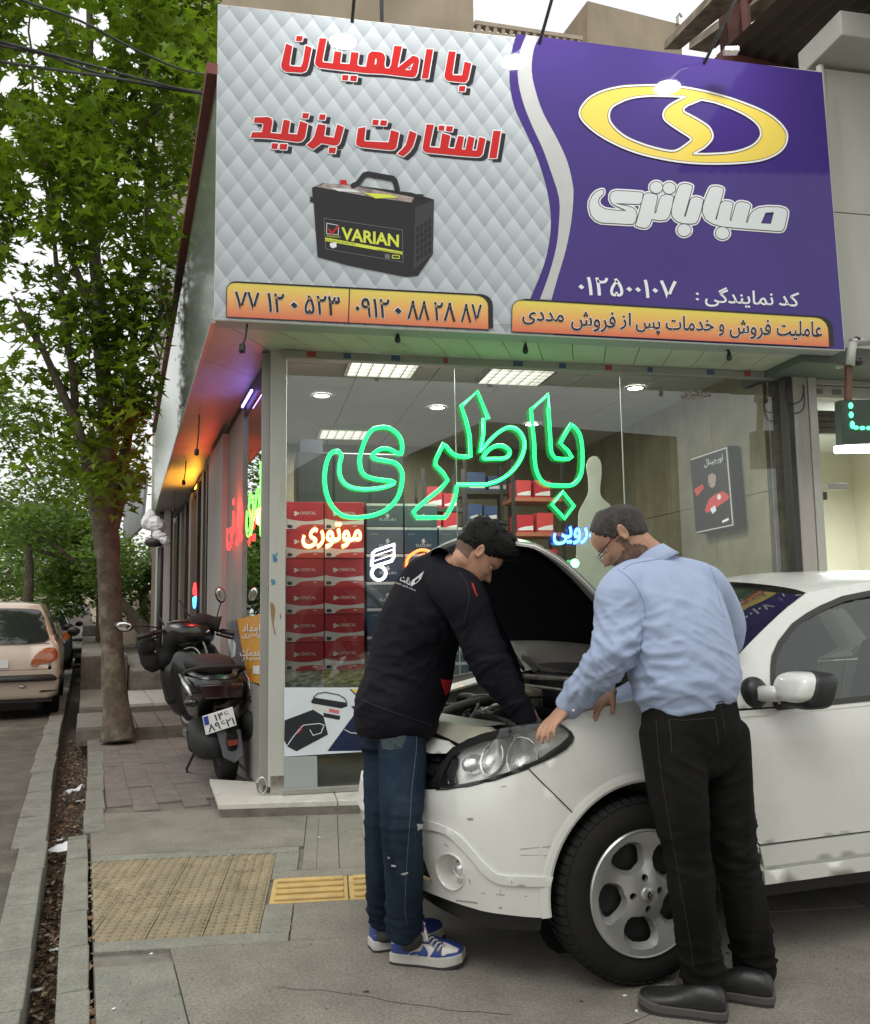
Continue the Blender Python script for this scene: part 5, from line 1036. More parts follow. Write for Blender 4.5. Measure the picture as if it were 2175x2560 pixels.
mb = MB(); mb.box(D(420, 740, 17.6), (.25, .2, .16)); ob('air_unit', mb, M('dirty_air_unit', (.30, .24, .18), .8, var=.5, vscale=9), parent=t, bevel=.02)
t = thing('grey_awning_sign', D(325, 1280, 19), 'large grey weathered sign panel jutting out beyond the tree trunk', 'sign')
mb = MB(); mb.slab([D(306, 1362, 22), D(352, 1318, 18.5), D(364, 1190, 18.5), D(312, 1215, 22)], Vector((.06, .02, 0))); ob('sign_panel', mb, M('weathered_grey_panel', (.26, .27, .27), .4, var=.3, vscale=3, streak=((.5, .5, .48), .55, .6, (4, 4, .6))), parent=t)
t = thing('beige_gate_wall', D(350, 1560, 23), 'beige wall with a plain metal door far along the pavement', 'wall')
mb = MB(); mb.slab([D(240, 1640, 26), D(398, 1655, 19.5), D(398, 1478, 19.5), D(240, 1510, 26)], Vector((.3, .6, 0))); ob('wall', mb, m_cream, parent=t)
d_ = MB(); d_.slab([D(309, 1615, 22.6), D(360, 1618, 20.6), D(360, 1525, 20.6), D(309, 1530, 22.6)], Vector((-.02, -.04, 0))); ob('door', d_, M('beige_door', (.42, .34, .25), .6), parent=t)
for x, Y, y0, y1 in ((363, 20.4, 1480, 1640), (306, 22.7, 1500, 1625)): mb = MB(); mb.box(D(x, (y0+y1)/2, Y), (.06, .06, (y1-y0)/2*Y/FPX)); ob('door_post', mb, m_stuc, parent=t)
t = thing('wrapped_lamp', D(385, 1320, 14.5), 'bulky street lamp wrapped in white plastic on a dark pole by the canopy end', 'street lamp')
for c, r in (((372, 1300, 14.4), (.12, .10, .17)), ((390, 1312, 14.2), (.15, .12, .13)), ((398, 1340, 14.1), (.10, .1, .09)), ((414, 1352, 14.0), (.09, .09, .07))):
    mb = MB(); mb.ball(D(*c), r, 10, 8); mb.v = [p_+Vector((noise.noise(p_*9), noise.noise(p_*9+Vector((5, 0, 0))), noise.noise(p_*9+Vector((0, 5, 0)))))*.05 for p_ in mb.v]; ob('plastic_wrap', mb, m_white, parent=t, smooth=False)
mb = MB(); mb.ball(D(385, 1356, 14.1), (.16, .12, .08), 12, 8); ob('lamp_body', mb, m_dark, parent=t, smooth=True)
mb = MB(); c = D(402, 1370, 14.1); mb.tube([Vector((c.x, c.y, 0)), c], .05, 8); ob('pole', mb, m_dark, parent=t, smooth=True)
for i, (x, Y, w, lab) in enumerate(((396, 15.6, .05, 'thin pale'), (407, 15.2, .07, 'dark grey'), (418, 14.8, .06, 'pale ribbed'), (386, 16.3, .05, 'slim brown'))):
    c = D(x, 1500, Y); mb = MB(); mb.box(Vector((c.x, c.y, 1.6)), (w, w, 1.6)); ob('shutter_post', mb, [m_pil, m_dark, m_pilas, M('brown_jamb')][i], label='%s upright post between the far shop doors' % lab, cat='post', bevel=.01)
t = thing('roller_shutter', D(391, 1650, 16.0), 'edge of a ribbed roller shutter low beside the far shop door', 'shutter')
for k in range(16): mb = MB(); c = D(391, 1716-k*7, 15.9); mb.box(c, (.07, .05, .020)); ob('slat', mb, m_pil if k % 2 else m_alu, parent=t)
# ---------------------------------------------------------------- opposite side of the street, behind the camera, mirrored in the glass
t = thing('opposite_house', (3, -13, 0), 'beige two-storey house across the street, mirrored in the shop window', 'building')
m_ref = M('opposite_wall', (.30, .26, .17), .9, var=.2, vscale=.5, streak=((.18, .15, .09), .5, .6, (.8, .8, .1)))
for x0, x1, z1_ in ((-1, 4.2, 4.3), (4.2, 9, 5.4), (9, 16, 6.6), (-9, -1, 5.0)): mb = MB(); mb.slab([(x0, -11, -.2), (x1-.02, -11, -.2), (x1-.02, -11, z1_), (x0, -11, z1_)], Vector((0, -6, 0))); ob('wall', mb, m_ref, parent=t)
for x in (-7, -4.5, 1, 3, 6, 8, 11, 14): mb = MB(); mb.box((x, -10.98, 1.5), (.55, .03, .75)); ob('window', mb, M('far_glass'), parent=t)
# ---------------------------------------------------------------- plane trees
def leafmat(name, col, tr):
    m = bpy.data.materials.new(name); m.use_nodes = True; t = m.node_tree; N = t.nodes; L = t.links; b = N['Principled BSDF']
    oi = N.new('ShaderNodeObjectInfo'); g = N.new('ShaderNodeNewGeometry'); tc = N.new('ShaderNodeTexCoord')
    nz_ = N.new('ShaderNodeTexNoise'); nz_.inputs['Scale'].default_value = 1.7; L.new(g.outputs['Position'], nz_.inputs['Vector'])
    mr = N.new('ShaderNodeMapRange'); mr.inputs[1].default_value = .3; mr.inputs[2].default_value = .7; mr.inputs[3].default_value = .55; mr.inputs[4].default_value = 1.45; L.new(nz_.outputs[0], mr.inputs[0])
    ad = N.new('ShaderNodeMath'); ad.operation = 'MULTIPLY_ADD'; ad.inputs[1].default_value = .7; L.new(g.outputs['Random Per Island'], ad.inputs[0]); L.new(mr.outputs[0], ad.inputs[2])
    sb = N.new('ShaderNodeMath'); sb.operation = 'SUBTRACT'; sb.inputs[1].default_value = .35; L.new(ad.outputs[0], sb.inputs[0])
    sc_ = N.new('ShaderNodeVectorMath'); sc_.operation = 'SCALE'; sc_.inputs[0].default_value = col; L.new(sb.outputs[0], sc_.inputs['Scale'])
    L.new(sc_.outputs[0], b.inputs['Base Color']); b.inputs['Roughness'].default_value = .45; b.inputs['Specular IOR Level'].default_value = .35
    tl_ = N.new('ShaderNodeBsdfTranslucent'); s2_ = N.new('ShaderNodeVectorMath'); s2_.operation = 'MULTIPLY'; s2_.inputs[1].default_value = (1.25, 1.3, .55); L.new(sc_.outputs[0], s2_.inputs[0]); L.new(s2_.outputs[0], tl_.inputs[0])
    mxx = N.new('ShaderNodeMixShader'); mxx.inputs[0].default_value = tr; L.new(b.outputs[0], mxx.inputs[1]); L.new(tl_.outputs[0], mxx.inputs[2]); L.new(mxx.outputs[0], N['Material Output'].inputs[0]); return m
m_leaf = leafmat('plane_leaf', (.135, .215, .024), .5); m_leaf2 = leafmat('far_leaf', (.12, .20, .05), .45)
LF = [(0, 0), (.12, .06), (.42, -.10), (.30, .18), (.55, .42), (.24, .40), (.16, .55), (0, 1.0), (-.16, .55), (-.24, .40), (-.55, .42), (-.30, .18), (-.42, -.10), (-.12, .06)]
def leaf_pts(c, size, rr, droop=.6):
    th = rr.uniform(0, 6.283); d = Vector((math.cos(th), math.sin(th), -rr.uniform(.0, 1.4)*droop)).normalized(); s_ = d.cross(Vector((rr.uniform(-.5, .5), rr.uniform(-.5, .5), 1))).normalized(); n_ = s_.cross(d); cv = rr.uniform(-.25, .25)
    return [c+d*(y*size)+s_*(x*size)+n_*(size*(abs(x)*.35-y*y*cv)) for x, y in LF]
LFF = [(0, 1, 2, 3), (3, 4, 5), (0, 3, 5, 6), (0, 6, 7, 8), (0, 8, 9, 11), (9, 10, 11), (0, 11, 12, 13)]
def limb(pts, rad, mb, wob=.02, n=9):
    P = smooth_poly([tuple(p) for p in pts], 5, False); rr_ = [r for r, in smooth_poly([(r,) for r in rad], 5, False)]
    P = [Vector(p)+Vector((noise.noise(Vector(p)*3), noise.noise(Vector(p)*3+Vector((7, 0, 0))), 0))*wob for p in P]
    mb.tube(P, [max(.004, r*(1+.12*noise.noise(p*4))) for r, p in zip(rr_, P)], n)
m_bark = M('plane_bark', (.115, .092, .066), .92, var=.4, vscale=9, dirt=(.27, .245, .19), dscale=6.5, damt=.95, bump=2.2, bscale=35)
bt = S(9.0, .33, 0); tree = thing('plane_tree', bt, 'big plane tree with pale peeling trunk on the pavement beside the gutter', 'tree')
Y0 = bt.y
mb = MB(); T = lambda x, y, dY=0: D(x, y, Y0+dY)
limb([T(296, 1850), T(293, 1800), T(284, 1690), T(277, 1560), T(272, 1430), T(262, 1310), T(262, 1220)], [.165, .135, .112, .102, .102, .125, .11], mb, .01, 14)
limb([T(262, 1235), T(268, 1100), T(262, 980), T(252, 830), T(240, 640), T(228, 430), T(222, 200), T(225, -80)], [.10, .085, .075, .068, .058, .05, .04, .03], mb)
limb([T(250, 1300), T(232, 1215, -.1), T(196, 1080, -.2), T(150, 970, -.3), T(105, 870, -.5), T(60, 800, -.6), T(30, 740, -.7)], [.07, .062, .048, .04, .03, .02, .01], mb)
limb([T(284, 1320), T(300, 1240, .1), T(318, 1100, .2), T(330, 900, .3), T(352, 700, .4), T(372, 480, .5), T(395, 250, .5)], [.06, .055, .045, .04, .034, .026, .015], mb)
for q in (['196,1080', '175,900', '150,700', '120,500', '90,250', '70,0'], ['262,980', '300,800', '370,650', '440,500'], ['252,830', '180,650', '120,430', '60,260'], ['240,640', '300,420', '400,260', '500,150'], ['222,300', '280,150', '340,20', '380,-80'], ['228,430', '160,280', '150,120', '155,-60'], ['330,900', '370,860', '400,780', '420,700']):
    pp = [T(*[float(v_) for v_ in s_.split(',')], dY=(-.15+.4*((i*7+len(q[0])) % 5)/5-.1)*i) for i, s_ in enumerate(q)]; limb(pp, [.042, .034, .026, .018, .012, .008][:len(pp)], mb, .04, 7)
ob('trunk', mb, m_bark, parent=tree, smooth=True)
rr = random.Random(5)
crown = PT('-60,-80 548,-80 546,120 530,260 515,400 490,520 462,640 448,760 425,840 408,960 398,1060 380,1160 352,1240 300,1262 240,1240 180,1180 130,1190 95,1110 60,1040 -60,1010')
gaps = [(92, 80, 62), (205, 35, 42), (20, 205, 45), (15, 330, 35), (262, 55, 26), (235, 130, 32), (75, 440, 30), (95, 480, 28), (60, 630, 45), (130, 640, 40), (310, 325, 15), (300, 460, 26), (345, 445, 18), (10, 880, 42), (50, 985, 45), (130, 900, 34), (200, 690, 26), (232, 880, 22), (240, 940, 20), (120, 800, 24), (10, 720, 40), (310, 660, 20), (165, 1010, 22), (30, 1040, 40)]
centers = []
tries = 0
while len(centers) < 330 and tries < 20000:
    tries += 1; x, y = rr.uniform(-60, 548), rr.uniform(-80, 1262)
    if not pip(x, y, crown): continue
    g_ = min((math.hypot(x-a, y-b)/r for a, b, r in gaps), default=9)
    if g_ < 1.2: continue
    if x < 130 and 680 < y < 1060 and rr.random() < .65: continue
    centers.append((x, y, rr.uniform(-1.3, 1.0) if y < 600 else rr.uniform(-.8, .9)))
leaves = []; twig = MB()
for x, y, dY in centers:
    c = T(x, y, dY); up_ = c+Vector((rr.uniform(-.3, .3), rr.uniform(-.3, .3), rr.uniform(.1, .35)))
    for k in range(rr.randint(30, 46)):
        o_ = Vector((rr.gauss(0, .15), rr.gauss(0, .2), rr.gauss(0, .15))); p_ = c+o_; px_, py_ = proj(p_)
        if px_ > 548-max(0, (py_-60))*.165: continue
        if any(math.hypot(px_-a, py_-b) < r*.68 for a, b, r in gaps): continue
        leaves.append((p_, rr.uniform(.042, .082)))
    if rr.random() < .8:
        nb_ = min(centers, key=lambda q: (q[0]-x)**2+(q[1]-y-60)**2 if (q[0], q[1]) != (x, y) else 1e9); twig.tube([c, (c+T(*nb_))/2+Vector((0, 0, .05)), T(*nb_)], [.006, .008, .011], 4)
ob('twigs', twig, m_bark, parent=tree)
for i in range(46):                                        # bare twigs at the left against the sky
    pass
leaves.sort(key=lambda q: -q[1]/max(.1, q[0].y))
protos = []
for k in range(6):
    r2_ = random.Random(50+k); mb = MB(); mb.add(leaf_pts(Vector(), 1.0, r2_), LFF); me = bpy.data.meshes.new('leaf'); me.from_pydata([tuple(p) for p in mb.v], [], mb.f); me.materials.append(m_leaf); protos.append(me)
for p_, sz in leaves[:290]:
    o = bpy.data.objects.new('leaf', protos[rr.randrange(6)]); COL.objects.link(o); o.parent = tree; o.location = p_-ORG[tree.name]; o.scale = (sz*1.9,)*3; o.rotation_euler = (rr.uniform(-.4, .4), rr.uniform(-.4, .4), rr.uniform(0, 6.28))
mb = MB()
for p_, sz in leaves[290:]: mb.add(leaf_pts(p_, sz*1.8, rr), LFF)
ob('foliage', mb, m_leaf, parent=tree, kind='stuff')
def bush_tree(name, label, cx, cy, Y, rx, rz, n, seed, ls=.10, trunk=None, group=None, cat='tree', ry=None, lobes=9):
    r = random.Random(seed); base = D(cx, 1560, Y); t = thing(name, Vector((base.x, base.y, 0)), label, cat, group); c0 = D(cx, cy, Y); ry = ry or rx
    lob = [(c0+Vector((r.uniform(-.75, .75)*rx, r.uniform(-.75, .75)*ry, r.uniform(-.7, .75)*rz)), r.uniform(.32, .55)) for _ in range(lobes)]
    mb = MB(); q = [(0, 0), (.35, .3), (.22, .75), (0, 1), (-.22, .75), (-.35, .3)]
    for i in range(n):
        lc, lr = lob[r.randrange(lobes)]; v_ = Vector((r.gauss(0, 1), r.gauss(0, 1), r.gauss(0, 1))).normalized()*(r.random()**.4)
        p_ = lc+Vector((v_.x*rx*lr, v_.y*ry*lr, v_.z*rz*lr)); th = r.uniform(0, 6.28); d = Vector((math.cos(th), math.sin(th), r.uniform(-1, .3))).normalized(); s_ = d.cross(Vector((r.uniform(-.6, .6), r.uniform(-.6, .6), 1))).normalized(); k = ls*r.uniform(.7, 1.3)
        mb.add([p_+d*(y*k)+s_*(x*k) for x, y in q], [(0, 1, 2, 3, 4, 5)])
    ob('crown', mb, m_leaf2, parent=t)
    mb = MB(); tp = trunk or [Vector((base.x, base.y, 0)), Vector((base.x+.05, base.y, c0.z-rz*.2))]
    limb([tp[0], tp[0]*.5+tp[1]*.5+Vector((.05, 0, 0)), tp[1]], [.16, .12, .07], mb, .03, 9)
    for k in range(4): limb([tp[1], tp[1]*.5+lob[k][0]*.5, lob[k][0]], [.06, .04, .02], mb, .05, 6)
    ob('trunk', mb, m_bark, parent=t, smooth=True); return t
gname = 'trees further down the side street'
t2b = G(248, 1632, .6)
bush_tree('street_tree', 'second plane tree whose trunk shows just left of the big trunk', 245, 1400, 17.5, 1.5, 1.15, 5200, 1, .11, [Vector((t2b.x*1.0, 17.5, .3)), D(238, 1440, 17.5)], gname)
bush_tree('street_tree', 'low bright green tree filling the left edge above the cars', 60, 1330, 19, 2.0, 1.55, 6500, 2, .12, None, gname)
bush_tree('street_tree', 'tall hazy green tree behind the gap at far left', 120, 1230, 30, 3.6, 3.4, 8000, 3, .18, None, gname)
bush_tree('street_tree', 'dark green tree closing the end of the street', 190, 1440, 34, 6.0, 2.3, 8000, 4, .2, None, gname)
bush_tree('street_tree', 'small leafy tree between the trunk and the far wall', 350, 1470, 19, .75, .8, 2200, 5, .10, None, gname)
bush_tree('street_tree', 'broad tree arching over the parked cars at far left', -40, 1430, 24, 3.4, 1.5, 6500, 6, .13, None, gname)
bush_tree('street_tree', 'tree behind the photographer mirrored in the window', -900, 500, -9.5, 1, 1, 10, 7, .1, None, gname) if False else None
t = thing('mirror_tree', (-5.5, -7.5, 0), 'leafy plane tree across the street, seen only as a reflection in the glass', 'tree'); r = random.Random(77); mb = MB()
for i in range(2600):
    c = [Vector((-4.6, -7, 4.6)), Vector((-3.6, -7.2, 3.6)), Vector((-5.8, -7.4, 3.8)), Vector((-6.6, -7, 5.2)), Vector((-4.6, -7.5, 2.9))][r.randrange(5)]; mb.add(leaf_pts(c+Vector((r.gauss(0, .55), r.gauss(0, .4), r.gauss(0, .5))), .19, r), LFF)
ob('crown', mb, m_leaf, parent=t); mb = MB(); limb([Vector((-5, -7.3, -.1)), Vector((-4.9, -7.2, 1.6)), Vector((-4.8, -7.1, 3.8))], [.16, .13, .08], mb); ob('trunk', mb, m_bark, parent=t, smooth=True)
# far backdrop hill of houses behind the trees
mb = MB(); mb.slab([(-60, 70, 0), (-8, 70, 0), (-8, 70, 3.2), (-60, 70, 3.2)], Vector((0, 3, 0))); ob('distant_wall', mb, m_cream, label='long low wall closing the street behind the trees', cat='wall')
# overhead cables
for i, (pts, lab) in enumerate((('52,0 200,52 330,120 450,172 545,192', 'single black cable crossing high over the foliage'), ('-5,103 180,150 330,192 450,222 532,232', 'upper strand of the thick cable bundle'),
                                ('-5,112 120,138 190,165 280,192 420,222 532,237', 'middle strand of the cable bundle, sagging at the left'), ('-5,153 120,172 250,190 400,216 532,240', 'lowest strand of the cable bundle'))):
    P = smooth_poly(PT(pts), 4, False); n_ = len(P); Ya, Yb = 4.0, 5.6
    mb = MB(); mb.tube([D(x, y, Ya+(Yb-Ya)*k/(n_-1)) for k, (x, y) in enumerate(P)], .0085 if i else .007, 6); ob('overhead_cable', mb, m_rubber, smooth=True, label=lab, cat='cable', group='overhead cables')
# ================================================================ white hatchback with its bonnet up
CA = R_(72); CFW = Vector((-math.sin(CA), -math.cos(CA), 0)); CIN = Vector((-math.cos(CA), math.sin(CA), 0))
_hb = D(1613, 2224, 3.0); CW0 = Vector((_hb.x, _hb.y, 0)); CAX = (CFW, CIN, UP); HWC = .80
def CP(x, y, z): return CW0+CFW*x+CIN*y+UP*z
_ct = np.array([(-3.6, .35), (-3.45, .10), (-3.2, .0), (-3, 0), (.20, 0), (.34, .014), (.44, .058), (.52, .13), (.59, .235), (.655, .37), (.71, .53), (.75, .68), (.765, .80)])
_pp = []
for i in range(1, len(_ct)):
    for k in range(40): _pp.append(_ct[i-1]+(_ct[i]-_ct[i-1])*k/40)
_pp.append(_ct[-1]); _pp = np.array(_pp)
for _ in range(60): _q2 = _pp.copy(); _q2[1:-1] = (_pp[:-2]+2*_pp[1:-1]+_pp[2:])/4; _pp = _q2
_dd = np.r_[0, np.cumsum(np.hypot(*(_pp[1:]-_pp[:-1]).T))]; _dd -= _dd[np.argmin(abs(_pp[:, 0]))]; UMX = _dd[-1]
_sI = ([.0, .15, .25, .40, .55, .70, .80, .88, .95, 1.02, 1.12, 1.25, 1.36, 1.42], [.06, .045, .02, .004, 0, .004, .012, .03, .05, .085, .135, .20, .27, .36])
_nI = ([0, .15, .25, .38, .48, .56, .64, .72, .78, .84, .9, 1.4], [.10, .06, .025, .0, .0, .012, .035, .085, .14, .22, .32, .9])
def CS(u, z, off=0.0, mir=False):
    x = np.interp(u, _dd, _pp[:, 0]); y = np.interp(u, _dd, _pp[:, 1]); e = .01
    if u > UMX-e: tx, ty = 0., 1.
    else: tx = np.interp(u+e, _dd, _pp[:, 0])-np.interp(u-e, _dd, _pp[:, 0]); ty = np.interp(u+e, _dd, _pp[:, 1])-np.interp(u-e, _dd, _pp[:, 1])
    L = math.hypot(tx, ty); nx, ny = ty/L, -tx/L; w = min(1, max(0, (u-.30)/.55)); w = w*w*(3-2*w)
    ins = (1-w)*np.interp(z, *_sI)+w*np.interp(z, *_nI)-off; x, y = float(x-nx*ins), float(y-ny*ins)
    return CP(x, 2*HWC-y if mir else y, z)
CUV = {'bump_top':[(0.854,0.607),(0.798,0.614),(0.744,0.622),(0.641,0.645),(0.531,0.675),(0.454,0.703),(0.409,0.719)],'bump_gap':[(0.409,0.719),(0.364,0.675),(0.306,0.618),(0.25,0.561)],'bump_bot':[(0.368,0.248),(0.433,0.251),(0.502,0.252),(0.596,0.251),(0.682,0.254),(0.781,0.257),(0.872,0.26),(0.909,0.261)],'lip_bot':[(0.383,0.198),(0.474,0.195),(0.582,0.188),(0.705,0.184),(0.81,0.196),(0.92,0.214)],'intake':[(0.865,0.409),(0.838,0.373),(0.814,0.296),(0.898,0.305)],'ridge':[(0.839,0.51),(0.763,0.508),(0.683,0.495),(0.631,0.467),(0.578,0.423),(0.539,0.393),(0.512,0.381),(0.46,0.382),(0.338,0.381),(0.346,0.351),(0.491,0.35),(0.528,0.355),(0.565,0.373),(0.605,0.41),(0.666,0.453),(0.72,0.48),(0.78,0.483),(0.835,0.478)],'fog':[(0.708,0.418),(0.667,0.405),(0.652,0.367),(0.661,0.329),(0.699,0.301),(0.745,0.303),(0.772,0.33),(0.776,0.371),(0.751,0.402)],'head':[(0.854,0.611),(0.831,0.656),(0.815,0.699),(0.796,0.749),(0.741,0.782),(0.625,0.814),(0.459,0.847),(0.354,0.863),(0.304,0.861),(0.277,0.852),(0.252,0.832),(0.244,0.814),(0.252,0.798),(0.275,0.777),(0.314,0.757),(0.362,0.738),(0.41,0.72),(0.454,0.704),(0.531,0.677),(0.641,0.646),(0.745,0.626)],'rim':[(0.778,0.632),(0.789,0.659),(0.784,0.698),(0.767,0.735),(0.713,0.758),(0.604,0.788),(0.456,0.822),(0.356,0.842),(0.296,0.847),(0.271,0.839),(0.255,0.819),(0.268,0.803),(0.293,0.784),(0.361,0.75),(0.409,0.73),(0.465,0.71),(0.532,0.686),(0.644,0.655),(0.705,0.64)],'proj':[(0.438,0.75)],'proj2':[(0.576,0.739)],'ind':[(0.668,0.703)],'slam':[(0.991,0.809),(0.88,0.793),(0.78,0.791),(0.668,0.796),(0.798,0.751),(0.935,0.76)],'gbar':[(0.926,0.752),(0.802,0.75),(0.816,0.729),(0.895,0.721)],'plate':[(1.263,0.588),(1.211,0.582),(1.181,0.498),(1.232,0.508)],'fend_top':[(0.294,0.866),(0.187,0.894),(0.001,0.922),(-0.192,0.96),(-0.379,1.012),(-0.437,1.028)],'fend_head':[(0.409,0.719),(0.362,0.738),(0.314,0.757),(0.275,0.777),(0.252,0.798),(0.244,0.814),(0.252,0.832),(0.277,0.852),(0.295,0.861)],'gap':[(-0.378,0.837),(-0.387,0.695),(-0.403,0.508),(-0.428,0.427),(-0.441,0.396)],'sill':[(-0.441,0.396),(-0.932,0.405),(-0.465,0.313),(-0.933,0.314),(-0.473,0.273),(-0.934,0.273)],'win':[(-0.576,0.871),(-0.567,0.888),(-0.582,0.961),(-0.605,1.009),(-0.627,1.045),(-0.678,1.094),(-0.771,1.157),(-0.855,1.194),(-0.936,1.223),(-1.068,1.26),(-1.217,1.281)],'winb':[(-1.0,0.885)],'ws':[(-0.435,1.028),(-0.563,1.104),(-0.671,1.166),(-0.79,1.23),(-0.903,1.282)],'rail':[(-0.904,1.284),(-0.854,1.312),(-0.801,1.335),(-0.757,1.345)],'crease':[(-0.404,0.849),(-0.482,0.853),(-0.574,0.86),(-0.751,0.866),(-0.996,0.875)],'mirror':[(-0.46,0.936),(-0.504,0.973),(-0.529,0.969)],'handp':[(0.332,0.865)],'scr':[(0.634,0.543),(0.614,0.547),(0.611,0.544),(0.631,0.54),(0.44,0.467),(0.352,0.475),(0.299,0.487),(0.733,0.447),(0.714,0.442),(0.588,0.311),(0.512,0.315),(0.424,0.317),(0.7,0.264),(0.621,0.273),(0.515,0.272),(0.582,0.395),(0.562,0.375),(0.471,0.368),(0.471,0.359),(0.511,0.335),(0.511,0.319),(0.633,0.348),(0.63,0.337),(0.507,0.657),(0.488,0.66),(0.441,0.448),(0.353,0.447)]}
m_cw = M('white_car_paint', (.70, .705, .66), .32, var=.02, vscale=3, coat=.9, crough=.05, dirt=(.46, .45, .40), dscale=2.5, damt=.35)
m_blk = M('black_trim', (.016, .016, .017), .4); m_insul = M('bonnet_insulation', (.004, .004, .005), .95, spec=.05); m_under = M('bonnet_underside_paint', (.27, .26, .235), .5, var=.12, vscale=6)  # m_under: white paint with the shade under the bonnet put into its colour
m_chr = M('reflector_chrome', (.95, .95, .93), .14, metal=.7, bump=2, bscale=16); m_lens = glass('headlight_lens', (.97, .98, .97), 1.45, 1.0); m_cgl = glass('car_glass', (.36, .40, .38), 1.5, 2.0)
m_seal = M('window_seal', (.03, .027, .024), .5); m_bay = M('engine_black', (.012, .012, .013), .55, spec=.3, var=.4, vscale=12); m_alum2 = M('engine_metal', (.28, .27, .25), .4, metal=.7, var=.3, vscale=15); m_dust = M('dusty_plastic', (.06, .055, .046), .7, var=.4, vscale=18)
car = thing('hatchback_car', CP(0, .8, 0), 'white hatchback with raised bonnet parked in front of the shop', 'car')
def panel(name, poly, off=0.0, mat=None, holes=(), res=.035, thick=.012, parent=None, both=True, f=CS, sm=True, extra=None, flat=False):
    us = [p[0] for p in poly]; zs_ = [p[1] for p in poly]; ex = []
    u = min(us)+res*.5
    while u < max(us):
        z = min(zs_)+res*.5
        while z < max(zs_):
            if pip(u, z, poly) and not any(pip(u, z, h) for h in holes): ex.append((u, z))
            z += res
        u += res
    def sub(P):
        o = []
        for i in range(len(P)):
            a, b = P[i], P[(i+1) % len(P)]; n = max(1, int(math.hypot(b[0]-a[0], b[1]-a[1])/res)); o += [(a[0]+(b[0]-a[0])*k/n, a[1]+(b[1]-a[1])*k/n) for k in range(n)]
        return o
    poly = sub(poly); holes = [sub(h) for h in holes]; vs, ts = fill([(poly, holes)], ex); res_ = []
    for mir in ((False, True) if both else (False,)):
        mb = MB(); P = [f(a, b, off, mir) for a, b in vs]; C_ = CP(-.8, .8, .6); fs = []
        a_, b_ = poly[0], poly[1]; t0 = ts[0]; nn = (P[t0[1]]-P[t0[0]]).cross(P[t0[2]]-P[t0[0]]); flip = nn.dot(P[t0[0]]-C_) < 0
        for t_ in ts:
            n2 = (vs[t_[1]][0]-vs[t_[0]][0])*(vs[t_[2]][1]-vs[t_[0]][1])-(vs[t_[2]][0]-vs[t_[0]][0])*(vs[t_[1]][1]-vs[t_[0]][1]); fs.append(t_ if (n2 < 0) != mir else t_[::-1])
        mb.add(P, fs)
        if thick:
            for L in [poly]+list(holes):
                A = [f(a, b, off, mir) for a, b in L]; B = [f(a, b, off-thick, mir) for a, b in L]; n = len(L); mb.add(A+B, [(i, (i+1) % n, n+(i+1) % n, n+i) for i in range(n)])
        res_.append(ob(name, mb, mat, parent=parent or car, smooth=False)); me = res_[-1].data
        nf = len(ts); me.polygons.foreach_set('use_smooth', [i < nf for i in range(len(me.polygons))])
    return res_[0]
AR = .352; ac = lambda a0, a1, n=14, R=AR: [(R*math.sin(a0+(a1-a0)*k/n), .31+R*math.cos(a0+(a1-a0)*k/n)) for k in range(n+1)]
c = CUV
fogc = smooth_poly(c['fog'], 2)
bump = c['bump_top'][::-1][0:0]+[(UMX, .555), (1.1, .562), (.95, .585)]+c['bump_top']+c['bump_gap'][1:]+ac(.79, 1.74, 10)[1:]+c['bump_bot'][0:]+[(1.0, .262), (1.1, .265), (UMX, .265)]
intk = [(UMX, .297), (1.0, .298), (.90, .300), (.814, .297), (.839, .372), (.867, .408), (1.0, .415), (UMX, .42)]
def inset(P, k, cx=None, cy=None):
    cx = sum(p[0] for p in P)/len(P); cy = sum(p[1] for p in P)/len(P); return [(cx+(p[0]-cx)*k, cy+(p[1]-cy)*k) for p in P]
intk_h = [(min(p[0], UMX-.004), p[1]) for p in intk]
panel('bumper', bump, 0, m_cw, [fogc, intk_h])
panel('bumper_ridge', smooth_poly(c['ridge'][:9], 2, False)+smooth_poly(c['ridge'][9:], 2, False)+[(1.0, .476), (UMX, .476), (UMX, .51), (1.0, .51)], .007, m_cw, thick=.010, res=.02)
panel('intake_grille', intk, -.03, m_blk)
panel('front_lip', [(.372, .256), (.5, .262), (.65, .264), (.81, .268), (1.0, .272), (UMX, .274), (UMX, .215), (1.0, .215)]+c['lip_bot'][::-1], -.022, m_blk, thick=.03)
# fog lamp wells
for mir in (False, True):
    mb = MB(); rings = [[CS(cx_, cz_, o_, mir) for cx_, cz_ in inset(fogc, k)] for k, o_ in ((1.09, -.001), (1.05, .006), (.99, .003), (.95, -.012), (.88, -.055), (.5, -.06))]
    mb.loft(rings, cap=False); fg = ob('fog_lamp_well', mb, m_cw, parent=car, smooth=True)
    mb = MB(); mb.loft([[CS(a, b, o_, mir) for a, b in inset([(p[0]-.018, p[1]) for p in fogc], k)] for k, o_ in ((.55, -.05), (.5, -.03), (.3, -.02), (.02, -.018))], cap=False); ob('fog_lamp', mb, m_chr, parent=fg, smooth=True)
fender = c['bump_gap'][::-1][:-1]+c['fend_head']+smooth_poly(c['fend_top'], 2, False)[1:]+[(-.405, .96), (-.384, .87)]+c['gap'][:4]+[(-.447, .405), (-.452, .275)]+ac(-1.66, .79, 22)[:-1]
panel('front_wing', fender, 0, m_cw)
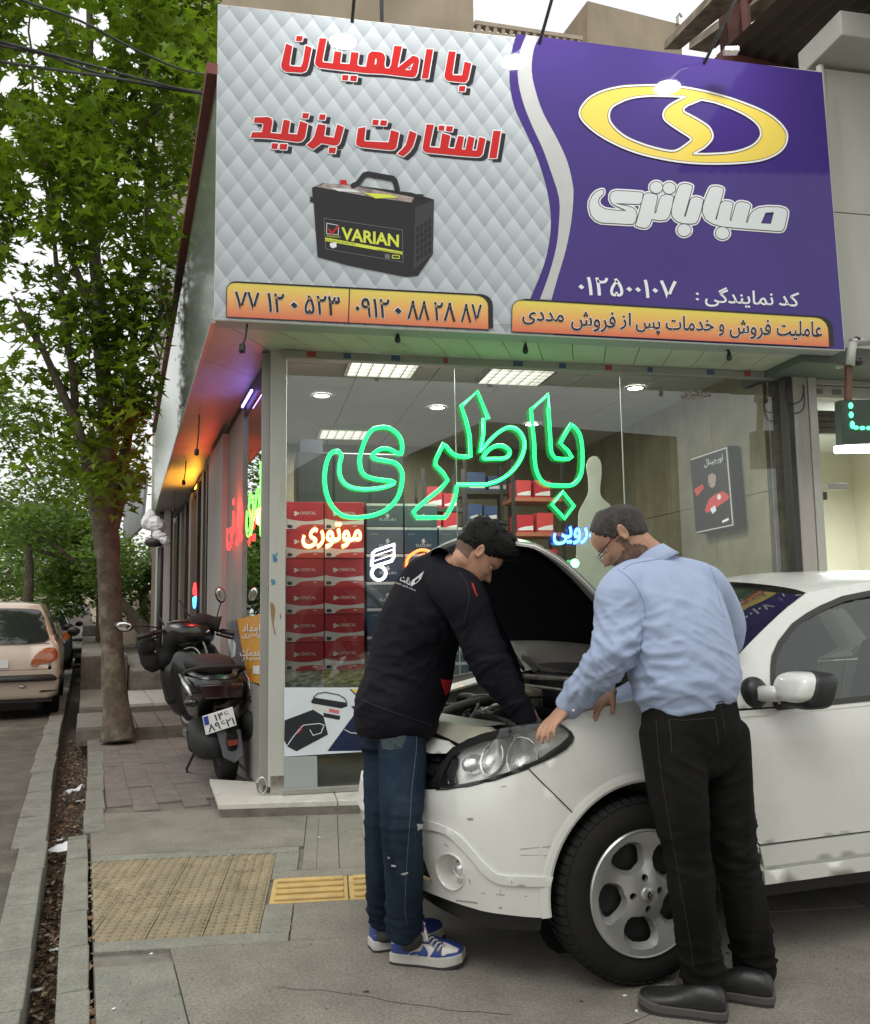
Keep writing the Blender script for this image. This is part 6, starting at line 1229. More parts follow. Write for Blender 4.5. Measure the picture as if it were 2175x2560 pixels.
# flared arch lip and wheel well
for mir in (False, True):
    mb = MB(); rg = []
    for r_, o_ in ((AR+.03, .0012), (AR+.018, .004), (AR+.003, .006), (AR-.006, .002), (AR-.006, -.10), (AR-.0, -.30)): rg.append([CS(a, b, o_, mir) for a, b in ac(-1.66, 1.74, 40, r_)])
    for i in range(3):
        mb.add(rg[i]+rg[i+1], [(k, k+1, 42+k, 41+k) for k in range(40)])
    ob('wheel_arch_lip', mb, m_cw, parent=car, smooth=True); mb = MB()
    for i in range(3, 5): mb.add(rg[i]+rg[i+1], [(k, k+1, 42+k, 41+k) for k in range(40)])
    mb.add([CS(a, b, -.30, mir) for a, b in ac(-3.14, 3.14, 40, AR)], [tuple(range(41))]); ob('wheel_well', mb, m_blk, parent=car)
rear_ar = lambda n=16: [(-2.48+.35*math.sin(a), .31+.35*math.cos(a)) for a in [1.6-3.2*k/n for k in range(n+1)]]
door = [(-.389, .866)]+[(u-.006, z) for u, z in c['gap'][:4]]+[(-.453, .410), (-.935, .414), (-1.40, .425), (-1.44, .60), (-1.44, .893), (-1.001, .882), (-.577, .868)]
do = panel('door', door, 0, m_cw); panel('rear_door', [(-1.446, .893), (-1.446, .60), (-1.406, .425), (-2.05, .43), (-2.12, .50), (-2.2, .56), (-2.3, .72), (-2.32, .905)], 0, m_cw)
panel('door_crease', smooth_poly([(-.41, .845), (-.7, .851), (-1.43, .872)], 2, False)+[(-1.43, .878), (-.7, .857), (-.41, .851)], .0025, m_cw, thick=.005)
panel('door_handle', [(-1.18, .80), (-1.35, .80), (-1.35, .83), (-1.18, .83)], .018, m_cw, thick=.02, parent=do, both=False)
panel('rear_quarter', [(-2.325, .905), (-2.305, .72), (-2.21, .565)]+rear_ar()[::-1][8:][0:0]+[(-2.48+.35*math.sin(a), .31+.35*math.cos(a)) for a in [.9-2.4*k/14 for k in range(15)]]+[(-2.84, .28), (-3.5, .30), (-3.52, .6), (-3.3, .93)], 0, m_cw)
panel('sill_upper', [(-.449, .402), (-.933, .407), (-2.05, .42), (-2.12, .36), (-.933, .335), (-.468, .333)], .004, m_cw, thick=.02, res=.05)
panel('sill_groove', [(-.46, .337), (-2.12, .362), (-2.12, .31), (-.46, .308)], -.012, m_cw, thick=0, res=.05)
panel('sill_lower', [(-.466, .317), (-2.12, .325), (-2.12, .272), (-.472, .27)], .006, m_cw, thick=.02, res=.05)
panel('underbody_edge', [(-.46, .275), (-2.12, .275), (-2.12, .21), (-.46, .21)], -.04, m_blk, thick=.0, res=.1)
ws = smooth_poly(c['ws'], 2, False); winp = c['win']+[(-1.38, 1.285), (-1.42, .893), (-1.001, .885)]
rwin = [(-1.5, .90), (-1.46, 1.283), (-1.95, 1.275), (-2.2, 1.2), (-2.42, 1.03), (-2.35, .93)]
rails = [(-1.2, 1.325), (-1.6, 1.335), (-2.1, 1.33), (-2.5, 1.28), (-2.85, 1.15), (-3.2, .95), (-2.33, .91), (-1.44, .898)]
frame = [(-.394, .874), (-.412, .96)]+ws+c['rail'][:1]+rails+[(-1.001, .8865), (-.585, .8745)]
panel('pillar_frame', frame, .0, m_cw, [winp[1:], rwin])
sl = panel('door_window', winp, -.012, m_cgl, thick=0); panel('rear_door_window', rwin, -.012, m_cgl, thick=0)
for P in (winp, rwin):
    for mir in (False, True):
        vs, ts = fill(stroke(P, .0105, True, 4)); mb = MB(); mb.add([CS(a, b, .003, mir) for a, b in vs], ts); ob('window_seal', mb, m_seal, parent=car)
# roof and windscreen
zr = lambda u: float(np.interp(-u, [.905, 1.2, 1.6, 2.1, 2.5, 2.85], [1.284, 1.325, 1.335, 1.33, 1.28, 1.15]))
def roofp(a, b):
    u0 = -.905; u1 = -2.85; u = u0+(u1-u0)*b; L, R = CS(u, zr(u)), CS(u, zr(u), 0, True); s_ = math.sin(math.pi*a); p = L*(1-a)+R*a
    return p+UP*(.062*s_**.7)+CFW*(.075*s_*(1-b)**3)
mb = MB(); mb.grid(lambda a, b: roofp(1-a, b), 24, 24); ob('roof', mb, m_cw, parent=car, smooth=True)
W5 = smooth_poly(c['ws'], 3, False); nW = len(W5)-1
def wsp(a, b, o_=0.0):
    k = b*nW; i = min(nW-1, int(k)); f_ = k-i; u = W5[i][0]*(1-f_)+W5[i+1][0]*f_; z = W5[i][1]*(1-f_)+W5[i+1][1]*f_; L, R = CS(u, z, -.01), CS(u, z, -.01, True); s_ = math.sin(math.pi*a)
    return L*(1-a)+R*a+CFW*((.15*(1-b)+.075*b)*s_+o_)+UP*(.045*b*s_+o_*.5)
mb = MB(); mb.grid(lambda a, b: wsp(1-a, b), 20, 10); ob('windscreen', mb, m_cgl, parent=car, smooth=True)
mb = MB(); mb.grid(lambda a, b: wsp(1-a, 1-.09*b, -.004), 20, 2); mb.grid(lambda a, b: wsp(.035-.035*a, b, -.004), 1, 12); mb.grid(lambda a, b: wsp(.965+.035-.035*a, b, -.004), 1, 12); ob('windscreen_band', mb, m_blk, parent=car)
mb = MB(); mb.grid(lambda a, b: wsp(1-a, 0)+CFW*(.16*b)-UP*(.05*b+.012), 20, 3); cw_ = ob('cowl', mb, m_blk, parent=car, smooth=True)
for a0, a1, h in ((.12, .55, .32), (.50, .90, .30)):
    mb = MB(); mb.tube([wsp(a0, -.0)+CFW*.05, wsp(a0, .0)+CFW*.02+UP*.02, wsp((a0+a1)/2, .10, .012), wsp(a1, .16, .012)], .008, 5); ob('wiper', mb, m_blk, parent=car)
# mirror
for mir in (False, True):
    yv = (lambda y: 2*HWC-y) if mir else (lambda y: y); sx = 1
    mb = MB(); bc = CP(-.50, yv(.045), .925); mb.ball(bc, (.055, .045, .058), 14, 10, CAX); mr_ = ob('mirror_base', mb, m_blk, parent=car, smooth=True)
    def mball(cx, cy, cz, rx, ry, rz, pw, cut=None):
        mb = MB(); n1, n2 = 20, 14; rings = []
        for i in range(n2+1):
            ph = -math.pi/2+math.pi*i/n2; ring = []
            for k in range(n1):
                th = 2*math.pi*k/n1; sp_ = lambda v_: math.copysign(abs(v_)**pw, v_); x, y, z = sp_(math.cos(ph))*sp_(math.cos(th)), sp_(math.cos(ph))*sp_(math.sin(th)), sp_(math.sin(ph))
                if cut and x < cut: x = cut
                ring.append(CP(cx+rx*x-.02*z, yv(cy+ry*y), cz+rz*z*(1-.12*x*0)+.012*x*0))
            rings.append(ring)
        mb.loft(rings); return mb
    ob('mirror_cap', mball(-.600, -.075, .952, .066, .088, .052, .62), m_cw, parent=mr_, smooth=True)
    ob('mirror_shell', mball(-.635, -.078, .940, .062, .094, .064, .5), m_blk, parent=mr_, smooth=True)
    mb = MB(); mb.tube([CP(-.50, yv(.02), .925), CP(-.55, yv(-.02), .925), CP(-.58, yv(-.04), .93)], [.03, .028, .03], 10); ob('mirror_arm', mb, m_cw, parent=mr_, smooth=True)
# headlights
def rotring(cx, cz, rx, rz, o_, mir, n=24, tilt=.25): return [CS(cx+rx*math.cos(t_)*math.cos(tilt)-rz*math.sin(t_)*math.sin(tilt)*-1, cz+rz*math.sin(t_)-rx*math.cos(t_)*math.sin(tilt)*-1*0-.35*(rx*math.cos(t_)), o_, mir) for t_ in [2*math.pi*k/n for k in range(n)]]
HD = c['head']; RM = smooth_poly(c['rim'], 2)
for mir in (False, True):
    f2 = (lambda a, b, o, m, mm=mir: CS(a, b, o, mm))
    hl = panel('headlight', HD, -.004, m_blk, [RM], thick=.03, both=False, f=f2, res=.025)
    mb = MB(); hd2 = [(a, b) for a, b in HD]; mb.loft([[CS(a, b, -.015, mir) for a, b in inset(hd2, .995)], [CS(a, b, -.045, mir) for a, b in inset(hd2, .85)], [CS(a, b, -.06, mir) for a, b in inset(hd2, .45)], [CS(a, b, -.06, mir) for a, b in inset(hd2, .02)]], cap=False); ob('housing', mb, M('housing_silver', (.93, .93, .91), .25, metal=.12, bump=1.5, bscale=14), parent=hl, smooth=True)
    panel('lens', HD, .004, m_lens, thick=0, both=False, f=f2, res=.03, parent=hl)
    for (cx, cz), R1, dd_ in ((c['proj'][0], .062, -.03), (c['proj2'][0], .058, -.035)):
        mb = MB(); mb.loft([rotring(cx, cz, R1*k, R1*k*.95, dd_+o_, mir) for k, o_ in ((1.06, .004), (1.0, .012), (.97, .0), (.80, -.045), (.5, -.075), (.2, -.085))], cap=True); ob('reflector', mb, m_chr, parent=hl, smooth=True)
        mb = MB(); mb.ball(CS(cx, cz, dd_-.03, mir), .018, 12, 8); ob('bulb', mb, glass('bulb_glass', (.95, .9, .9), 1.5, 2.0), parent=hl, smooth=True)
    mb = MB(); pc_ = CS(*c['ind'][0], -.045, mir); mb.ball(pc_, (.05, .04, .035), 14, 8, CAX); ob('indicator_bowl', mb, m_chr, parent=hl, smooth=True)
    panel('inner_trim', [(.745, .632), (.785, .67), (.78, .715), (.765, .715), (.752, .67), (.725, .64)], -.012, m_blk, thick=.02, both=False, f=f2, parent=hl)
for nm_, P_ in (('panel_gap', c['bump_gap']), ('panel_gap', c['gap']), ('panel_gap', c['bump_top'][1:])):
    for mir in (False, True): vs, ts = fill(stroke(P_, .0018, False, 4)); mb = MB(); mb.add([CS(a, b, .0024, mir) for a, b in vs], ts); ob(nm_, mb, m_blk, parent=car)
# grille, number plate, upper bars
panel('grille', [(.85, .60), (.82, .70), (.84, .735), (UMX, .74), (UMX, .55), (.95, .58)], -.05, m_blk)
for z_ in (.60, .645, .69): panel('grille_bar', [(.88, z_), (UMX, z_), (UMX, z_+.014), (.88, z_+.014)], -.035, m_cw if z_ == .71 else m_blk, thick=.01)
panel('grille_top_bar', [(.80, .750), (.86, .762), (1.0, .765), (UMX, .765), (UMX, .725), (1.0, .723), (.906, .718), (.817, .727)], -.004, m_cw)
pl_ = panel('number_plate', [(UMX-.002, .565), (1.03, .565), (1.03, .465), (UMX-.002, .465)], .012, M('plate_white', (.72, .72, .70), .4), thick=.008); 
panel('plate_band', [(1.20, .583), (1.145, .583), (1.145, .477), (1.20, .477)][::-1][0:0]+[(1.085, .563), (1.035, .563), (1.035, .467), (1.085, .467)], .0135, M('plate_blue', (.03, .05, .30), .4), thick=0)
# slam panel between the lamps
panel('slam_panel', [(UMX, .785), (1.0, .78), (.80, .758), (.67, .80), (.62, .816), (.66, .822), (.78, .812), (.90, .812), (UMX, .815)], -.025, M('slam_panel_paint', (.40, .385, .31), .5, var=.15, vscale=9), thick=.02)
mb = MB(); mb.grid(lambda a, b: (CS(.85+(UMX-.85)*a, .80, -.03)*(1-b)+(CS(.72+(UMX-.72)*a, .805, -.03)-CFW*.10+UP*.02)*b), 10, 2); ob('slam_top', mb, m_under, parent=car, smooth=True)
# scratches and chips
sc_ = c['scr']
for P, r_ in ((sc_[0:4], .0022), (sc_[4:7], .0012), (sc_[7:9], .0016), (sc_[9:12], .0013), (sc_[12:15], .003), (sc_[15:17], .0014), (sc_[17:19], .001), (sc_[19:21], .001), (sc_[21:23], .0022), (sc_[23:25], .0011), (sc_[25:27], .0008)):
    vs, ts = fill(stroke(P, r_, False, 4)); mb = MB(); mb.add([CS(a, b, .0105 if .33 < P[0][1] < .39 and P[0][0] < .6 else .0012) for a, b in vs], ts); ob('scratch', mb, M('scratch_grey', (.30, .295, .27), .8), parent=car)
# bonnet
BN = [(-.24, .94), (-.16, 1.04), (-.09, 1.13), (0.0, 1.245), (.09, 1.335), (.17, 1.405), (.27, 1.462), (.345, 1.497)]
BNc = [(-.29, .95), (-.21, 1.055), (-.13, 1.155), (-.04, 1.275), (.04, 1.37), (.12, 1.445), (.21, 1.515), (.30, 1.55)]
def bon(a, b, o_=0.0):
    """a across, b from the hinge to the tip"""
    k = b*7; i = min(6, int(k)); f_ = k-i; e = [BN[i][j]*(1-f_)+BN[i+1][j]*f_ for j in (0, 1)]; m_ = [BNc[i][j]*(1-f_)+BNc[i+1][j]*f_ for j in (0, 1)]
    s_ = 1-abs(2*a-1)**2.4; rb = max(0, b-.84)/.16; y0 = .16+.24*rb**1.9; y1 = 1.46-.16*rb**2.2; x = e[0]*(1-s_)+m_[0]*s_; z = e[1]*(1-s_)+m_[1]*s_
    return CP(x+o_*.72, y0+(y1-y0)*a, z-o_*.69)
mb = MB(); mb.grid(lambda a, b: bon(a, b), 28, 18); bo = ob('bonnet', mb, m_cw, parent=car, smooth=True)
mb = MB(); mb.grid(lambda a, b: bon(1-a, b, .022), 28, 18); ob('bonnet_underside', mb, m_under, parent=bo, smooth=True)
mb = MB(); bd = [(k/20, 0) for k in range(20)]+[(1, k/16) for k in range(16)]+[(1-k/20, 1) for k in range(20)]+[(0, 1-k/16) for k in range(16)]; n = len(bd)
mb.add([bon(a, b) for a, b in bd]+[bon(a, b, .022) for a, b in bd], [(i, (i+1) % n, n+(i+1) % n, n+i) for i in range(n)]); ob('bonnet_flange', mb, m_under, parent=bo); mb = MB(); mb.tube([bon(a, b, .012) for a, b in bd], .0035, 6, closed=True); ob('bonnet_edge', mb, m_cw, parent=bo, smooth=True)
ins_ = lambda a, b: bon(.075+.85*a, .24+.655*b, .046+.008*math.sin(a*9)*math.sin(b*7))
mb = MB(); mb.grid(lambda a, b: ins_(1-a, b), 24, 16); bd2 = [(k/12, 0) for k in range(12)]+[(1, k/10) for k in range(10)]+[(1-k/12, 1) for k in range(12)]+[(0, 1-k/10) for k in range(10)]; n = len(bd2); mb.add([ins_(a, b) for a, b in bd2]+[bon(.075+.85*a, .24+.655*b, .02) for a, b in bd2], [(i, (i+1) % n, n+(i+1) % n, n+i) for i in range(n)]); ob('insulation', mb, m_insul, parent=bo, smooth=True)
for a_ in (.10, .9): mb = MB(); mb.tube([bon(a_, .02, .03), bon(a_, .12, .05), CP(-.30, .14+1.32*a_, .93)], [.018, .016, .02], 6); ob('hinge', mb, m_under, parent=bo)
mb = MB(); mb.tube(smooth_poly([tuple(bon(.93, .20, .05)), tuple(bon(.88, .08, .09)), tuple(CP(-.08, 1.25, .98)), tuple(CP(-.02, 1.22, .90)), tuple(CP(.04, 1.20, .84))], 5, False), .007, 6); ob('washer_hose', mb, m_rubber, parent=car)
# engine bay
mb = MB(); mb.box(CP(.12, .8, .52), (.40, .58, .02), CAX); ob('bay_floor', mb, m_blk, parent=car)
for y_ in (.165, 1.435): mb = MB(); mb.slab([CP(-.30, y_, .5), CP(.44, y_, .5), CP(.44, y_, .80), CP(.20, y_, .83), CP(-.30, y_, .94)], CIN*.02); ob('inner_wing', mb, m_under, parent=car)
mb = MB(); mb.slab([CP(-.24, .15, .5), CP(-.24, 1.45, .5), CP(-.24, 1.45, .93), CP(-.24, .15, .93)], CFW*-.02); ob('bulkhead', mb, m_bay, parent=car)
for y_, s_ in ((.165, 1), (1.435, -1)): mb = MB(); mb.grid(lambda a, b: CP(-.30+.66*a, y_+s_*(-.05+.10*b), float(np.interp(-.30+.66*a, [-.3, 0, .2, .36], [.955, .905, .86, .825]))-.01*b), 10, 2); ob('wing_flange', mb, m_cw, parent=car, smooth=True)
rr = random.Random(12)
bayh = [(rr.uniform(.0, .36), rr.uniform(.3, 1.3)) for _ in range(16)]
def hose(P, r, m): mb = MB(); mb.tube(smooth_poly([tuple(CP(*p)) for p in P], 5, False), r, 8); ob('hose', mb, m, parent=car, smooth=True)
for i in range(7): hose([(.36-.045*i, .42+.05*i, .70+.01*i), (.30-.04*i, .62+.05*i, .80-.004*i), (.26-.035*i, .86+.05*i, .80), (.20-.03*i, 1.10+.03*i, .72)], .022 if i % 2 else .016, m_dust if i % 3 else m_bay)
hose([(.42, .34, .66), (.36, .50, .79), (.20, .62, .83), (.0, .70, .80)], .026, m_bay); hose([(.40, 1.2, .68), (.34, 1.0, .80), (.18, .95, .84), (.02, 1.05, .8)], .022, m_dust); hose([(.1, .3, .7), (.16, .5, .83), (.1, .8, .86), (-.1, 1.0, .84)], .008, m_alum2)
for i, (x, y) in enumerate(bayh): a = rr.uniform(-1.2, 1.2); hose([(x, y, .76+.05*rr.random()), (x+.06*math.cos(a), y+.09*math.sin(a)+.05, .81+.04*rr.random()), (x+.14*math.cos(a), y+.2*math.sin(a)+.08, .80+.03*rr.random()), (x+.2*math.cos(a+.5), y+.3*math.sin(a+.5), .72)], rr.choice([.006, .009, .013, .017]), [m_bay, m_dust, m_alum2, m_bay][i % 4])
for (x, y, z, a, b, h, m) in ((.02, .95, .70, .14, .20, .09, m_bay), (-.12, .40, .74, .08, .14, .10, m_bay), (.22, 1.28, .68, .10, .10, .11, m_bay), (.10, .62, .66, .12, .14, .08, m_alum2), (-.10, 1.24, .78, .08, .10, .08, M('fluid_tank', (.42, .40, .30), .5)), (.30, .80, .62, .06, .40, .10, m_blk)):
    mb = MB(); mb.box(CP(x, y, z), (a, b, h), CAX); ob('engine_part', mb, m, parent=car, bevel=.015)
for (x, y) in ((-.02, .9), (.05, 1.02), (-.13, .4)): mb = MB(); mb.lathe([(.0, .025), (.03, .025), (.034, 0), (.034, -.03)], CP(x, y, .815), UP, 14); ob('filler_cap', mb, m_dust, parent=car, smooth=True)
mb = MB(); mb.tube([CP(-.19, .2, .90), CP(-.17, .8, .93), CP(-.19, 1.4, .90)], .014, 6); mb.tube([CP(-.12, .2, .87), CP(-.10, .8, .89), CP(-.12, 1.4, .87)], .007, 6); ob('bulkhead_seal', mb, m_alum2, parent=car, smooth=True)
# cabin
mb = MB(); mb.box(CP(-1.7, .8, .30), (1.25, .66, .03), CAX); mb.box(CP(-.55, .8, .80), (.16, .62, .10), CAX); ob('cabin_floor', mb, m_blk, parent=car)
mb = MB(); mb.slab([CP(-.36, .14, .86), CP(-.36, 1.46, .86), CP(-.80, 1.46, .93), CP(-.80, .14, .93)], UP*-.2); ob('dashboard', mb, M('dashboard_grey', (.05, .05, .05), .6), parent=car, bevel=.02)
for y_ in (.45, 1.15):
    mb = MB(); mb.box(CP(-1.25, y_, .50), (.24, .23, .10), CAX); mb.slab([CP(-1.40, y_-.22, .55), CP(-1.40, y_+.22, .55), CP(-1.55, y_+.18, 1.08), CP(-1.55, y_-.18, 1.08)], CFW*-.10); mb.box(CP(-1.62, y_, 1.17), (.045, .12, .08), CAX); ob('seat', mb, M('seat_fabric', (.13, .13, .13), .9), parent=car, bevel=.03)
mb = MB(); q_ = [CP(-.92+.06*math.cos(t_), .45+.18*math.sin(t_), .98+.17*math.cos(t_)) for t_ in [2*math.pi*k/20 for k in range(20)]]; mb.tube(q_, .013, 6, closed=True); ob('steering_wheel', mb, m_blk, parent=car, smooth=True)
mb = MB(); mb.slab([CP(-2.9, .35, .75), CP(-2.9, 1.25, .75), CP(-3.15, 1.25, 1.1), CP(-3.15, .35, 1.1)], CFW*-.05); mb.slab([CP(-3.52, .2, .3), CP(-3.52, 1.4, .3), CP(-3.45, 1.4, .95), CP(-3.45, .2, .95)], CFW*-.03); ob('tailgate', mb, m_cw, parent=car)
mb = MB(); mb.slab([CP(-2.9, .22, 1.14), CP(-2.9, 1.38, 1.14), CP(-3.42, 1.38, .93), CP(-3.42, .22, .93)], UP*.01); ob('rear_window', mb, m_cgl, parent=car)
# wheels
m_tyre = M('tyre_rubber', (.014, .0135, .013), .85, spec=.25, var=.2, vscale=9, dirt=(.035, .032, .028), dscale=6, damt=.5); m_whl = M('wheel_silver', (.50, .50, .48), .30, metal=.6, var=.05, vscale=8)
def wheel(x, mir=False):
    y0 = -.002 if not mir else 2*HWC+.002; A = CIN if not mir else -CIN; O = CP(x, y0, .30); wv = bpy.data.objects.new('wheel', None); COL.objects.link(wv); wv.parent = car; wv.location = O-ORG[car.name]; ORG[wv.name] = O
    prof = [(.196, .012), (.205, .004), (.225, -.004), (.25, -.004), (.272, .004), (.287, .016), (.296, .030), (.2985, .05), (.30, .09), (.2985, .13), (.296, .15), (.287, .165), (.25, .18), (.20, .17)]
    mb = MB(); mb.lathe(prof, O, A, 64); ob('tyre', mb, m_tyre, parent=wv, smooth=True)
    mb = MB(); N_ = 58
    for k in range(N_):
        t_ = 2*math.pi*k/N_; d_ = CFW*math.cos(t_)+UP*math.sin(t_); s_ = -CFW*math.sin(t_)+UP*math.cos(t_)
        for (r0, a0), (r1, a1) in (((.284, .0125), (.2995, .034)), ((.300, .038), (.3015, .082)), ((.3015, .098), (.3, .142))):
            P = [O+d_*r0+A*a0+s_*.0115, O+d_*r0+A*a0-s_*.0115, O+d_*r1+A*a1-s_*.0125, O+d_*r1+A*a1+s_*.0125]; mb.slab(P, d_*-.0+((P[1]-P[0]).cross(P[3]-P[0]).normalized()*(.004 if (P[1]-P[0]).cross(P[3]-P[0]).dot(d_) > 0 else -.004)))
    ob('tread_block', mb, m_tyre, parent=wv, kind='stuff')
    # cover: disc with five windows and four lug holes
    circ_ = lambda R, n=60: [(R*math.cos(2*math.pi*k/n), R*math.sin(2*math.pi*k/n)) for k in range(n)]
    wins = []
    for k in range(5):
        a0 = R_(118+72*k); pol = [(.078, -.22), (.090, -.50), (.122, -.52), (.158, -.43), (.177, -.15), (.176, .24), (.155, .42), (.110, .44), (.080, .26), (.072, 0)]
        wins.append(smooth_poly([(r_*math.cos(a0+t_), r_*math.sin(a0+t_)) for r_, t_ in pol], 2))
    lugs = [[(.050*math.cos(R_(q))+.0125*math.cos(2*math.pi*k/10), .050*math.sin(R_(q))+.0125*math.sin(2*math.pi*k/10)) for k in range(10)] for q in (95, 185, 275, 5)]
    hz = lambda x_, y_: -.004-.010*math.exp(-((x_*x_+y_*y_)/.0045))+.016*math.exp(-((math.hypot(x_, y_)-.115)/.045)**2)
    pt = lambda x_, y_, o_=0: O+CFW*(x_ if not mir else -x_)*-1+UP*y_+A*(hz(x_, y_)+o_)
    ex = [(r_*math.cos(t_), r_*math.sin(t_)) for r_ in (.03, .07, .1, .13, .16, .18) for t_ in [2*math.pi*k/36 for k in range(36)]]; ex = [e for e in ex if not any(pip(*e, w_) for w_ in wins+lugs)]
    vs, ts = fill([(circ_(.196), wins+lugs)], ex); P = [pt(*v_) for v_ in vs]; mb = MB(); mb.add(P, [t_ if (P[t_[1]]-P[t_[0]]).cross(P[t_[2]]-P[t_[0]]).dot(A) < 0 else t_[::-1] for t_ in ts])
    for w_ in wins:
        n = len(w_); cx_, cy_ = sum(p[0] for p in w_)/n, sum(p[1] for p in w_)/n; sh = [(cx_+(p[0]-cx_)*.78+.004, cy_+(p[1]-cy_)*.78) for p in w_]
        mb.add([pt(*p) for p in w_]+[pt(*p, .026) for p in sh], [(i, (i+1) % n, n+(i+1) % n, n+i) for i in range(n)])
    for w_ in lugs: n = len(w_); mb.add([pt(*p) for p in w_]+[pt(*p, .02) for p in w_], [(i, (i+1) % n, n+(i+1) % n, n+i) for i in range(n)])
    mb.lathe([(.196, -.004), (.2005, -.007), (.205, -.002), (.203, .012)], O, A, 60); ob('wheel_cover', mb, m_whl, parent=wv, auto=32)
    mb = MB(); mb.lathe([(.001, .05), (.198, .05)], O, A, 30); ob('wheel_disc', mb, m_blk, parent=wv)
    mb = MB(); mb.lathe([(.0, -.019), (.020, -.019), (.024, -.016), (.024, -.010)], O, A, 20); cp = ob('centre_cap', mb, m_whl, parent=wv, smooth=True)
    dm = [(0, .016), (.010, 0), (0, -.016), (-.010, 0)]; mb = MB(); mb.add([pt(a*1.0, b)+A*(-.012) for a, b in dm]+[pt(a*.35, b*.35)+A*(-.012) for a, b in dm], [(i, (i+1) % 4, 4+(i+1) % 4, 4+i) for i in range(4)]); ob('badge', mb, m_chrome, parent=wv)
    return wv
wheel(0); wheel(-2.48); wheel(0, True); wheel(-2.48, True)
mb = MB(); mb.box(CP(-1.4, .8, .22), (1.3, .6, .02), CAX); mb.tube([CP(.05, .15, .3), CP(-.05, .7, .27)], .025, 6); ob('underbody', mb, m_blk, parent=car)
# ================================================================ people
from mathutils.bvhtree import BVHTree
def rings(P, rad, lat, n=20, sub=6, sq=2.0, capk=.55):
    """closed limb or trunk: P centres, rad [(side, front-back)], lat lateral direction"""
    P = [tuple(p) for p in P]; Q_ = smooth_poly(P, sub, False); R2 = smooth_poly([tuple(r) for r in rad], sub, False); K = len(Q_); out = []
    lat = Vector(lat).normalized()
    for i in range(K):
        a = Vector(Q_[max(0, i-1)]); b = Vector(Q_[min(K-1, i+1)]); t_ = (b-a).normalized(); l_ = (lat-t_*lat.dot(t_)); l_ = l_.normalized() if l_.length > .2 else t_.orthogonal().normalized(); w_ = t_.cross(l_)
        out.append((Vector(Q_[i]), l_, w_, R2[i][0], R2[i][1], t_))
    def mk(c, l_, w_, ra, rb): return [c+l_*(ra*math.copysign(abs(math.cos(q))**(2/sq), math.cos(q)))+w_*(rb*math.copysign(abs(math.sin(q))**(2/sq), math.sin(q))) for q in [2*math.pi*k/n for k in range(n)]]
    rg = []; c, l_, w_, ra, rb, t_ = out[0]; m_ = min(ra, rb)*capk
    for k in (.35, .75, .94): rg.append(mk(c-t_*m_*math.sqrt(1-k*k), l_, w_, ra*k, rb*k))
    rg += [mk(*o[:5]) for o in out]; c, l_, w_, ra, rb, t_ = out[-1]; m_ = min(ra, rb)*capk
    for k in (.94, .75, .35): rg.append(mk(c+t_*m_*math.sqrt(1-k*k), l_, w_, ra*k, rb*k))
    return rg
def limb_(mb, P, rad, lat=(1, 0, 0), **k): rad = [(r, r) if not hasattr(r, '__len__') else r for r in rad]; mb.loft(rings(P, rad, lat, **k)); return mb
def remesh(mb, vox, it=2):
    me = bpy.data.meshes.new('tmp'); me.from_pydata([tuple(p) for p in mb.v], [], mb.f); bm = bmesh.new(); bm.from_mesh(me); bmesh.ops.recalc_face_normals(bm, faces=bm.faces); bm.to_mesh(me); bm.free()
    o = bpy.data.objects.new('tmp', me); COL.objects.link(o); md = o.modifiers.new('r', 'REMESH'); md.mode = 'VOXEL'; md.voxel_size = vox; md.adaptivity = 0
    m2 = bpy.data.meshes.new_from_object(o.evaluated_get(bpy.context.evaluated_depsgraph_get())); n = len(m2.vertices); V = np.empty(n*3); m2.vertices.foreach_get('co', V); V = V.reshape(-1, 3)
    F = [tuple(p.vertices) for p in m2.polygons]; E_ = np.empty(len(m2.edges)*2, dtype=np.int64); m2.edges.foreach_get('vertices', E_); E_ = E_.reshape(-1, 2)
    bpy.data.objects.remove(o); bpy.data.meshes.remove(me); bpy.data.meshes.remove(m2)
    def lap(V, it):
        for _ in range(it):
            S_ = np.zeros_like(V); c_ = np.zeros(len(V)); np.add.at(S_, E_[:, 0], V[E_[:, 1]]); np.add.at(S_, E_[:, 1], V[E_[:, 0]]); np.add.at(c_, E_[:, 0], 1); np.add.at(c_, E_[:, 1], 1); V = V*.4+.6*S_/c_[:, None]
        return V
    return lap(V, it), F, E_
def vnorm(V, F):
    F4 = np.array([f if len(f) == 4 else (*f, f[-1]) for f in F]); a = V[F4[:, 2]]-V[F4[:, 0]]; b = V[F4[:, 3]]-V[F4[:, 1]]; n_ = np.cross(a, b); N_ = np.zeros_like(V)
    for k in range(4): np.add.at(N_, F4[:, k], n_)
    return N_/(np.linalg.norm(N_, axis=1, keepdims=True)+1e-12)
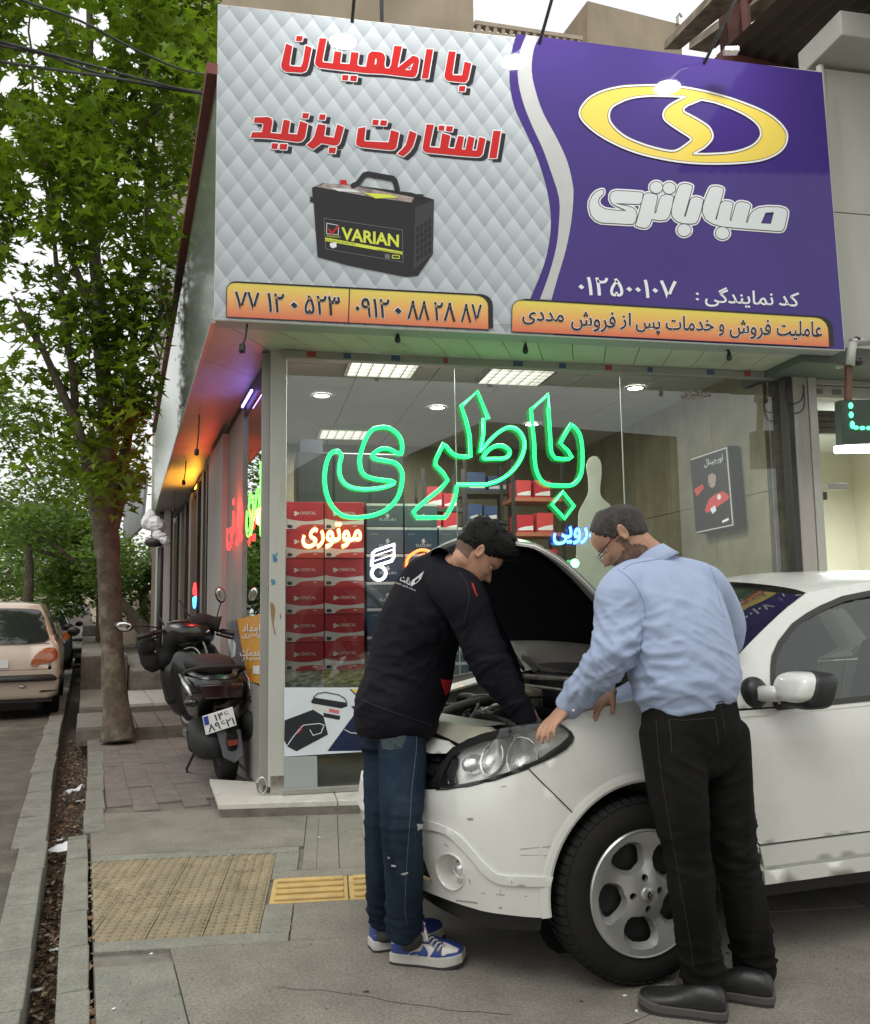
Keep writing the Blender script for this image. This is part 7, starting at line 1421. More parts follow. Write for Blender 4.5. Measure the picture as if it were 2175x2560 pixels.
def wrinkle(V, F, folds, base=.002, scale=9.0, seed=0, aniso=(1, 1, .45)):
    """folds: (centre, radius, direction across the folds, amplitude, wavelength)"""
    N_ = vnorm(V, F); D_ = np.zeros(len(V)); an = np.array(aniso)*scale
    nz_ = np.array([noise.noise(Vector(v*an+seed)) for v in V]); nz2 = np.array([noise.noise(Vector(v*4.0+seed+5)) for v in V])
    rid = 1-np.abs(nz_)*2.2; D_ += base*rid+base*1.4*nz2
    for c_, r_, d_, am, wl in folds:
        c_ = np.array(c_); d_ = Vector(d_).normalized(); p1 = d_.orthogonal().normalized(); p2 = d_.cross(p1); q = V-c_; g_ = np.exp(-(q**2).sum(1)/(2*(r_*.62)**2)); ix = np.nonzero(g_ > .02)[0]; B = np.array([tuple(d_/wl), tuple(p1/(wl*4.2)), tuple(p2/(wl*4.2))]).T; qq = q[ix]@B
        for sd_, k_ in ((0, 1.0), (31, .55)):
            nn_ = np.array([noise.noise(Vector(a)*(1.1+.9*(sd_ > 0))+Vector((seed+sd_, sd_, 3))) for a in qq]); D_[ix] += am*1.5*k_*g_[ix]*(np.maximum(0, 1-3.4*np.abs(nn_))**1.3-.28)
    return V+N_*D_[:, None]
def skinobj(name, V, F, mat, parent, mats=None, mi=None):
    mb = MB(); mb.v = [Vector(v) for v in V]; mb.f = F; mb.m = mi if mi is not None else [0]*len(F); o = ob(name, mb, mats or mat, parent=parent, smooth=True); bv = BVHTree.FromPolygons([tuple(v) for v in V], F); return o, bv
def onto(bv, x, y, off=.0015):
    d = ray(x, y).normalized(); h = bv.ray_cast(CAM, d)
    if h[0] is None: return None
    n_ = h[1] if h[1].dot(d) < 0 else -h[1]; return h[0]+n_*off
def print_body(name, bv, shapes, mat, parent, off=.002, res=6):
    allp = [p for o_, _ in shapes for p in o_]; x0, x1 = min(p[0] for p in allp), max(p[0] for p in allp); y0, y1 = min(p[1] for p in allp), max(p[1] for p in allp); ex = []
    x = x0
    while x < x1:
        y = y0
        while y < y1:
            if any(pip(x, y, o_) for o_, _ in shapes): ex.append((x+.01, y+.013))
            y += res
        x += res
    vs, ts = fill(shapes, ex); P = [onto(bv, a, b, off) for a, b in vs]; fs = []
    for t_ in ts:
        q = [P[i] for i in t_]
        if any(p is None for p in q) or max((q[0]-q[1]).length, (q[1]-q[2]).length) > .09: continue
        nn = (q[1]-q[0]).cross(q[2]-q[0]); fs.append(t_ if nn.dot(CAM-q[0]) > 0 else t_[::-1])
    mb = MB(); mb.add([p or Vector() for p in P], fs); used = sorted({i for f in fs for i in f}); 
    if not used: return None
    rm = {j: i for i, j in enumerate(used)}; mb.v = [P[j] for j in used]; mb.f = [tuple(rm[i] for i in f) for f in fs]; return ob(name, mb, mat, parent=parent, smooth=True)
def seam(name, bv, P, mat, parent, r=.0016, off=.0008, step=5):
    pts = []
    for i in range(len(P)-1):
        n = max(1, int(math.hypot(P[i+1][0]-P[i][0], P[i+1][1]-P[i][1])/step)); pts += [(P[i][0]+(P[i+1][0]-P[i][0])*k/n, P[i][1]+(P[i+1][1]-P[i][1])*k/n) for k in range(n)]
    pts.append(P[-1]); q = [onto(bv, a, b, off) for a, b in pts]; q = [p for p in q if p is not None]
    if len(q) > 2: mb = MB(); mb.tube(q, r, 5); return ob(name, mb, mat, parent=parent, smooth=True)
_hz = [0, .012, .022, .034, .042, .048, .054, .060, .068, .078, .090, .105, .118, .130, .145, .165, .185, .205, .220, .230]
_hf = [.066, .082, .088, .083, .090, .093, .087, .092, .086, .088, .089, .086, .078, .092, .095, .092, .080, .056, .030, .004]
_hb2 = [.030, .005, -.02, -.04, -.052, -.058, -.064, -.070, -.078, -.086, -.092, -.098, -.101, -.103, -.103, -.098, -.086, -.064, -.036, -.004]
_hw = [.022, .036, .044, .050, .053, .055, .057, .059, .061, .064, .067, .070, .072, .074, .0755, .074, .068, .052, .032, .006]
def head_into(mb, O, Fh, Uh, Rh, k=1.0, nose=1.0):
    rg = []; n = 44
    for i in range(61):
        z = .23*i/60; f_, b_, w_ = (np.interp(z, _hz, t_) for t_ in (_hf, _hb2, _hw)); cy_ = (f_+b_)/2*.55; ring = []
        for j in range(n):
            t_ = 2*math.pi*j/n; c_, s_ = math.cos(t_), math.sin(t_); y = cy_+(f_-cy_)*abs(c_)**.9 if c_ > 0 else cy_-(cy_-b_)*abs(c_)**.95; x = w_*math.copysign(abs(s_)**.85, s_)
            if c_ > 0:
                y += nose*.030*math.exp(-(x/.011)**2)*max(0, np.interp(z, [.062, .074, .082, .10, .122, .13], [0, .75, 1, .62, .12, 0]))
                y += nose*.008*math.exp(-((abs(x)-.013)/.006)**2)*math.exp(-((z-.078)/.008)**2)
                y -= .012*math.exp(-((abs(x)-.032)/.014)**2)*math.exp(-((z-.115)/.010)**2); y += .005*math.exp(-((abs(x)-.030)/.018)**2)*math.exp(-((z-.131)/.007)**2)
                y -= .006*math.exp(-(z-.0505)**2/.0000035)*math.exp(-(x/.026)**4); y += .006*math.exp(-((abs(x)-.045)/.016)**2)*math.exp(-((z-.088)/.016)**2)
            ring.append(O+(Rh*x+Fh*y+Uh*z)*k)
        rg.append(ring)
    mb.loft(rg)
    for s_ in (-1, 1):
        c = O+(Rh*(s_*.079)+Fh*(-.012)+Uh*.112)*k; tl_ = (Uh*.96-Fh*.25).normalized(); ft_ = tl_.cross(Rh).normalized(); ps = []
        mb.loft([[c+Rh*(s_*(.006*q0))*k+ft_*(.016*q1*math.cos(a))*k+tl_*(.030*q1*(1+.15*math.sin(a)))*k*math.sin(a) for a in [2*math.pi*j/16 for j in range(16)]] for q0, q1 in ((-2.2, .5), (-.6, .85), (.8, 1.05), (1.3, .9), (.9, .62), (.3, .35), (.25, .05))])
def eye_parts(parent, O, Fh, Uh, Rh, k=1.0, closed=True):
    for s_ in (-1, 1):
        mb = MB(); mb.ball(O+(Rh*(s_*.032)+Fh*.066+Uh*.114)*k, .0125*k, 14, 10, (Rh, Fh, Uh)); ob('eye', mb, M('eye_white', (.5, .48, .45), .25), parent=parent, smooth=True)
        mb = MB(); c0 = O+(Rh*(s_*.032)+Fh*.0665+Uh*.114)*k; rg = [[c0+Fh*(.0135*math.cos(p)*math.cos(t_))*k+Rh*(.0135*math.cos(p)*math.sin(t_))*k+Uh*(.0135*math.sin(p))*k for t_ in [-1.3+2.6*j/10 for j in range(11)]] for p in [-.12+.14*q for q in range(9)]]
        for a, b in zip(rg[:-1], rg[1:]): mb.add(a+b, [(j, j+1, 12+j, 11+j) for j in range(10)])
        ob('eyelid', mb, M('skin_tan', (.44, .24, .15), .5), parent=parent, smooth=True)
        mb = MB(); mb.tube([O+(Rh*(s_*(.014+.007*j))+Fh*(.094-.0012*j*j-.002*j)+Uh*(.131+.004*math.sin(j*.75)))*k for j in range(6)], [.002, .0035, .0038, .0035, .003, .0015], 6, sq=.5); ob('eyebrow', mb, M('hair_black', (.010, .009, .008), .55, bump=1.5, bscale=200), parent=parent, smooth=True)
def hand_into(mb, Wp, fwd, pn, sgn, sc=1.0, curl=(.35, .5, .35), spread=.10, thumb=(.7, .3)):
    """Wp wrist, fwd towards the fingers, pn out of the back of the hand, sgn side of the thumb"""
    fwd = Vector(fwd).normalized(); pn = Vector(pn); pn = (pn-fwd*pn.dot(fwd)).normalized(); sd = fwd.cross(pn)*sgn; s_ = sc
    mb.loft(rings([Wp-fwd*.02*s_, Wp+fwd*.03*s_, Wp+fwd*.065*s_, Wp+fwd*.088*s_], [(.026*s_, .019*s_), (.034*s_, .017*s_), (.040*s_, .0145*s_), (.039*s_, .012*s_)], sd, sub=4))
    for i, (o_, L, r_) in enumerate(((.029, .072, .0088), (.0098, .080, .0090), (-.0095, .074, .0086), (-.028, .058, .0078))):
        b = Wp+fwd*(.080*s_)+sd*(o_*s_); a_ = 0; d = (fwd+sd*(o_*spread*30)).normalized(); P = [b-d*.02*s_, b]; q = b; 
        for j, f_ in enumerate((.45, .31, .26)):
            a_ += curl[j]*(1+.12*i); dd_ = d*math.cos(a_)-pn*math.sin(a_); q = q+dd_*(L*f_*s_); P.append(q)
        mb.loft(rings(P, [(r_*s_*1.05,)*2, (r_*s_*1.08,)*2, (r_*s_,)*2, (r_*s_*.95,)*2, (r_*s_*.78,)*2], sd, sub=3, n=12, capk=1.0))
    b = Wp+fwd*.022*s_+sd*.026*s_; d = (fwd*math.cos(thumb[0])+sd*math.sin(thumb[0])-pn*thumb[1]).normalized(); P = [b-d*.015*s_, b+d*.018*s_, b+d*.044*s_, b+d*.044*s_+(d*.8+fwd*.4-pn*.2).normalized()*.030*s_]
    mb.loft(rings(P, [(.013*s_,)*2, (.0135*s_,)*2, (.0105*s_,)*2, (.0085*s_,)*2], pn, sub=3, n=12, capk=1.0))
def hair_on(parent, O, Fh, Uh, Rh, k, mat, thick, keep, seed, tuft=0, tl=.03, comb=None, name='hair'):
    rr = random.Random(seed); mb = MB(); n = 48; grid_ = []; Z = [.03+.2*i/44 for i in range(45)]
    for z in Z:
        f_, b_, w_ = (np.interp(z, _hz, t_) for t_ in (_hf, _hb2, _hw)); cy_ = (f_+b_)/2*.55; row = []
        for j in range(n):
            t_ = 2*math.pi*j/n; c_, s_ = math.cos(t_), math.sin(t_); y = cy_+(f_-cy_)*abs(c_)**.9 if c_ > 0 else cy_-(cy_-b_)*abs(c_)**.95; x = w_*math.copysign(abs(s_)**.85, s_); kk = keep(x, y, z)
            th = thick(x, y, z) if kk > 0 else -.004; th *= min(1, kk) if kk > 0 else 1; v_ = Vector((x, y-0, z-.12)); nv_ = v_.normalized(); th2 = th*(1+.35*noise.noise(Vector((x*38, y*38, z*38+seed)))+.2*noise.noise(Vector((x*95, y*95, z*95)))) if kk > 0 else th
            row.append((O+(Rh*(x+nv_.x*th2)+Fh*(y+nv_.y*th2)+Uh*(z+nv_.z*th2))*k, kk))
        grid_.append(row)
    top = O+Uh*(.232+thick(0, -.02, .23)*1.0)*k; V_ = [p for r in grid_ for p, _ in r]; fs = []
    for i in range(44):
        for j in range(n):
            q = (grid_[i][j], grid_[i][(j+1) % n], grid_[i+1][(j+1) % n], grid_[i+1][j])
            if max(a[1] for a in q) > 0: fs.append((i*n+j, i*n+(j+1) % n, (i+1)*n+(j+1) % n, (i+1)*n+j))
    if keep(0, 0, .229) > 0: V_.append(top); fs += [(44*n+j, 44*n+(j+1) % n, len(V_)-1) for j in range(n)]
    mb.add(V_, fs)
    for _ in range(tuft):
        i, j = rr.randrange(8, 44), rr.randrange(n); p_, kk = grid_[i][j]
        if kk <= .3: continue
        nrm = (p_-(O+Uh*.12*k)).normalized(); d_ = (nrm*.35+(comb or -Fh)*1.0+Vector((rr.gauss(0, .25), rr.gauss(0, .25), rr.gauss(0, .25)))).normalized(); L = tl*rr.uniform(.6, 1.3); mb.tube([p_-nrm*.006, p_+d_*L*.5+nrm*.003, p_+d_*L], [.0045, .0035, .0008], 4)
    o = ob(name, mb, mat, parent=parent, smooth=True); return o
m_skinA = M('skin_tan', (.44, .24, .15), .5); m_skinA2 = M('skin_tan_warm', (.50, .265, .17), .48, var=.10, vscale=18, bump=.3, bscale=160); m_skinB = M('skin_brown', (.47, .26, .165), .48, var=.12, vscale=18, bump=.3, bscale=160); m_stub = M('beard_stubble', (.19, .11, .075), .75, var=.4, vscale=60, bump=1, bscale=300); m_shave = M('faded_hair_skin', (.13, .075, .048), .7, var=.2, vscale=60)
m_hairA = M('hair_black', (.006, .0055, .005), .6, spec=.25, bump=2, bscale=150); m_hairB = M('hair_greying', (.045, .036, .032), .6, var=.7, vscale=45, bump=2, bscale=180)
m_jack = M('black_softshell', (.006, .0055, .010), .7, spec=.14, bump=.35, bscale=350, var=.15, vscale=5); m_redc = M('red_cloth', (.42, .01, .015), .6); m_wlogo = M('logo_white', (.55, .55, .58), .5)
m_jean = M('dark_denim', (.011, .022, .040), .85, spec=.15, var=.35, vscale=6, bump=.8, bscale=420, streak=((.035, .058, .085), .5, .55, (10, 10, 1.4))); m_jean2 = M('faded_denim_patch', (.028, .045, .045), .85, var=.3, vscale=12, bump=.6, bscale=400); m_thread = M('denim_thread', (.09, .12, .14), .8)
m_shirt = M('light_blue_shirt', (.37, .445, .62), .8, spec=.2, sheen=.1, bump=.5, bscale=380, var=.05, vscale=7); m_shirt2 = M('shirt_seam', (.24, .32, .52), .8); m_trou = M('black_jeans', (.009, .0085, .008), .8, spec=.12, var=.4, vscale=5, bump=.6, bscale=420, streak=((.022, .021, .019), .55, .6, (9, 9, 1.2))); m_trs = M('black_jeans_seam', (.022, .021, .020), .8)
def hd(a): return Vector(a)
# ---------------------------------------------------------------- the young man in the black jacket
ph = R_(35); fA = Vector((math.cos(ph), math.sin(ph), 0)); rA = Vector((math.sin(ph), -math.cos(ph), 0))
pA = thing('person', D(985, 2390, 3.3)-UP*D(985, 2390, 3.3).z, 'young man in black jacket and dark jeans bending into the engine bay, blue trainers', 'person')
th_ = R_(50); fhA = Vector((math.cos(R_(10)), math.sin(R_(10)), 0)); rhA = Vector((fhA.y, -fhA.x, 0)); FhA = (fhA*math.cos(th_)-UP*math.sin(th_)); UhA = (fhA*math.sin(th_)+UP*math.cos(th_)); ChA = D(1196, 1384, 3.20); OhA = ChA-UhA*.112
shR, elR, wrR = D(1152, 1494, 3.14), D(1226, 1660, 3.08), D(1318, 1800, 3.06); shL, elL, wrL = D(1140, 1464, 3.50), D(1238, 1620, 3.56), D(1288, 1722, 3.46)
nbA = D(1124, 1402, 3.32)
hipR, knR, anR = D(1004, 1812, 3.33), D(1003, 2050, 3.07), D(1012, 2325, 3.20); hipL, knL, anL = D(965, 1800, 3.40), D(956, 2045, 3.26), D(960, 2300, 3.36)
mb = MB(); head_into(mb, OhA, FhA, UhA, rhA, .93, 1.1); limb_(mb, [nbA-fA*.03-UP*.10, nbA-UP*.035, OhA+UhA*.05-FhA*.015, OhA+UhA*.10-FhA*.02], [.06, .054, .050, .053], rA)
for a, b, c_ in ((shR, elR, wrR), (shL, elL, wrL)): limb_(mb, [a, b, c_], [.05, .04, .027], rA)
limb_(mb, [D(990, 1790, 3.36), D(1040, 1600, 3.38), D(1090, 1480, 3.34), nbA-UP*.05], [(.14, .10), (.13, .09), (.14, .08), (.05, .05)], rA)
limb_(mb, [hipR, knR, anR], [.045, .035, .03], rA); limb_(mb, [hipL, knL, anL], [.045, .035, .03], rA); limb_(mb, [shR-UP*.04, nbA-UP*.10, shL-UP*.04], [.04, .05, .04], fA)
hand_into(mb, wrR+Vector((.012, .02, -.02)), (D(1345, 1850, 3.16)-wrR), (.2, -.5, .8), 1, .98, curl=(.5, .6, .4)); hdl = wrL+(D(1320, 1785, 3.38)-wrL)*.45; limb_(mb, [wrL, hdl], [.03, .026], rA); hand_into(mb, hdl, (D(1332, 1812, 3.32)-hdl), (.5, -.6, .6), -1, .98, curl=(.4, .6, .4))
V, F, E_ = remesh(mb, .0046, 1)
hl_ = np.array([((Vector(v)-OhA).dot(rhA), (Vector(v)-OhA).dot(FhA), (Vector(v)-OhA).dot(UhA)) for v in V])
mi = [1 if (.03 < hl_[f[0]][2] < .125 and hl_[f[0]][1] < -.005 and hl_[f[0]][1] < -.03-.3*(hl_[f[0]][2]-.10) and abs(hl_[f[0]][0]) < .09 and hl_[f[0]][1] > -.13 and hl_[f[0]][2] > .06) else 0 for f in F]
bodyA, bvA = skinobj('body', V, F, None, pA, [m_skinA2, m_shave], mi); eye_parts(pA, OhA, FhA, UhA, rhA, .93)
keepA = lambda x, y, z: max(0, min(1, (z-np.interp(y, [-.1, -.06, -.03, 0, .02, .035, .055, .08, .1], [.092, .098, .105, .122, .124, .135, .158, .178, .185])+.003*noise.noise(Vector((x*60, y*60, 1))))/.008))
hair_on(pA, OhA, FhA, UhA, rhA, .93, m_hairA, lambda x, y, z: .008+.034*max(0, min(1, (z-.13)/.06))+.030*max(0, min(1, (y-.0)/.07))*max(0, min(1, (z-.15)/.03)), keepA, 3, 150, .018, (FhA*.7-UhA*.15+rA*.1).normalized())
mb = MB(); rr = random.Random(4)
for i in range(60):
    a = rr.uniform(-1, 1); p_ = OhA+rhA*(.055*a)+FhA*rr.uniform(.055, .09)+UhA*rr.uniform(.20, .245); d_ = (FhA*.9+UhA*.05+rA*(.3*a+rr.gauss(0, .15))+UhA*rr.uniform(-.1, .3)).normalized(); L = rr.uniform(.012, .03); mb.tube([p_-FhA*.02, p_+d_*L*.5+UhA*.004, p_+d_*L], [.012, .009, .001], 5)
ob('fringe', mb, m_hairA, parent=pA, smooth=True)
# jacket
mb = MB(); limb_(mb, [D(990, 1818, 3.34), D(992, 1768, 3.35), D(1022, 1690, 3.385), D(1040, 1600, 3.39), D(1078, 1510, 3.36), D(1102, 1445, 3.33), D(1120, 1408, 3.32)], [(.170, .142), (.172, .150), (.165, .158), (.172, .150), (.188, .134), (.165, .10), (.085, .075)], rA, n=28, sq=2.3)
limb_(mb, [D(1098, 1440, 3.32)-rA*.04, shR+UP*.012, (shR*.5+elR*.5)+Vector((.004, 0, 0)), elR, elR*.45+wrR*.55, wrR-(wrR-elR).normalized()*-.01], [.085, .085, .076, .070, .056, .040], fA); limb_(mb, [D(1098, 1440, 3.34)+rA*.02, shL, elL, wrL], [.085, .08, .065, .042], fA)
V, F, E_ = remesh(mb, .0085, 3)
fo = [(elR, .13, (elR-shR), .007, .045), (wrR*.7+elR*.3, .10, (wrR-elR), .006, .035), (shR*.6+elR*.4, .12, (elR-shR)+fA*.2, .004, .06), (D(1000, 1700, 3.25), .17, UP+fA*.5, .008, .075), (D(1040, 1610, 3.3), .15, UP*.8-fA*.5, .007, .07), (D(950, 1760, 3.3), .14, UP, .006, .05), (D(1110, 1560, 3.2), .10, UP+fA, .008, .05), (D(1020, 1520, 3.35), .14, fA-UP*.6, .005, .08)]
V = wrinkle(V, F, fo, .003, 7, 1); jA, bvj = skinobj('jacket', V, F, m_jack, pA)
z6 = lambda s: PT(s, (860, 1240), 3.1446)
cb = nbA+(OhA-nbA)*.15; ax_ = (fA*.90+UP*.42).normalized(); cAc = D(1143, 1404, 3.27)-ax_*.03; mb = MB(); q1 = rA; q2 = ax_.cross(q1).normalized(); mb.loft([[cAc+ax_*h_+q1*(r1*.98*math.cos(t_))+q2*(r1*.95*math.sin(t_)) for t_ in [2*math.pi*j/24 for j in range(24)]] for h_, r1 in ((-.03, .088), (.0, .080), (.03, .075), (.055, .073), (.057, .069), (.02, .066))], cap=False); ob('collar', mb, m_jack, parent=pA, smooth=True)
print_body('pocket', bvj, [(z6('755,1435 840,1445 872,1455 888,1545 860,1562 800,1568 775,1510'), [])], m_redc, pA); print_body('red_piping', bvj, [(z6('1000,685 1015,688 1050,795 1040,790 1018,740'), [])], m_redc, pA)
lg = [(z6('635,592 575,640 540,665 530,715 585,680 612,650'), [z6('580,652 600,640 590,668 562,690 558,672')])]
print_body('logo_mark', bvj, lg, m_wlogo, pA, .003, 4)
def body_text(bv, txt, P0, P1, hh, mat, parent, w=.0, fa=True):
    vs, fs = text2d(txt, w, fa); xa, xb = min(p[0] for p in vs), max(p[0] for p in vs); ya, yb = min(p[1] for p in vs), max(p[1] for p in vs); P = []
    dx, dy = P1[0]-P0[0], P1[1]-P0[1]; L = math.hypot(dx, dy)
    for x, y in vs: u = (x-xa)/(xb-xa); v_ = (y-ya)/(yb-ya)*hh; P.append(onto(bv, P0[0]+dx*u+dy/L*v_, P0[1]+dy*u-dx/L*v_, .003))
    fs = [f for f in fs if all(P[i] is not None for i in f)]; mb = MB(); mb.add([p or Vector() for p in P], fs); return ob('logo_lettering', mb, mat, parent=parent)
a_, b_ = z6('440,665 535,715'); body_text(bvj, 'عدالت', a_, b_, 17, m_wlogo, pA, .02); a_, b_ = z6('408,688 565,755'); body_text(bvj, 'خدمات باطری خودرو', a_, b_, 6, m_wlogo, pA, .01)
seam('shoulder_seam', bvj, smooth_poly(z6('905,600 960,680 985,800 960,930 940,1050'), 3, False), M('jacket_seam', (.006, .006, .009), .7), pA, .0022)
seam('hem_seam', bvj, smooth_poly(z6('140,1600 250,1650 400,1705 560,1760 690,1800'), 3, False), M('jacket_seam'), pA, .0022)
# jeans
mb = MB(); limb_(mb, [D(985, 1765, 3.36), D(985, 1810, 3.35), D(983, 1850, 3.31)], [(.145, .115), (.150, .120), (.140, .11)], rA, n=26)
limb_(mb, [hipR, D(1006, 1900, 3.21), D(1004, 2000, 3.11), knR, D(1008, 2150, 3.09), D(1010, 2230, 3.13), D(1011, 2290, 3.17), D(1010, 2325, 3.19)], [.080, .086, .078, .072, .068, .064, .063, .061], rA)
limb_(mb, [hipL, D(962, 1900, 3.35), D(957, 2000, 3.29), knL, D(955, 2150, 3.27), D(957, 2230, 3.31), D(959, 2275, 3.35), D(960, 2300, 3.36)], [.088, .078, .070, .065, .062, .060, .060, .056], rA)
V, F, E_ = remesh(mb, .0085, 3)
V = wrinkle(V, F, [(knR, .11, UP, .006, .04), (D(1004, 2110, 3.2), .10, UP+rA*.4, .005, .035), (anR+UP*.06, .10, UP, .010, .035), (anL+UP*.06, .10, UP, .010, .035), (knL, .11, UP, .005, .04), (D(985, 1860, 3.2), .12, UP+fA*.7, .005, .05), (D(930, 1860, 3.3), .10, UP-fA*.5, .005, .05)], .0025, 8, 4)
jn, bvn = skinobj('jeans', V, F, m_jean, pA)
zV = lambda s: PT(s, (880, 1780), 2.94)
print_body('back_pocket', bvn, [(zV('185,115 400,125 385,215 370,260 285,278 225,262 205,200'), [])], m_jean2, pA, .002, 8); seam('pocket_seam', bvn, zV('185,118 205,200 225,262 285,278 370,260 385,215 402,128'), m_thread, pA, .0011)
seam('side_seam', bvn, smooth_poly(zV('475,130 470,300 440,560 425,800 410,1000 395,1250 390,1450 405,1560'), 3, False), m_thread, pA, .0011)
for k, s_ in enumerate(('478,830 520,825 522,870 480,875', '290,1120 325,1125 322,1138 292,1135', '355,1190 380,1180 412,1172 410,1188 380,1198', '262,1060 285,1070 270,1080', '475,825 500,822 498,840 478,842')): print_body('paint_splash', bvn, [(zV(s_), [])], M('paint_splash', (.42, .43, .44), .7), pA, .002, 6)
# trainers
def shoe(parent, heel, toe, wd, ht, sole_h, m_up, m_sole, m_out, name='shoe', collar=True, hf=.42, sw_=1.0):
    ax = (toe-heel); L = ax.length; ax.normalize(); sd = ax.cross(UP).normalized(); base = heel.copy()
    prof = [(0, .62, .62), (.06, .80, .88), (.16, .86, 1.0), (.30, .88, 1.0), (.40, .88, .86), (.52, .94, .64), (.66, 1.02, .50), (.82, 1.0, .42), (.92, .84, .36), (.985, .56, .26)]
    def ring(t_, w_, h_, z0): c = base+ax*(L*t_)+UP*z0; return [c+sd*(wd/2*w_*math.copysign(abs(math.cos(q))**.75, math.cos(q)))+UP*(max(0, math.sin(q))**.8*h_ if math.sin(q) > 0 else 0) for q in [2*math.pi*j/20 for j in range(20)]]
    mb = MB(); mb.loft([ring(t_, w_, ht*h_, sole_h) for t_, w_, h_ in smooth_poly(prof, 3, False)]); V, F, E_ = remesh(mb, .0055, 2); up, bvu = skinobj(name, V, F, m_up, parent)
    out = [(base+ax*(L*t_)+sd*(wd/2*w_*1.07*s_)) for t_, w_, s_ in [(a[0], a[1], 1) for a in smooth_poly(prof, 2, False)]+[(a[0], a[1], -1) for a in smooth_poly(prof, 2, False)[::-1]]]; cen = base+ax*L*.5; out = [cen+(p-cen)*1.02 for p in out]
    for z0, z1, m, nm in ((.0, .007, m_out, 'outsole'), (.007, sole_h+.004, m_sole, 'sole')):
        mb = MB(); mb.slab([p+UP*z0+UP*(.014*max(0, ((p-base).dot(ax)/L-.75)*4) if nm == 'sole' or z0 == 0 else 0) for p in out], UP*(z1-z0)); ob(nm, mb, m, parent=parent, bevel=.003 if nm == 'sole' else 0)
    return up, bvu
m_sblue = M('trainer_blue', (.035, .065, .25), .4, var=.15, vscale=12); m_swhite = M('trainer_white', (.62, .60, .58), .45, var=.06); m_sole = M('trainer_sole', (.50, .49, .45), .6, dirt=(.25, .23, .2), dscale=12, damt=.5); m_so2 = M('outsole_dark', (.03, .03, .03), .8)
hR = G(985, 2400, 0); tR = G(1158, 2414, 0); dR = (tR-hR).normalized(); sR, bR = shoe(pA, hR-dR*.005, tR+dR*.005, .098, .098, .034, m_sblue, m_sole, m_so2, 'trainer')
hL = G(928, 2374, 0); tL = hL+(fA*.9+Vector((.25, -.1, 0))).normalized()*.285; sL, bL = shoe(pA, hL, tL, .098, .098, .034, m_sblue, m_sole, m_so2, 'trainer')
zS = lambda s: PT(s, (880, 2240), 5.5125)
for nm, s_, m in (('white_panel', '870,735 975,655 1060,670 1140,725 1125,760 1060,860 1000,855 740,812 790,780', m_swhite), ('toe_box', '1255,640 1330,665 1470,735 1450,775 1310,800 1265,825 1232,815 1240,740', m_swhite), ('heel_mark', '540,655 565,645 588,660', m_swhite), ('lining_edge', '560,462 580,470 605,560 710,625 850,560 940,540 880,590 720,660 640,625 590,580', m_swhite)):
    print_body(nm, bR, [(zS(s_), [])], m, pA, .0025, 4)
print_body('side_mark', bR, [(smooth_poly(zS('740,812 860,760 950,755 985,680 1040,750 1052,800 1010,845 900,800'), 2), [])], m_sblue, pA, .004, 4); print_body('lining_edge', bL, [(zS('270,362 300,370 395,470 480,480 560,405 560,430 490,505 390,500 310,400'), [])], m_swhite, pA, .0025, 4); print_body('heel_mark', bL, [(zS('315,545 340,537 368,550'), [])], m_swhite, pA, .0025, 4)
tg = D(1050, 2318, 3.24); mb = MB(); limb_(mb, [D(1062, 2350, 3.19), D(1054, 2327, 3.19), D(1055, 2303, 3.19)], [(.030, .010), (.032, .009), (.02, .006)], rA); V, F, E_ = remesh(mb, .005, 2); to_, bt_ = skinobj('tongue', V, F, m_swhite, pA); print_body('tongue_label', bt_, [(zS('905,440 960,330 1010,420 990,505 930,480'), [])], M('label_purple', (.06, .03, .12), .5), pA, .002, 4)
for i in range(6):
    mb = MB(); x, y = 1058+i*9, 2328+i*6.5; pts = [onto(bR, x-8, y+13+i, .004), onto(bR, x, y+6, .007), onto(bR, x+9, y+5, .004)]; pts = [p for p in pts if p]
    if len(pts) > 1: mb.tube(pts, .0042, 5); ob('lace', mb, m_sole, parent=pA, smooth=True)
mb = MB(); limb_(mb, [D(1022, 2335, 3.20), D(1030, 2356, 3.18)], [.042, .042], rA); ob('sock', mb, M('sock_dark', (.04, .04, .042), .9), parent=pA, smooth=True); mb = MB(); limb_(mb, [D(962, 2305, 3.36), D(966, 2340, 3.35)], [.042, .042], rA); ob('sock', mb, M('sock_dark'), parent=pA, smooth=True)

# ---------------------------------------------------------------- the bald man in the blue shirt
fB = Vector((-.60, .80, 0)).normalized(); lB = Vector((-.80, -.60, 0)).normalized()
pB = thing('person', D(1760, 2480, 2.85)-UP*D(1760, 2480, 2.85).z, 'balding bespectacled man in light blue shirt and black jeans leaning on the white car', 'person')
th_ = R_(43); fh = Vector((-.97, .24, 0)).normalized(); lh = Vector((-.24, -.97, 0)).normalized(); FhB = fh*math.cos(th_)-UP*math.sin(th_); UhB = fh*math.sin(th_)+UP*math.cos(th_); ChB = D(1551, 1340, 3.06); OhB = ChB-UhB*.118
nbB = D(1642, 1420, 3.07); fp = CS(.331, .866); YH = fp.y
sL_, eL_, wL_ = D(1558, 1498, 2.93), D(1527, 1640, 2.86), D(1424, 1762, YH+.03); sR_, eR_, wR_ = D(1772, 1490, 3.14), D(1795, 1625, 3.24), D(1520, 1765, 3.28)
hL_, kL_, aL_ = D(1678, 1830, 2.86), D(1716, 2130, 2.80), D(1756, 2420, 2.86); hR_, kR_, aR_ = D(1792, 1830, 2.98), D(1838, 2130, 2.93), D(1888, 2400, 2.98)
mb = MB(); head_into(mb, OhB, FhB, UhB, lh, 1.0, 1.1); limb_(mb, [nbB-UP*.10, nbB, OhB+UhB*.05-FhB*.015, OhB+UhB*.10-FhB*.02], [.075, .066, .060, .060], lh)
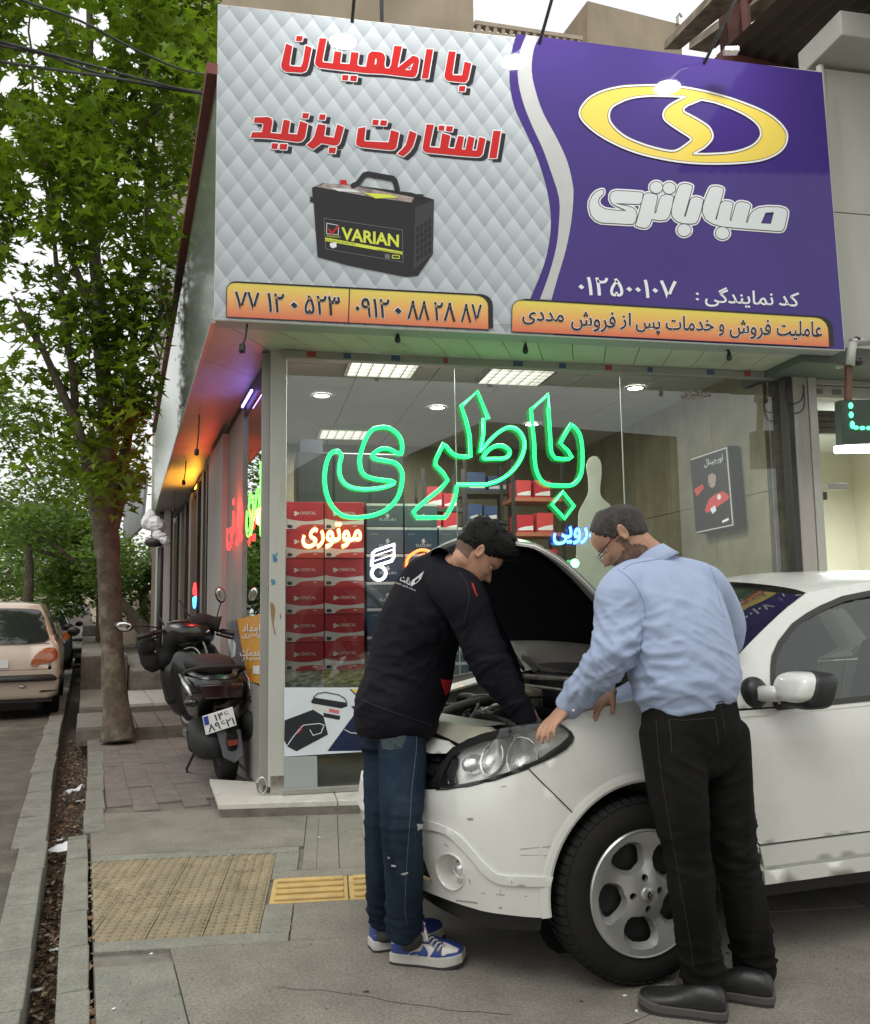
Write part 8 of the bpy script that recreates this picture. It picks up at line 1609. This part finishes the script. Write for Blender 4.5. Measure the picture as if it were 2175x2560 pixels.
for a, b, c_ in ((sL_, eL_, wL_), (sR_, eR_, wR_)): limb_(mb, [a, b, c_], [.052, .042, .028], lB)
limb_(mb, [D(1725, 1790, 2.92), D(1700, 1600, 2.97), D(1672, 1500, 3.02), nbB], [(.14, .10), (.15, .10), (.16, .09), (.06, .06)], lB); limb_(mb, [hL_, kL_, aL_], [.07, .05, .035], lB); limb_(mb, [hR_, kR_, aR_], [.07, .05, .035], lB); limb_(mb, [sL_, nbB, sR_], [.05, .06, .05], fB)
tipL = D(1370, 1806, YH-.03); wl2 = D(1412, 1775, YH+.02); limb_(mb, [wL_, wl2], [.028, .026], lB); hand_into(mb, wl2, (tipL-wl2)+Vector((0, .0, -.01)), (-.55, -.35, .75), 1, .92, curl=(.22, .38, .25), spread=.16, thumb=(.75, .5))
tipR = D(1462, 1780, CS(.17, .89).y-.005); wr2 = tipR+Vector((.10, .09, .055)); limb_(mb, [wR_, wr2], [.028, .026], lB); hand_into(mb, wr2, (tipR-wr2), (.1, -.2, .95), -1, .92, curl=(.15, .35, .3))
V, F, E_ = remesh(mb, .0046, 1)
hl_ = np.array([((Vector(v)-OhB).dot(lh), (Vector(v)-OhB).dot(FhB), (Vector(v)-OhB).dot(UhB)) for v in V])
def stubm(q): x, y, z = q; j = .10*noise.noise(Vector((x*90, y*90, z*90))); return -.03 < z and abs(x) < .085 and y < .13 and (((y-.025)/.062)**2+((z-.028)/.044)**2 < 1+j or (abs(y-.004-.1*(z-.06)) < .013 and z < .115) or (z < .066 and y > .05 and (abs(z-.062) < .008 or z < .045)))
mi = [1 if stubm(hl_[f[0]]) else 0 for f in F]
bodyB, bvB = skinobj('body', V, F, None, pB, [m_skinB, m_stub], mi); eye_parts(pB, OhB, FhB, UhB, lh)
keepB = lambda x, y, z: 0 if (x*x/.0012+(y+.04)**2/.0011 < 1 and z > .19) else max(0, min(1, (z-np.interp(y, [-.12, -.09, -.06, -.03, -.01, .01, .025, .04, .055, .066], [.052, .055, .062, .082, .112, .118, .122, .145, .17, .25])+.004*noise.noise(Vector((x*70, y*70, z*70))))/.007))
hair_on(pB, OhB, FhB, UhB, lh, 1.0, m_hairB, lambda x, y, z: .0062, keepB, 9, 0, .010, (-FhB*.7-UhB*.3).normalized())
# glasses
m_gf = M('spectacle_frame', (.10, .02, .03), .3, metal=.5); m_gl2 = M('spectacle_rim', (.6, .62, .6), .2, metal=.8)
gl_ = thing('spectacles', OhB+FhB*.1+UhB*.115, 'thin-framed spectacles worn by the balding man', 'glasses'); gp = lambda x, y, z: OhB+lh*x+FhB*y+UhB*z
mb = MB(); mb.tube([gp(.078, -.005, .128), gp(.079, .03, .125), gp(.072, .075, .120), gp(.062, .105, .117)], .0022, 6); mb.tube([gp(-.078, -.005, .128), gp(-.079, .03, .125), gp(-.072, .075, .120), gp(-.062, .105, .117)], .0022, 6); ob('temple_arm', mb, m_gf, parent=gl_, smooth=True)
for s_ in (-1, 1):
    el = [gp(s_*(.036+.026*math.cos(t_)), .112-.006*abs(math.cos(t_)), .108+.018*math.sin(t_)) for t_ in [2*math.pi*k/20 for k in range(20)]]; mb = MB(); mb.tube(el, .0014, 5, closed=True); ob('rim', mb, m_gl2, parent=gl_, smooth=True); mb = MB(); mb.add(el, [tuple(range(20))]); ob('lens', mb, glass('spectacle_lens', (.93, .95, .97), 1.5, 1.5), parent=gl_)
# shirt
mb = MB(); limb_(mb, [D(1722, 1738, 2.925), D(1716, 1705, 2.925), D(1706, 1640, 2.945), D(1692, 1570, 2.975), D(1670, 1500, 3.01), D(1656, 1448, 3.04), D(1645, 1418, 3.06)], [(.178, .142), (.188, .152), (.195, .152), (.202, .145), (.208, .132), (.172, .10), (.085, .075)], lB, n=30, sq=2.35)
limb_(mb, [D(1640, 1450, 3.02)+lB*.03, sL_+UP*.015, sL_*.5+eL_*.5+Vector((.004, 0, 0)), eL_, eL_*.5+wL_*.5, wL_], [.085, .088, .078, .072, .060, .045], fB); limb_(mb, [D(1660, 1450, 3.05)-lB*.03, sR_+UP*.01, eR_, wR_], [.085, .082, .066, .045], fB)
V, F, E_ = remesh(mb, .0085, 3)
fo = [(eL_, .13, (eL_-sL_)+fB*.2, .009, .045), (eL_*.35+wL_*.65, .11, (wL_-eL_)+UP*.3, .009, .04), (D(1600, 1590, 2.85), .12, UP*.8+lB*.6, .012, .06), (D(1625, 1690, 2.8), .17, UP+lB*.35, .011, .07), (D(1760, 1690, 2.85), .15, UP-lB*.4, .008, .055), (D(1640, 1500, 2.9), .12, lB+UP*.15, .008, .07), (D(1720, 1500, 2.95), .14, lB-UP*.3, .005, .08), (D(1700, 1600, 2.85), .14, UP*.9-lB*.3, .006, .07), (D(1800, 1640, 3.1), .10, UP, .008, .05), (D(1530, 1540, 2.85), .09, UP+lB*.2, .006, .045)]
V = wrinkle(V, F, fo, .0035, 7, 2); shB, bvs = skinobj('shirt', V, F, m_shirt, pB)
z7 = lambda s: PT(s, (1340, 1220), 2.94)
for s_ in ('640,600 700,560 800,540 900,525 1000,518 1120,502 1200,515', '600,600 660,640 720,700 770,790 800,880 800,960', '1265,560 1320,680 1340,800 1380,950'): seam('shirt_seam', bvs, smooth_poly(z7(s_), 3, False), m_shirt2, pB, .0013)
axc = (fh*.60+UP*.80).normalized(); cBc = D(1612, 1392, 3.06)-axc*.045; mb = MB(); q1 = lh; q2 = axc.cross(q1).normalized(); q1 = q2.cross(axc)
for prof in (((-.02, .095), (.0, .086), (.030, .080), (.048, .078), (.050, .073), (.02, .068)), ((.050, .079), (.046, .088), (.015, .100), (-.012, .112), (-.014, .108), (.012, .096))): mb.loft([[cBc+axc*(h_+.004*math.cos(t_*2))+q1*(r1*.93*math.cos(t_))+q2*(r1*.90*math.sin(t_)) for t_ in [2*math.pi*j/28 for j in range(28)]] for h_, r1 in prof], cap=False)
ob('collar', mb, m_shirt, parent=pB, smooth=True)
mb = MB(); d_ = (wL_-eL_).normalized(); limb_(mb, [wL_-d_*.045, wL_-d_*.01, wL_+d_*.018], [.050, .0485, .0455], fB, n=24, capk=.2); V, F, E_ = remesh(mb, .006, 2); V = wrinkle(V, F, [], .0015, 14, 3); cu, bvc = skinobj('cuff', V, F, m_shirt, pB); p_ = onto(bvc, 1434, 1775, .003)
if p_: mb = MB(); mb.ball(p_, .005, 8, 6); ob('button', mb, m_white, parent=pB, smooth=True)
# trousers, belt, shoes
mb = MB(); limb_(mb, [D(1722, 1716, 2.925), D(1724, 1760, 2.925), D(1728, 1830, 2.92), D(1732, 1890, 2.92)], [(.168, .128), (.174, .135), (.180, .145), (.165, .13)], lB, n=28)
limb_(mb, [hL_, D(1690, 1950, 2.82), D(1704, 2050, 2.80), kL_, D(1728, 2220, 2.80), D(1742, 2330, 2.83), D(1752, 2405, 2.85), D(1758, 2452, 2.86)], [.104, .096, .083, .073, .068, .067, .069, .066], lB); limb_(mb, [hR_, D(1808, 1950, 2.95), D(1824, 2050, 2.935), kR_, D(1856, 2220, 2.93), D(1874, 2320, 2.95), D(1884, 2385, 2.97), D(1890, 2430, 2.98)], [.104, .094, .082, .074, .069, .067, .068, .066], lB)
V, F, E_ = remesh(mb, .0085, 3)
V = wrinkle(V, F, [(kL_, .12, UP, .006, .05), (kR_, .12, UP, .006, .05), (aL_+UP*.05, .10, UP, .012, .035), (aR_+UP*.05, .10, UP, .012, .035), (D(1790, 1920, 2.85), .12, UP+lB*.6, .008, .06), (D(1700, 1900, 2.75), .12, UP-lB*.5, .004, .06), (D(1830, 2120, 2.9), .12, UP+lB*.4, .007, .045)], .0025, 7, 6)
trB, bvt = skinobj('jeans', V, F, m_trou, pB)
for s_ in ('980,1702 1100,1708 1200,1700 1310,1690', '975,1704 990,1800 1000,1960', '1310,1690 1330,1800 1340,1900', '780,1600 900,1575 1100,1545 1300,1490 1440,1440', '1310,1450 1340,1560 1370,1680 1390,1800'): seam('pocket_seam', bvt, smooth_poly(z7(s_), 3, False), m_trs, pB, .0016)
seam('side_seam', bvt, smooth_poly([(1640, 1800), (1655, 1950), (1690, 2150), (1720, 2320), (1735, 2420)], 3, False), m_trs, pB, .0013)
mb = MB(); bb = [D(1721, 1733, 2.925)+lB*(.177*math.cos(t_))+fB*(.137*math.sin(t_)) for t_ in [2*math.pi*j/36 for j in range(36)]]; n = 36; mb.add([p-UP*.018 for p in bb]+[p+UP*.018 for p in bb], [(i, (i+1) % n, n+(i+1) % n, n+i) for i in range(n)]); ob('belt', mb, M('belt_leather', (.022, .02, .018), .4), parent=pB, smooth=True)
for x in (): p_ = onto(bvt, x, 1735 if x > 1650 else 1760, .008); mb = MB(); p_ and (mb.box(p_, (.006, .006, .028)), ob('belt_loop', mb, m_trou, parent=pB))
m_lea = M('black_leather', (.014, .014, .014), .38, bump=.3, bscale=90); m_sol2 = M('shoe_sole_grey', (.075, .068, .062), .6)
hl2 = G(1818, 2545, 0); tl2 = G(1598, 2512, 0); shoe(pB, hl2, tl2, .106, .070, .026, m_lea, m_sol2, m_so2, 'shoe'); hr2 = G(1935, 2508, 0); tr2 = hr2+Vector((-.9, .42, 0)).normalized()*.295; shoe(pB, hr2, tr2, .106, .070, .026, m_lea, m_sol2, m_so2, 'shoe')
# ================================================================ scooter and parked cars
m_sc = M('scooter_black', (.010, .010, .011), .25, coat=.5); m_scm = M('scooter_matt', (.012, .012, .0125), .7, var=.3); m_scg = M('mudguard_grey', (.09, .095, .10), .5); m_sil = M('silver_trim', (.5, .5, .49), .25, metal=.8)
MF = Vector((math.sin(R_(-24)), math.cos(R_(-24)), 0)); MR = Vector((MF.y, -MF.x, 0)); MU = (UP*math.cos(R_(9))-MR*math.sin(R_(9))); M0 = G(577, 1948, ZL*.5)
def MP(f, r, u): return M0+MF*f+MR*r+MU*u
sc = thing('scooter', MP(.6, 0, 0), 'black scooter leaning on its stand against the corner shop, number plate facing us', 'scooter')
def sob(name, mb, m, **k): return ob(name, mb, m, parent=sc, smooth=k.pop('smooth', True), **k)
def egg(pts, n=16, sq=2.6):
    """pts: (f, r, u, half width, half height)"""
    mb = MB(); mb.loft([[MP(f, r+w*math.copysign(abs(math.cos(q))**(2/sq), math.cos(q)), u+h*math.copysign(abs(math.sin(q))**(2/sq), math.sin(q))) for q in [2*math.pi*k/n for k in range(n)]] for f, r, u, w, h in smooth_poly(pts, 3, False)]); return mb
for f_ in (0, 1.32):
    O = MP(f_, 0, .255); mb = MB(); mb.lathe([(.16, -.05), (.20, -.062), (.235, -.055), (.252, -.03), (.256, 0), (.252, .03), (.235, .055), (.20, .062), (.16, .05)], O, MR, 36); w_ = sob('wheel', mb, m_tyre); mb = MB(); mb.lathe([(.0, -.03), (.14, -.04), (.165, -.05), (.165, .05), (.14, .04), (.0, .03)], O, MR, 24); ob('rim', mb, m_scm, parent=w_, smooth=True)
    mb = MB()
    for k in range(40): t_ = 2*math.pi*k/40; d_ = MF*math.cos(t_)+MU*math.sin(t_); mb.box(O+d_*.254, (.020, .004, .006), (MR, d_.cross(MR), d_))
    ob('tread_block', mb, m_tyre, parent=w_, kind='stuff')
sob('tail_body', egg([(-.16, 0, .66, .10, .05), (-.10, 0, .68, .17, .10), (.10, 0, .66, .22, .15), (.35, 0, .62, .21, .20), (.62, 0, .55, .18, .20), (.75, 0, .50, .10, .12)]), m_sc)
sob('seat', egg([(-.12, 0, .80, .10, .03), (.0, 0, .83, .155, .06), (.30, 0, .83, .165, .065), (.62, 0, .80, .13, .06), (.78, 0, .76, .08, .04)]), m_scm)
sob('floor_board', egg([(.55, 0, .33, .12, .07), (.8, 0, .30, .17, .07), (1.02, 0, .34, .17, .08)]), m_sc); sob('leg_shield', egg([(.98, 0, .60, .20, .26), (1.06, 0, .64, .27, .34), (1.16, 0, .66, .25, .34), (1.28, 0, .64, .14, .24), (1.36, 0, .60, .06, .12)]), m_sc)
sob('front_cowl', egg([(.92, 0, 1.02, .10, .06), (.98, 0, 1.04, .20, .10), (1.08, 0, 1.02, .20, .12), (1.2, 0, .98, .10, .09)]), m_sc); sob('engine_case', egg([(-.22, -.12, .26, .06, .07), (-.05, -.14, .28, .10, .12), (.25, -.12, .30, .10, .13), (.5, -.06, .32, .06, .08)]), m_scm)
sob('silencer', egg([(-.30, .23, .40, .05, .06), (-.25, .23, .40, .095, .105), (.0, .22, .37, .10, .11), (.25, .17, .30, .07, .07), (.4, .12, .28, .03, .03)]), m_scm)
mb = MB(); mb.lathe([(.0, 0), (.03, .0), (.034, -.01), (.03, .01)], MP(-.315, .20, .38), MF, 12); sob('exhaust_tip', mb, m_rubber)
mb = MB(); mb.slab([MP(-.22, -.085, .38), MP(-.22, .085, .38), MP(-.27, .07, .20), MP(-.27, .0, .155), MP(-.27, -.07, .20)], MF*.03); sob('mudguard', mb, m_scg, smooth=False, bevel=.01)
mb = MB(); mb.slab([MP(-.255, -.03, .31), MP(-.255, .04, .32), MP(-.26, .04, .285), MP(-.26, -.025, .275)], MF*-.012); sob('reflector', mb, M('reflector_red', (.22, .03, .02), .3), smooth=False)
# number plate
px_ = [(511, 1797), (583, 1766), (591, 1812), (518, 1837)]; q_ = [MP(-.27, 0, .5)]; pY = MP(-.27, 0, .5).y; pc2 = [D(x, y, pY-.0) for x, y in ((506, 1791), (582, 1767), (592, 1813), (515, 1838))]
mb = MB(); mb.slab(pc2, MF*.012); npl = sob('number_plate', mb, M('plate_white'), smooth=False, bevel=.003)
b2l = lambda a, b, off=.003: (pc2[0]*(1-a)+pc2[1]*a)*(1-b)+(pc2[3]*(1-a)+pc2[2]*a)*b-MF*off
mb = MB(); mb.add([b2l(.02, .05), b2l(.02, .5), b2l(.17, .5), b2l(.17, .05)], [(0, 1, 2, 3)]); ob('plate_band', mb, M('plate_blue'), parent=npl)
for txt, a0, a1, b0, b1 in (('۱۴۶', .36, .82, .44, .10), ('۸۹۶۲۱', .10, .95, .90, .52)):
    mb = MB(); vs, fs = text2d(txt, .012, False); xa, xb = min(p[0] for p in vs), max(p[0] for p in vs); yb = max(p[1] for p in vs); mb.add([b2l(a0+(a1-a0)*(x-xa)/(xb-xa), b0+(b1-b0)*y/yb) for x, y in vs], fs); ob('plate_lettering', mb, m_rubber, parent=npl)
mb = MB(); mb.slab([MP(-.185, -.13, .60), MP(-.185, .13, .60), MP(-.175, .15, .70), MP(-.175, -.15, .70)], MF*-.02); sob('tail_light', mb, M('tail_light_dark_red', (.02, .004, .006), .15, coat=1), smooth=False, bevel=.012)
mb = MB(); mb.tube(smooth_poly([tuple(MP(.15, -.20, .76)), tuple(MP(-.10, -.19, .80)), tuple(MP(-.20, -.10, .82)), tuple(MP(-.20, .10, .82)), tuple(MP(-.10, .19, .80)), tuple(MP(.15, .20, .76))], 4, False), .014, 8); sob('grab_rail', mb, m_scm)
for s_ in (-1, 1): mb = MB(); mb.tube([MP(-.14, s_*.21, .62), MP(-.05, s_*.225, .70), MP(.12, s_*.235, .76)], [.012, .02, .006], 8); sob('side_trim', mb, m_sil)
for s_ in (-1, 1): mb = MB(); mb.ball(MP(-.17, s_*.22, .58), (.05, .035, .03), 10, 8); sob('indicator', mb, m_sc)
mb = MB(); mb.tube([MP(.93, -.36, 1.02), MP(.99, -.2, 1.06), MP(1.0, .2, 1.06), MP(.93, .36, 1.02)], .014, 8); sob('handlebar', mb, m_scm)
for s_ in (-1, 1):
    mb = MB(); mb.tube([MP(.98, s_*.26, 1.045), MP(.90, s_*.42, 1.01)], .022, 10); sob('grip', mb, m_rubber); mb = MB(); mb.tube([MP(1.03, s_*.22, 1.02), MP(.98, s_*.40, .96)], .010, 6); sob('brake_lever', mb, m_scm)
    a = MP(1.02, s_*.22, 1.08); b = MP(1.0, s_*(.30 if s_ > 0 else .44), 1.30 if s_ > 0 else 1.10); mb = MB(); mb.tube([a, a*.5+b*.5+MU*.01, b], .006, 6); ms = sob('mirror_stalk', mb, m_scm)
    mb = MB(); mb.ball(b+MU*.05*(s_ > 0)+MR*(.06*s_*(s_ < 0)), (.045, .02, .07) if s_ > 0 else (.075, .02, .045), 14, 8, (MR, MF, MU)); ob('mirror', mb, m_sc, parent=ms, smooth=True); mb = MB(); c_ = b+MU*.05*(s_ > 0)+MR*(.06*s_*(s_ < 0))-MF*.021; mb.ball(c_, (.036, .003, .058) if s_ > 0 else (.06, .003, .036), 14, 6, (MR, MF, MU)); ob('mirror_glass', mb, M('mirror_silver', (.85, .88, .88), .05, metal=1), parent=ms, smooth=True)
mb = MB(); c0 = [(1.0, -.30, .98), (1.05, -.36, .90), (1.06, -.30, .78), (1.05, -.20, .86), (1.0, -.12, 1.02), (1.02, .10, 1.12), (1.0, .26, 1.10)]
mb.tube(smooth_poly([tuple(MP(*q)) for q in c0], 4, False), [.05+.03*abs(math.sin(k*.7)) for k in range(25)], 10); sob('handlebar_muff', mb, M('muff_fabric', (.016, .016, .016), .95, bump=2, bscale=30))
for P in ('397,1538 412,1568 433,1608', '448,1500 468,1532 488,1563'): mb = MB(); mb.tube([D(x, y, MP(1.05, 0, 0).y) for x, y in PT(P)], .008, 6); sob('windshield_rod', mb, m_scm)
for P in ('419,1655 445,1630 478,1618 495,1628 508,1652', '508,1652 518,1640 512,1615 506,1600 512,1585 524,1576'): mb = MB(); mb.tube([D(x, y, MP(.93, 0, 0).y) for x, y in smooth_poly(PT(P), 3, False)], .010, 6); sob('silver_line', mb, m_sil)
mb = MB(); sf = G(466, 1930, 0); mb.tube([MP(.35, -.12, .25), sf+UP*.02, sf-MF*.05+UP*.01], .010, 6); sob('side_stand', mb, m_scm)
# ---- a car seen from behind, shaped as a shell of cross-sections
def back_car(name, O, F, paint, label, lf=3.8, wd=.83, glass_m=None, detail=2, sz=1.0, cat='car'):
    Rv = Vector((F.y, -F.x, 0)); t = thing(name, O, label, cat, 'cars parked along the street'); P3 = lambda f, r, u: O+F*(f*sz)+Rv*(r*sz)+UP*(u*sz)
    st = [(-.02, .34, .50, .62, .93, .95), (.0, .26, .50, .80, .97, .95), (.05, .24, .55, .93, 1.0, .93), (.12, .22, .6, 1.07, 1.0, .86), (.24, .22, .6, 1.28, 1.0, .78), (.36, .2, .6, 1.385, 1.0, .74), (.6, .2, .6, 1.42, 1.0, .73), (1.5, .2, .6, 1.43, 1.0, .74), (2.1, .2, .6, 1.38, 1.0, .75), (2.75, .2, .6, 1.0, .99, .82), (3.2, .22, .6, .86, .97, .9), (3.6, .25, .55, .72, .9, .8), (3.75, .32, .5, .6, .7, .6)]
    st = smooth_poly(st, 3, False); mb = MB(); rg = []
    for f, zb, zm, zt, kl, kt in st:
        half = [(.0, zb), (wd*kl*.86, zb), (wd*kl*.97, zb+.06), (wd*kl, zm-.05), (wd*kl*.995, min(zm+.15, zt-.08)), (wd*(kl*.93 if zt > 1.0 else kl*.96), min(.90, zt-.03)), (wd*(kl*.93+kt)/2 if zt > 1.05 else wd*kl*.9, (min(.9, zt)+zt)/2 if zt > 1.05 else zt-.015), (wd*kt*.93, zt-.025), (wd*kt*.6, zt), (0, zt+.008)]
        rg.append([P3(f, x, z) for x, z in half]+[P3(f, -x, z) for x, z in half[-2:0:-1]])
    mb.loft(rg); ob('body', mb, paint, parent=t, smooth=True); bv = BVHTree.FromPolygons([tuple(p) for p in mb.v], mb.f); gm = glass_m or M('dark_car_glass', (.025, .03, .03), .06, coat=1)
    def patch(nm, pts, m, off=.008, par=None): mb = MB(); n = len(pts); P = [P3(f-off, r, u) for f, r, u in pts]; mb.slab(P, F*.02); return ob(nm, mb, m, parent=par or t)
    def proj_(nm, P, m, off=.006, par=None):
        ex = []; x0, x1 = min(p[0] for p in P), max(p[0] for p in P); y0, y1 = min(p[1] for p in P), max(p[1] for p in P); ex = [(x0+(x1-x0)*(i+.5)/14, y0+(y1-y0)*(j+.5)/10) for i in range(14) for j in range(10)]; ex = [e for e in ex if pip(*e, P)]
        vs, ts = fill([(P, [])], ex); Q2 = []
        for r, u in vs: h = bv.ray_cast(P3(-1, r, u), F); Q2.append((h[0] if h[0] is not None else P3(.1, r, u))-F*off)
        mb = MB(); mb.add(Q2, [q if (Q2[q[1]]-Q2[q[0]]).cross(Q2[q[2]]-Q2[q[0]]).dot(F) < 0 else q[::-1] for q in ts]); return ob(nm, mb, m, parent=par or t, smooth=True)
    gw = [(.055, -.66, .90), (.055, .66, .90), (.15, .68, 1.08), (.285, .60, 1.33), (.285, -.60, 1.33), (.15, -.68, 1.08)]; proj_('rear_window', smooth_poly([(-.64, .93), (0, .915), (.64, .93), (.66, 1.08), (.60, 1.27), (.5, 1.33), (0, 1.345), (-.5, 1.33), (-.60, 1.27), (-.66, 1.08)], 3), gm, .022)
    for s_ in (-1, 1):
        mb = MB(); mb.slab([P3(.42, s_*.775, .95), P3(2.55, s_*.80, .95), P3(1.95, s_*.665, 1.33), P3(.55, s_*.655, 1.33)], Rv*(s_*.012)); ob('side_window', mb, gm, parent=t)
        tp_ = [(s_*x_, z_) for x_, z_ in smooth_poly([(.50, .655), (.54, .76), (.64, .845), (.74, .86), (.79, .82), (.80, .74), (.74, .69), (.62, .665)], 2)]; lm_ = proj_('tail_lamp', tp_, M('tail_lamp_amber', (.42, .10, .02), .18, coat=1, var=.4, vscale=9), .012)
        proj_('lamp_cell', [(s_*.56+(x_-s_*.56)*.8, z_-.03) for x_, z_ in tp_ if abs(x_) < .62 and z_ < .75]+[(s_*.6, .70)], M('lamp_cell_pale', (.4, .2, .16), .2), .016, lm_) if detail > 1 else None
        for f_ in (.62, 3.0):
            O2 = P3(f_, s_*(wd-.02), .30); mb = MB(); mb.lathe([(.0, 0), (.2, .0), (.24, .01), (.29, .0), (.305, -.04), (.305, -.16), (.28, -.18)], O2, Rv*s_, 24, cap=False); ob('wheel', mb, m_tyre, parent=t, smooth=True)
        mb = MB(); mb.ball(P3(2.35, s_*.95, 1.0), (.09, .06, .07), 10, 8, (Rv, F, UP)); ob('mirror', mb, m_rubber, parent=t, smooth=True)
    if detail > 1:
        mb = MB(); mb.tube([P3(-.035, -.74, .50), P3(-.045, -.5, .50), P3(-.05, 0, .50), P3(-.045, .5, .50), P3(-.035, .74, .50), P3(.10, .835, .50), P3(.3, .84, .50)], .05, 8, sq=.6); ob('bumper_strip', mb, m_rubber, parent=t, smooth=True)
        pl = proj_('number_plate', [(-.26, .63), (.26, .63), (.26, .73), (-.26, .73)], M('plate_white'), .012)
        mb = MB(); mb.slab([P3(.0, -.6, .22), P3(.0, .6, .22), P3(.05, .6, .12), P3(.05, -.6, .12)], F*.1); ob('underside', mb, m_rubber, parent=t); mb = MB(); mb.slab([P3(.0, -.75, .24), P3(3.5, -.75, .24), P3(3.5, .75, .24), P3(.0, .75, .24)], UP*-.03); ob('floor_pan', mb, m_rubber, parent=t)
        for z_ in (.905, .56): mb = MB(); mb.tube([P3(.045 if z_ > .9 else -.008, r_, z_) for r_ in (-.70, -.3, 0, .3, .70)], .004, 4); ob('tailgate_gap', mb, m_dark, parent=t)
        mb = MB(); vs, fs = text2d('206', .01, False); mb.add([P3(-.018, .50+.13*x/1.7, .60+.05*y) for x, y in vs], fs); ob('model_lettering', mb, m_sil, parent=t)
        mb = MB(); mb.ball(P3(-.03, .42, .40), (.045, .01, .02), 12, 6, (Rv, F, UP)); ob('emblem', mb, m_sil, parent=t, smooth=True); mb = MB(); mb.slab([P3(-.028, .60, .33), P3(-.03, .63, .35), P3(-.01, .80, .345), P3(-.01, .80, .335), P3(-.028, .64, .325)], F*.01); ob('bumper_tear', mb, m_rubber, parent=t)
    return t
rc_ = G(146, 1796, -.04); hO = rc_-ST*.83; m_bei = M('pearl_beige_paint', (.62, .52, .43), .35, metal=.15, coat=.8, dirt=(.4, .33, .27), dscale=2, damt=.3)
back_car('hatchback_car', Vector((hO.x, hO.y, -.04)), SD, m_bei, 'pale beige hatchback seen from behind at the left edge, parked by the gutter')
back_car('parked_car', S(15.8, -1.22, -.04), SD, m_cw, 'white car parked just ahead of the beige hatchback', detail=1)
back_car('parked_car', S(20.8, -1.05, -.04), SD, M('dark_car_paint', (.03, .035, .04), .25, coat=1), 'dark car with its mirror showing beyond the beige hatchback', detail=1)
cc = back_car('parked_car', S(27.0, -.55, -.04), (SD+ST*.06).normalized(), m_cw, 'distant white car under a pale pink cloth, behind the tree trunk', detail=2)
mb = MB(); cO = S(27.0, -.55, -.04); cl = lambda a, b: cO+SD*(-.06+1.9*b)+ST*(-.72+1.44*a)+UP*(.93+.55*min(1, b*3.2)**.7+.05*noise.noise(Vector((a*4, b*6, 2)))+.0); mb.grid(lambda a, b: cl(1-a, b), 14, 14); ob('car_cover', mb, M('pink_cloth', (.50, .40, .44), .8), smooth=True, label='pale pink cloth draped over the window and roof of the distant white car', cat='cloth')
back_car('parked_car', S(33.5, -1.5, -.04), SD, M('silver_car_paint', (.5, .5, .48), .3, coat=1), 'farthest pale car parked at the end of the row', detail=1)
# iron grating and stake by the far gutter
t = thing('gutter_grating', S(22, .0, -.05), 'small iron grating frame across the far end of the gutter', 'grating')
for k in range(5): mb = MB(); mb.box(S(22+.12*k, -.09, -.03), (.012, .18, .02), (SD, ST, UP)); ob('bar', mb, m_rst, parent=t)
mb = MB(); p_ = G(245, 1660, .16); mb.box(Vector((p_.x, p_.y, .8)), (.05, .05, .65)); ob('rusty_post', mb, m_rst, label='rusty square post between the two tree trunks', cat='post')
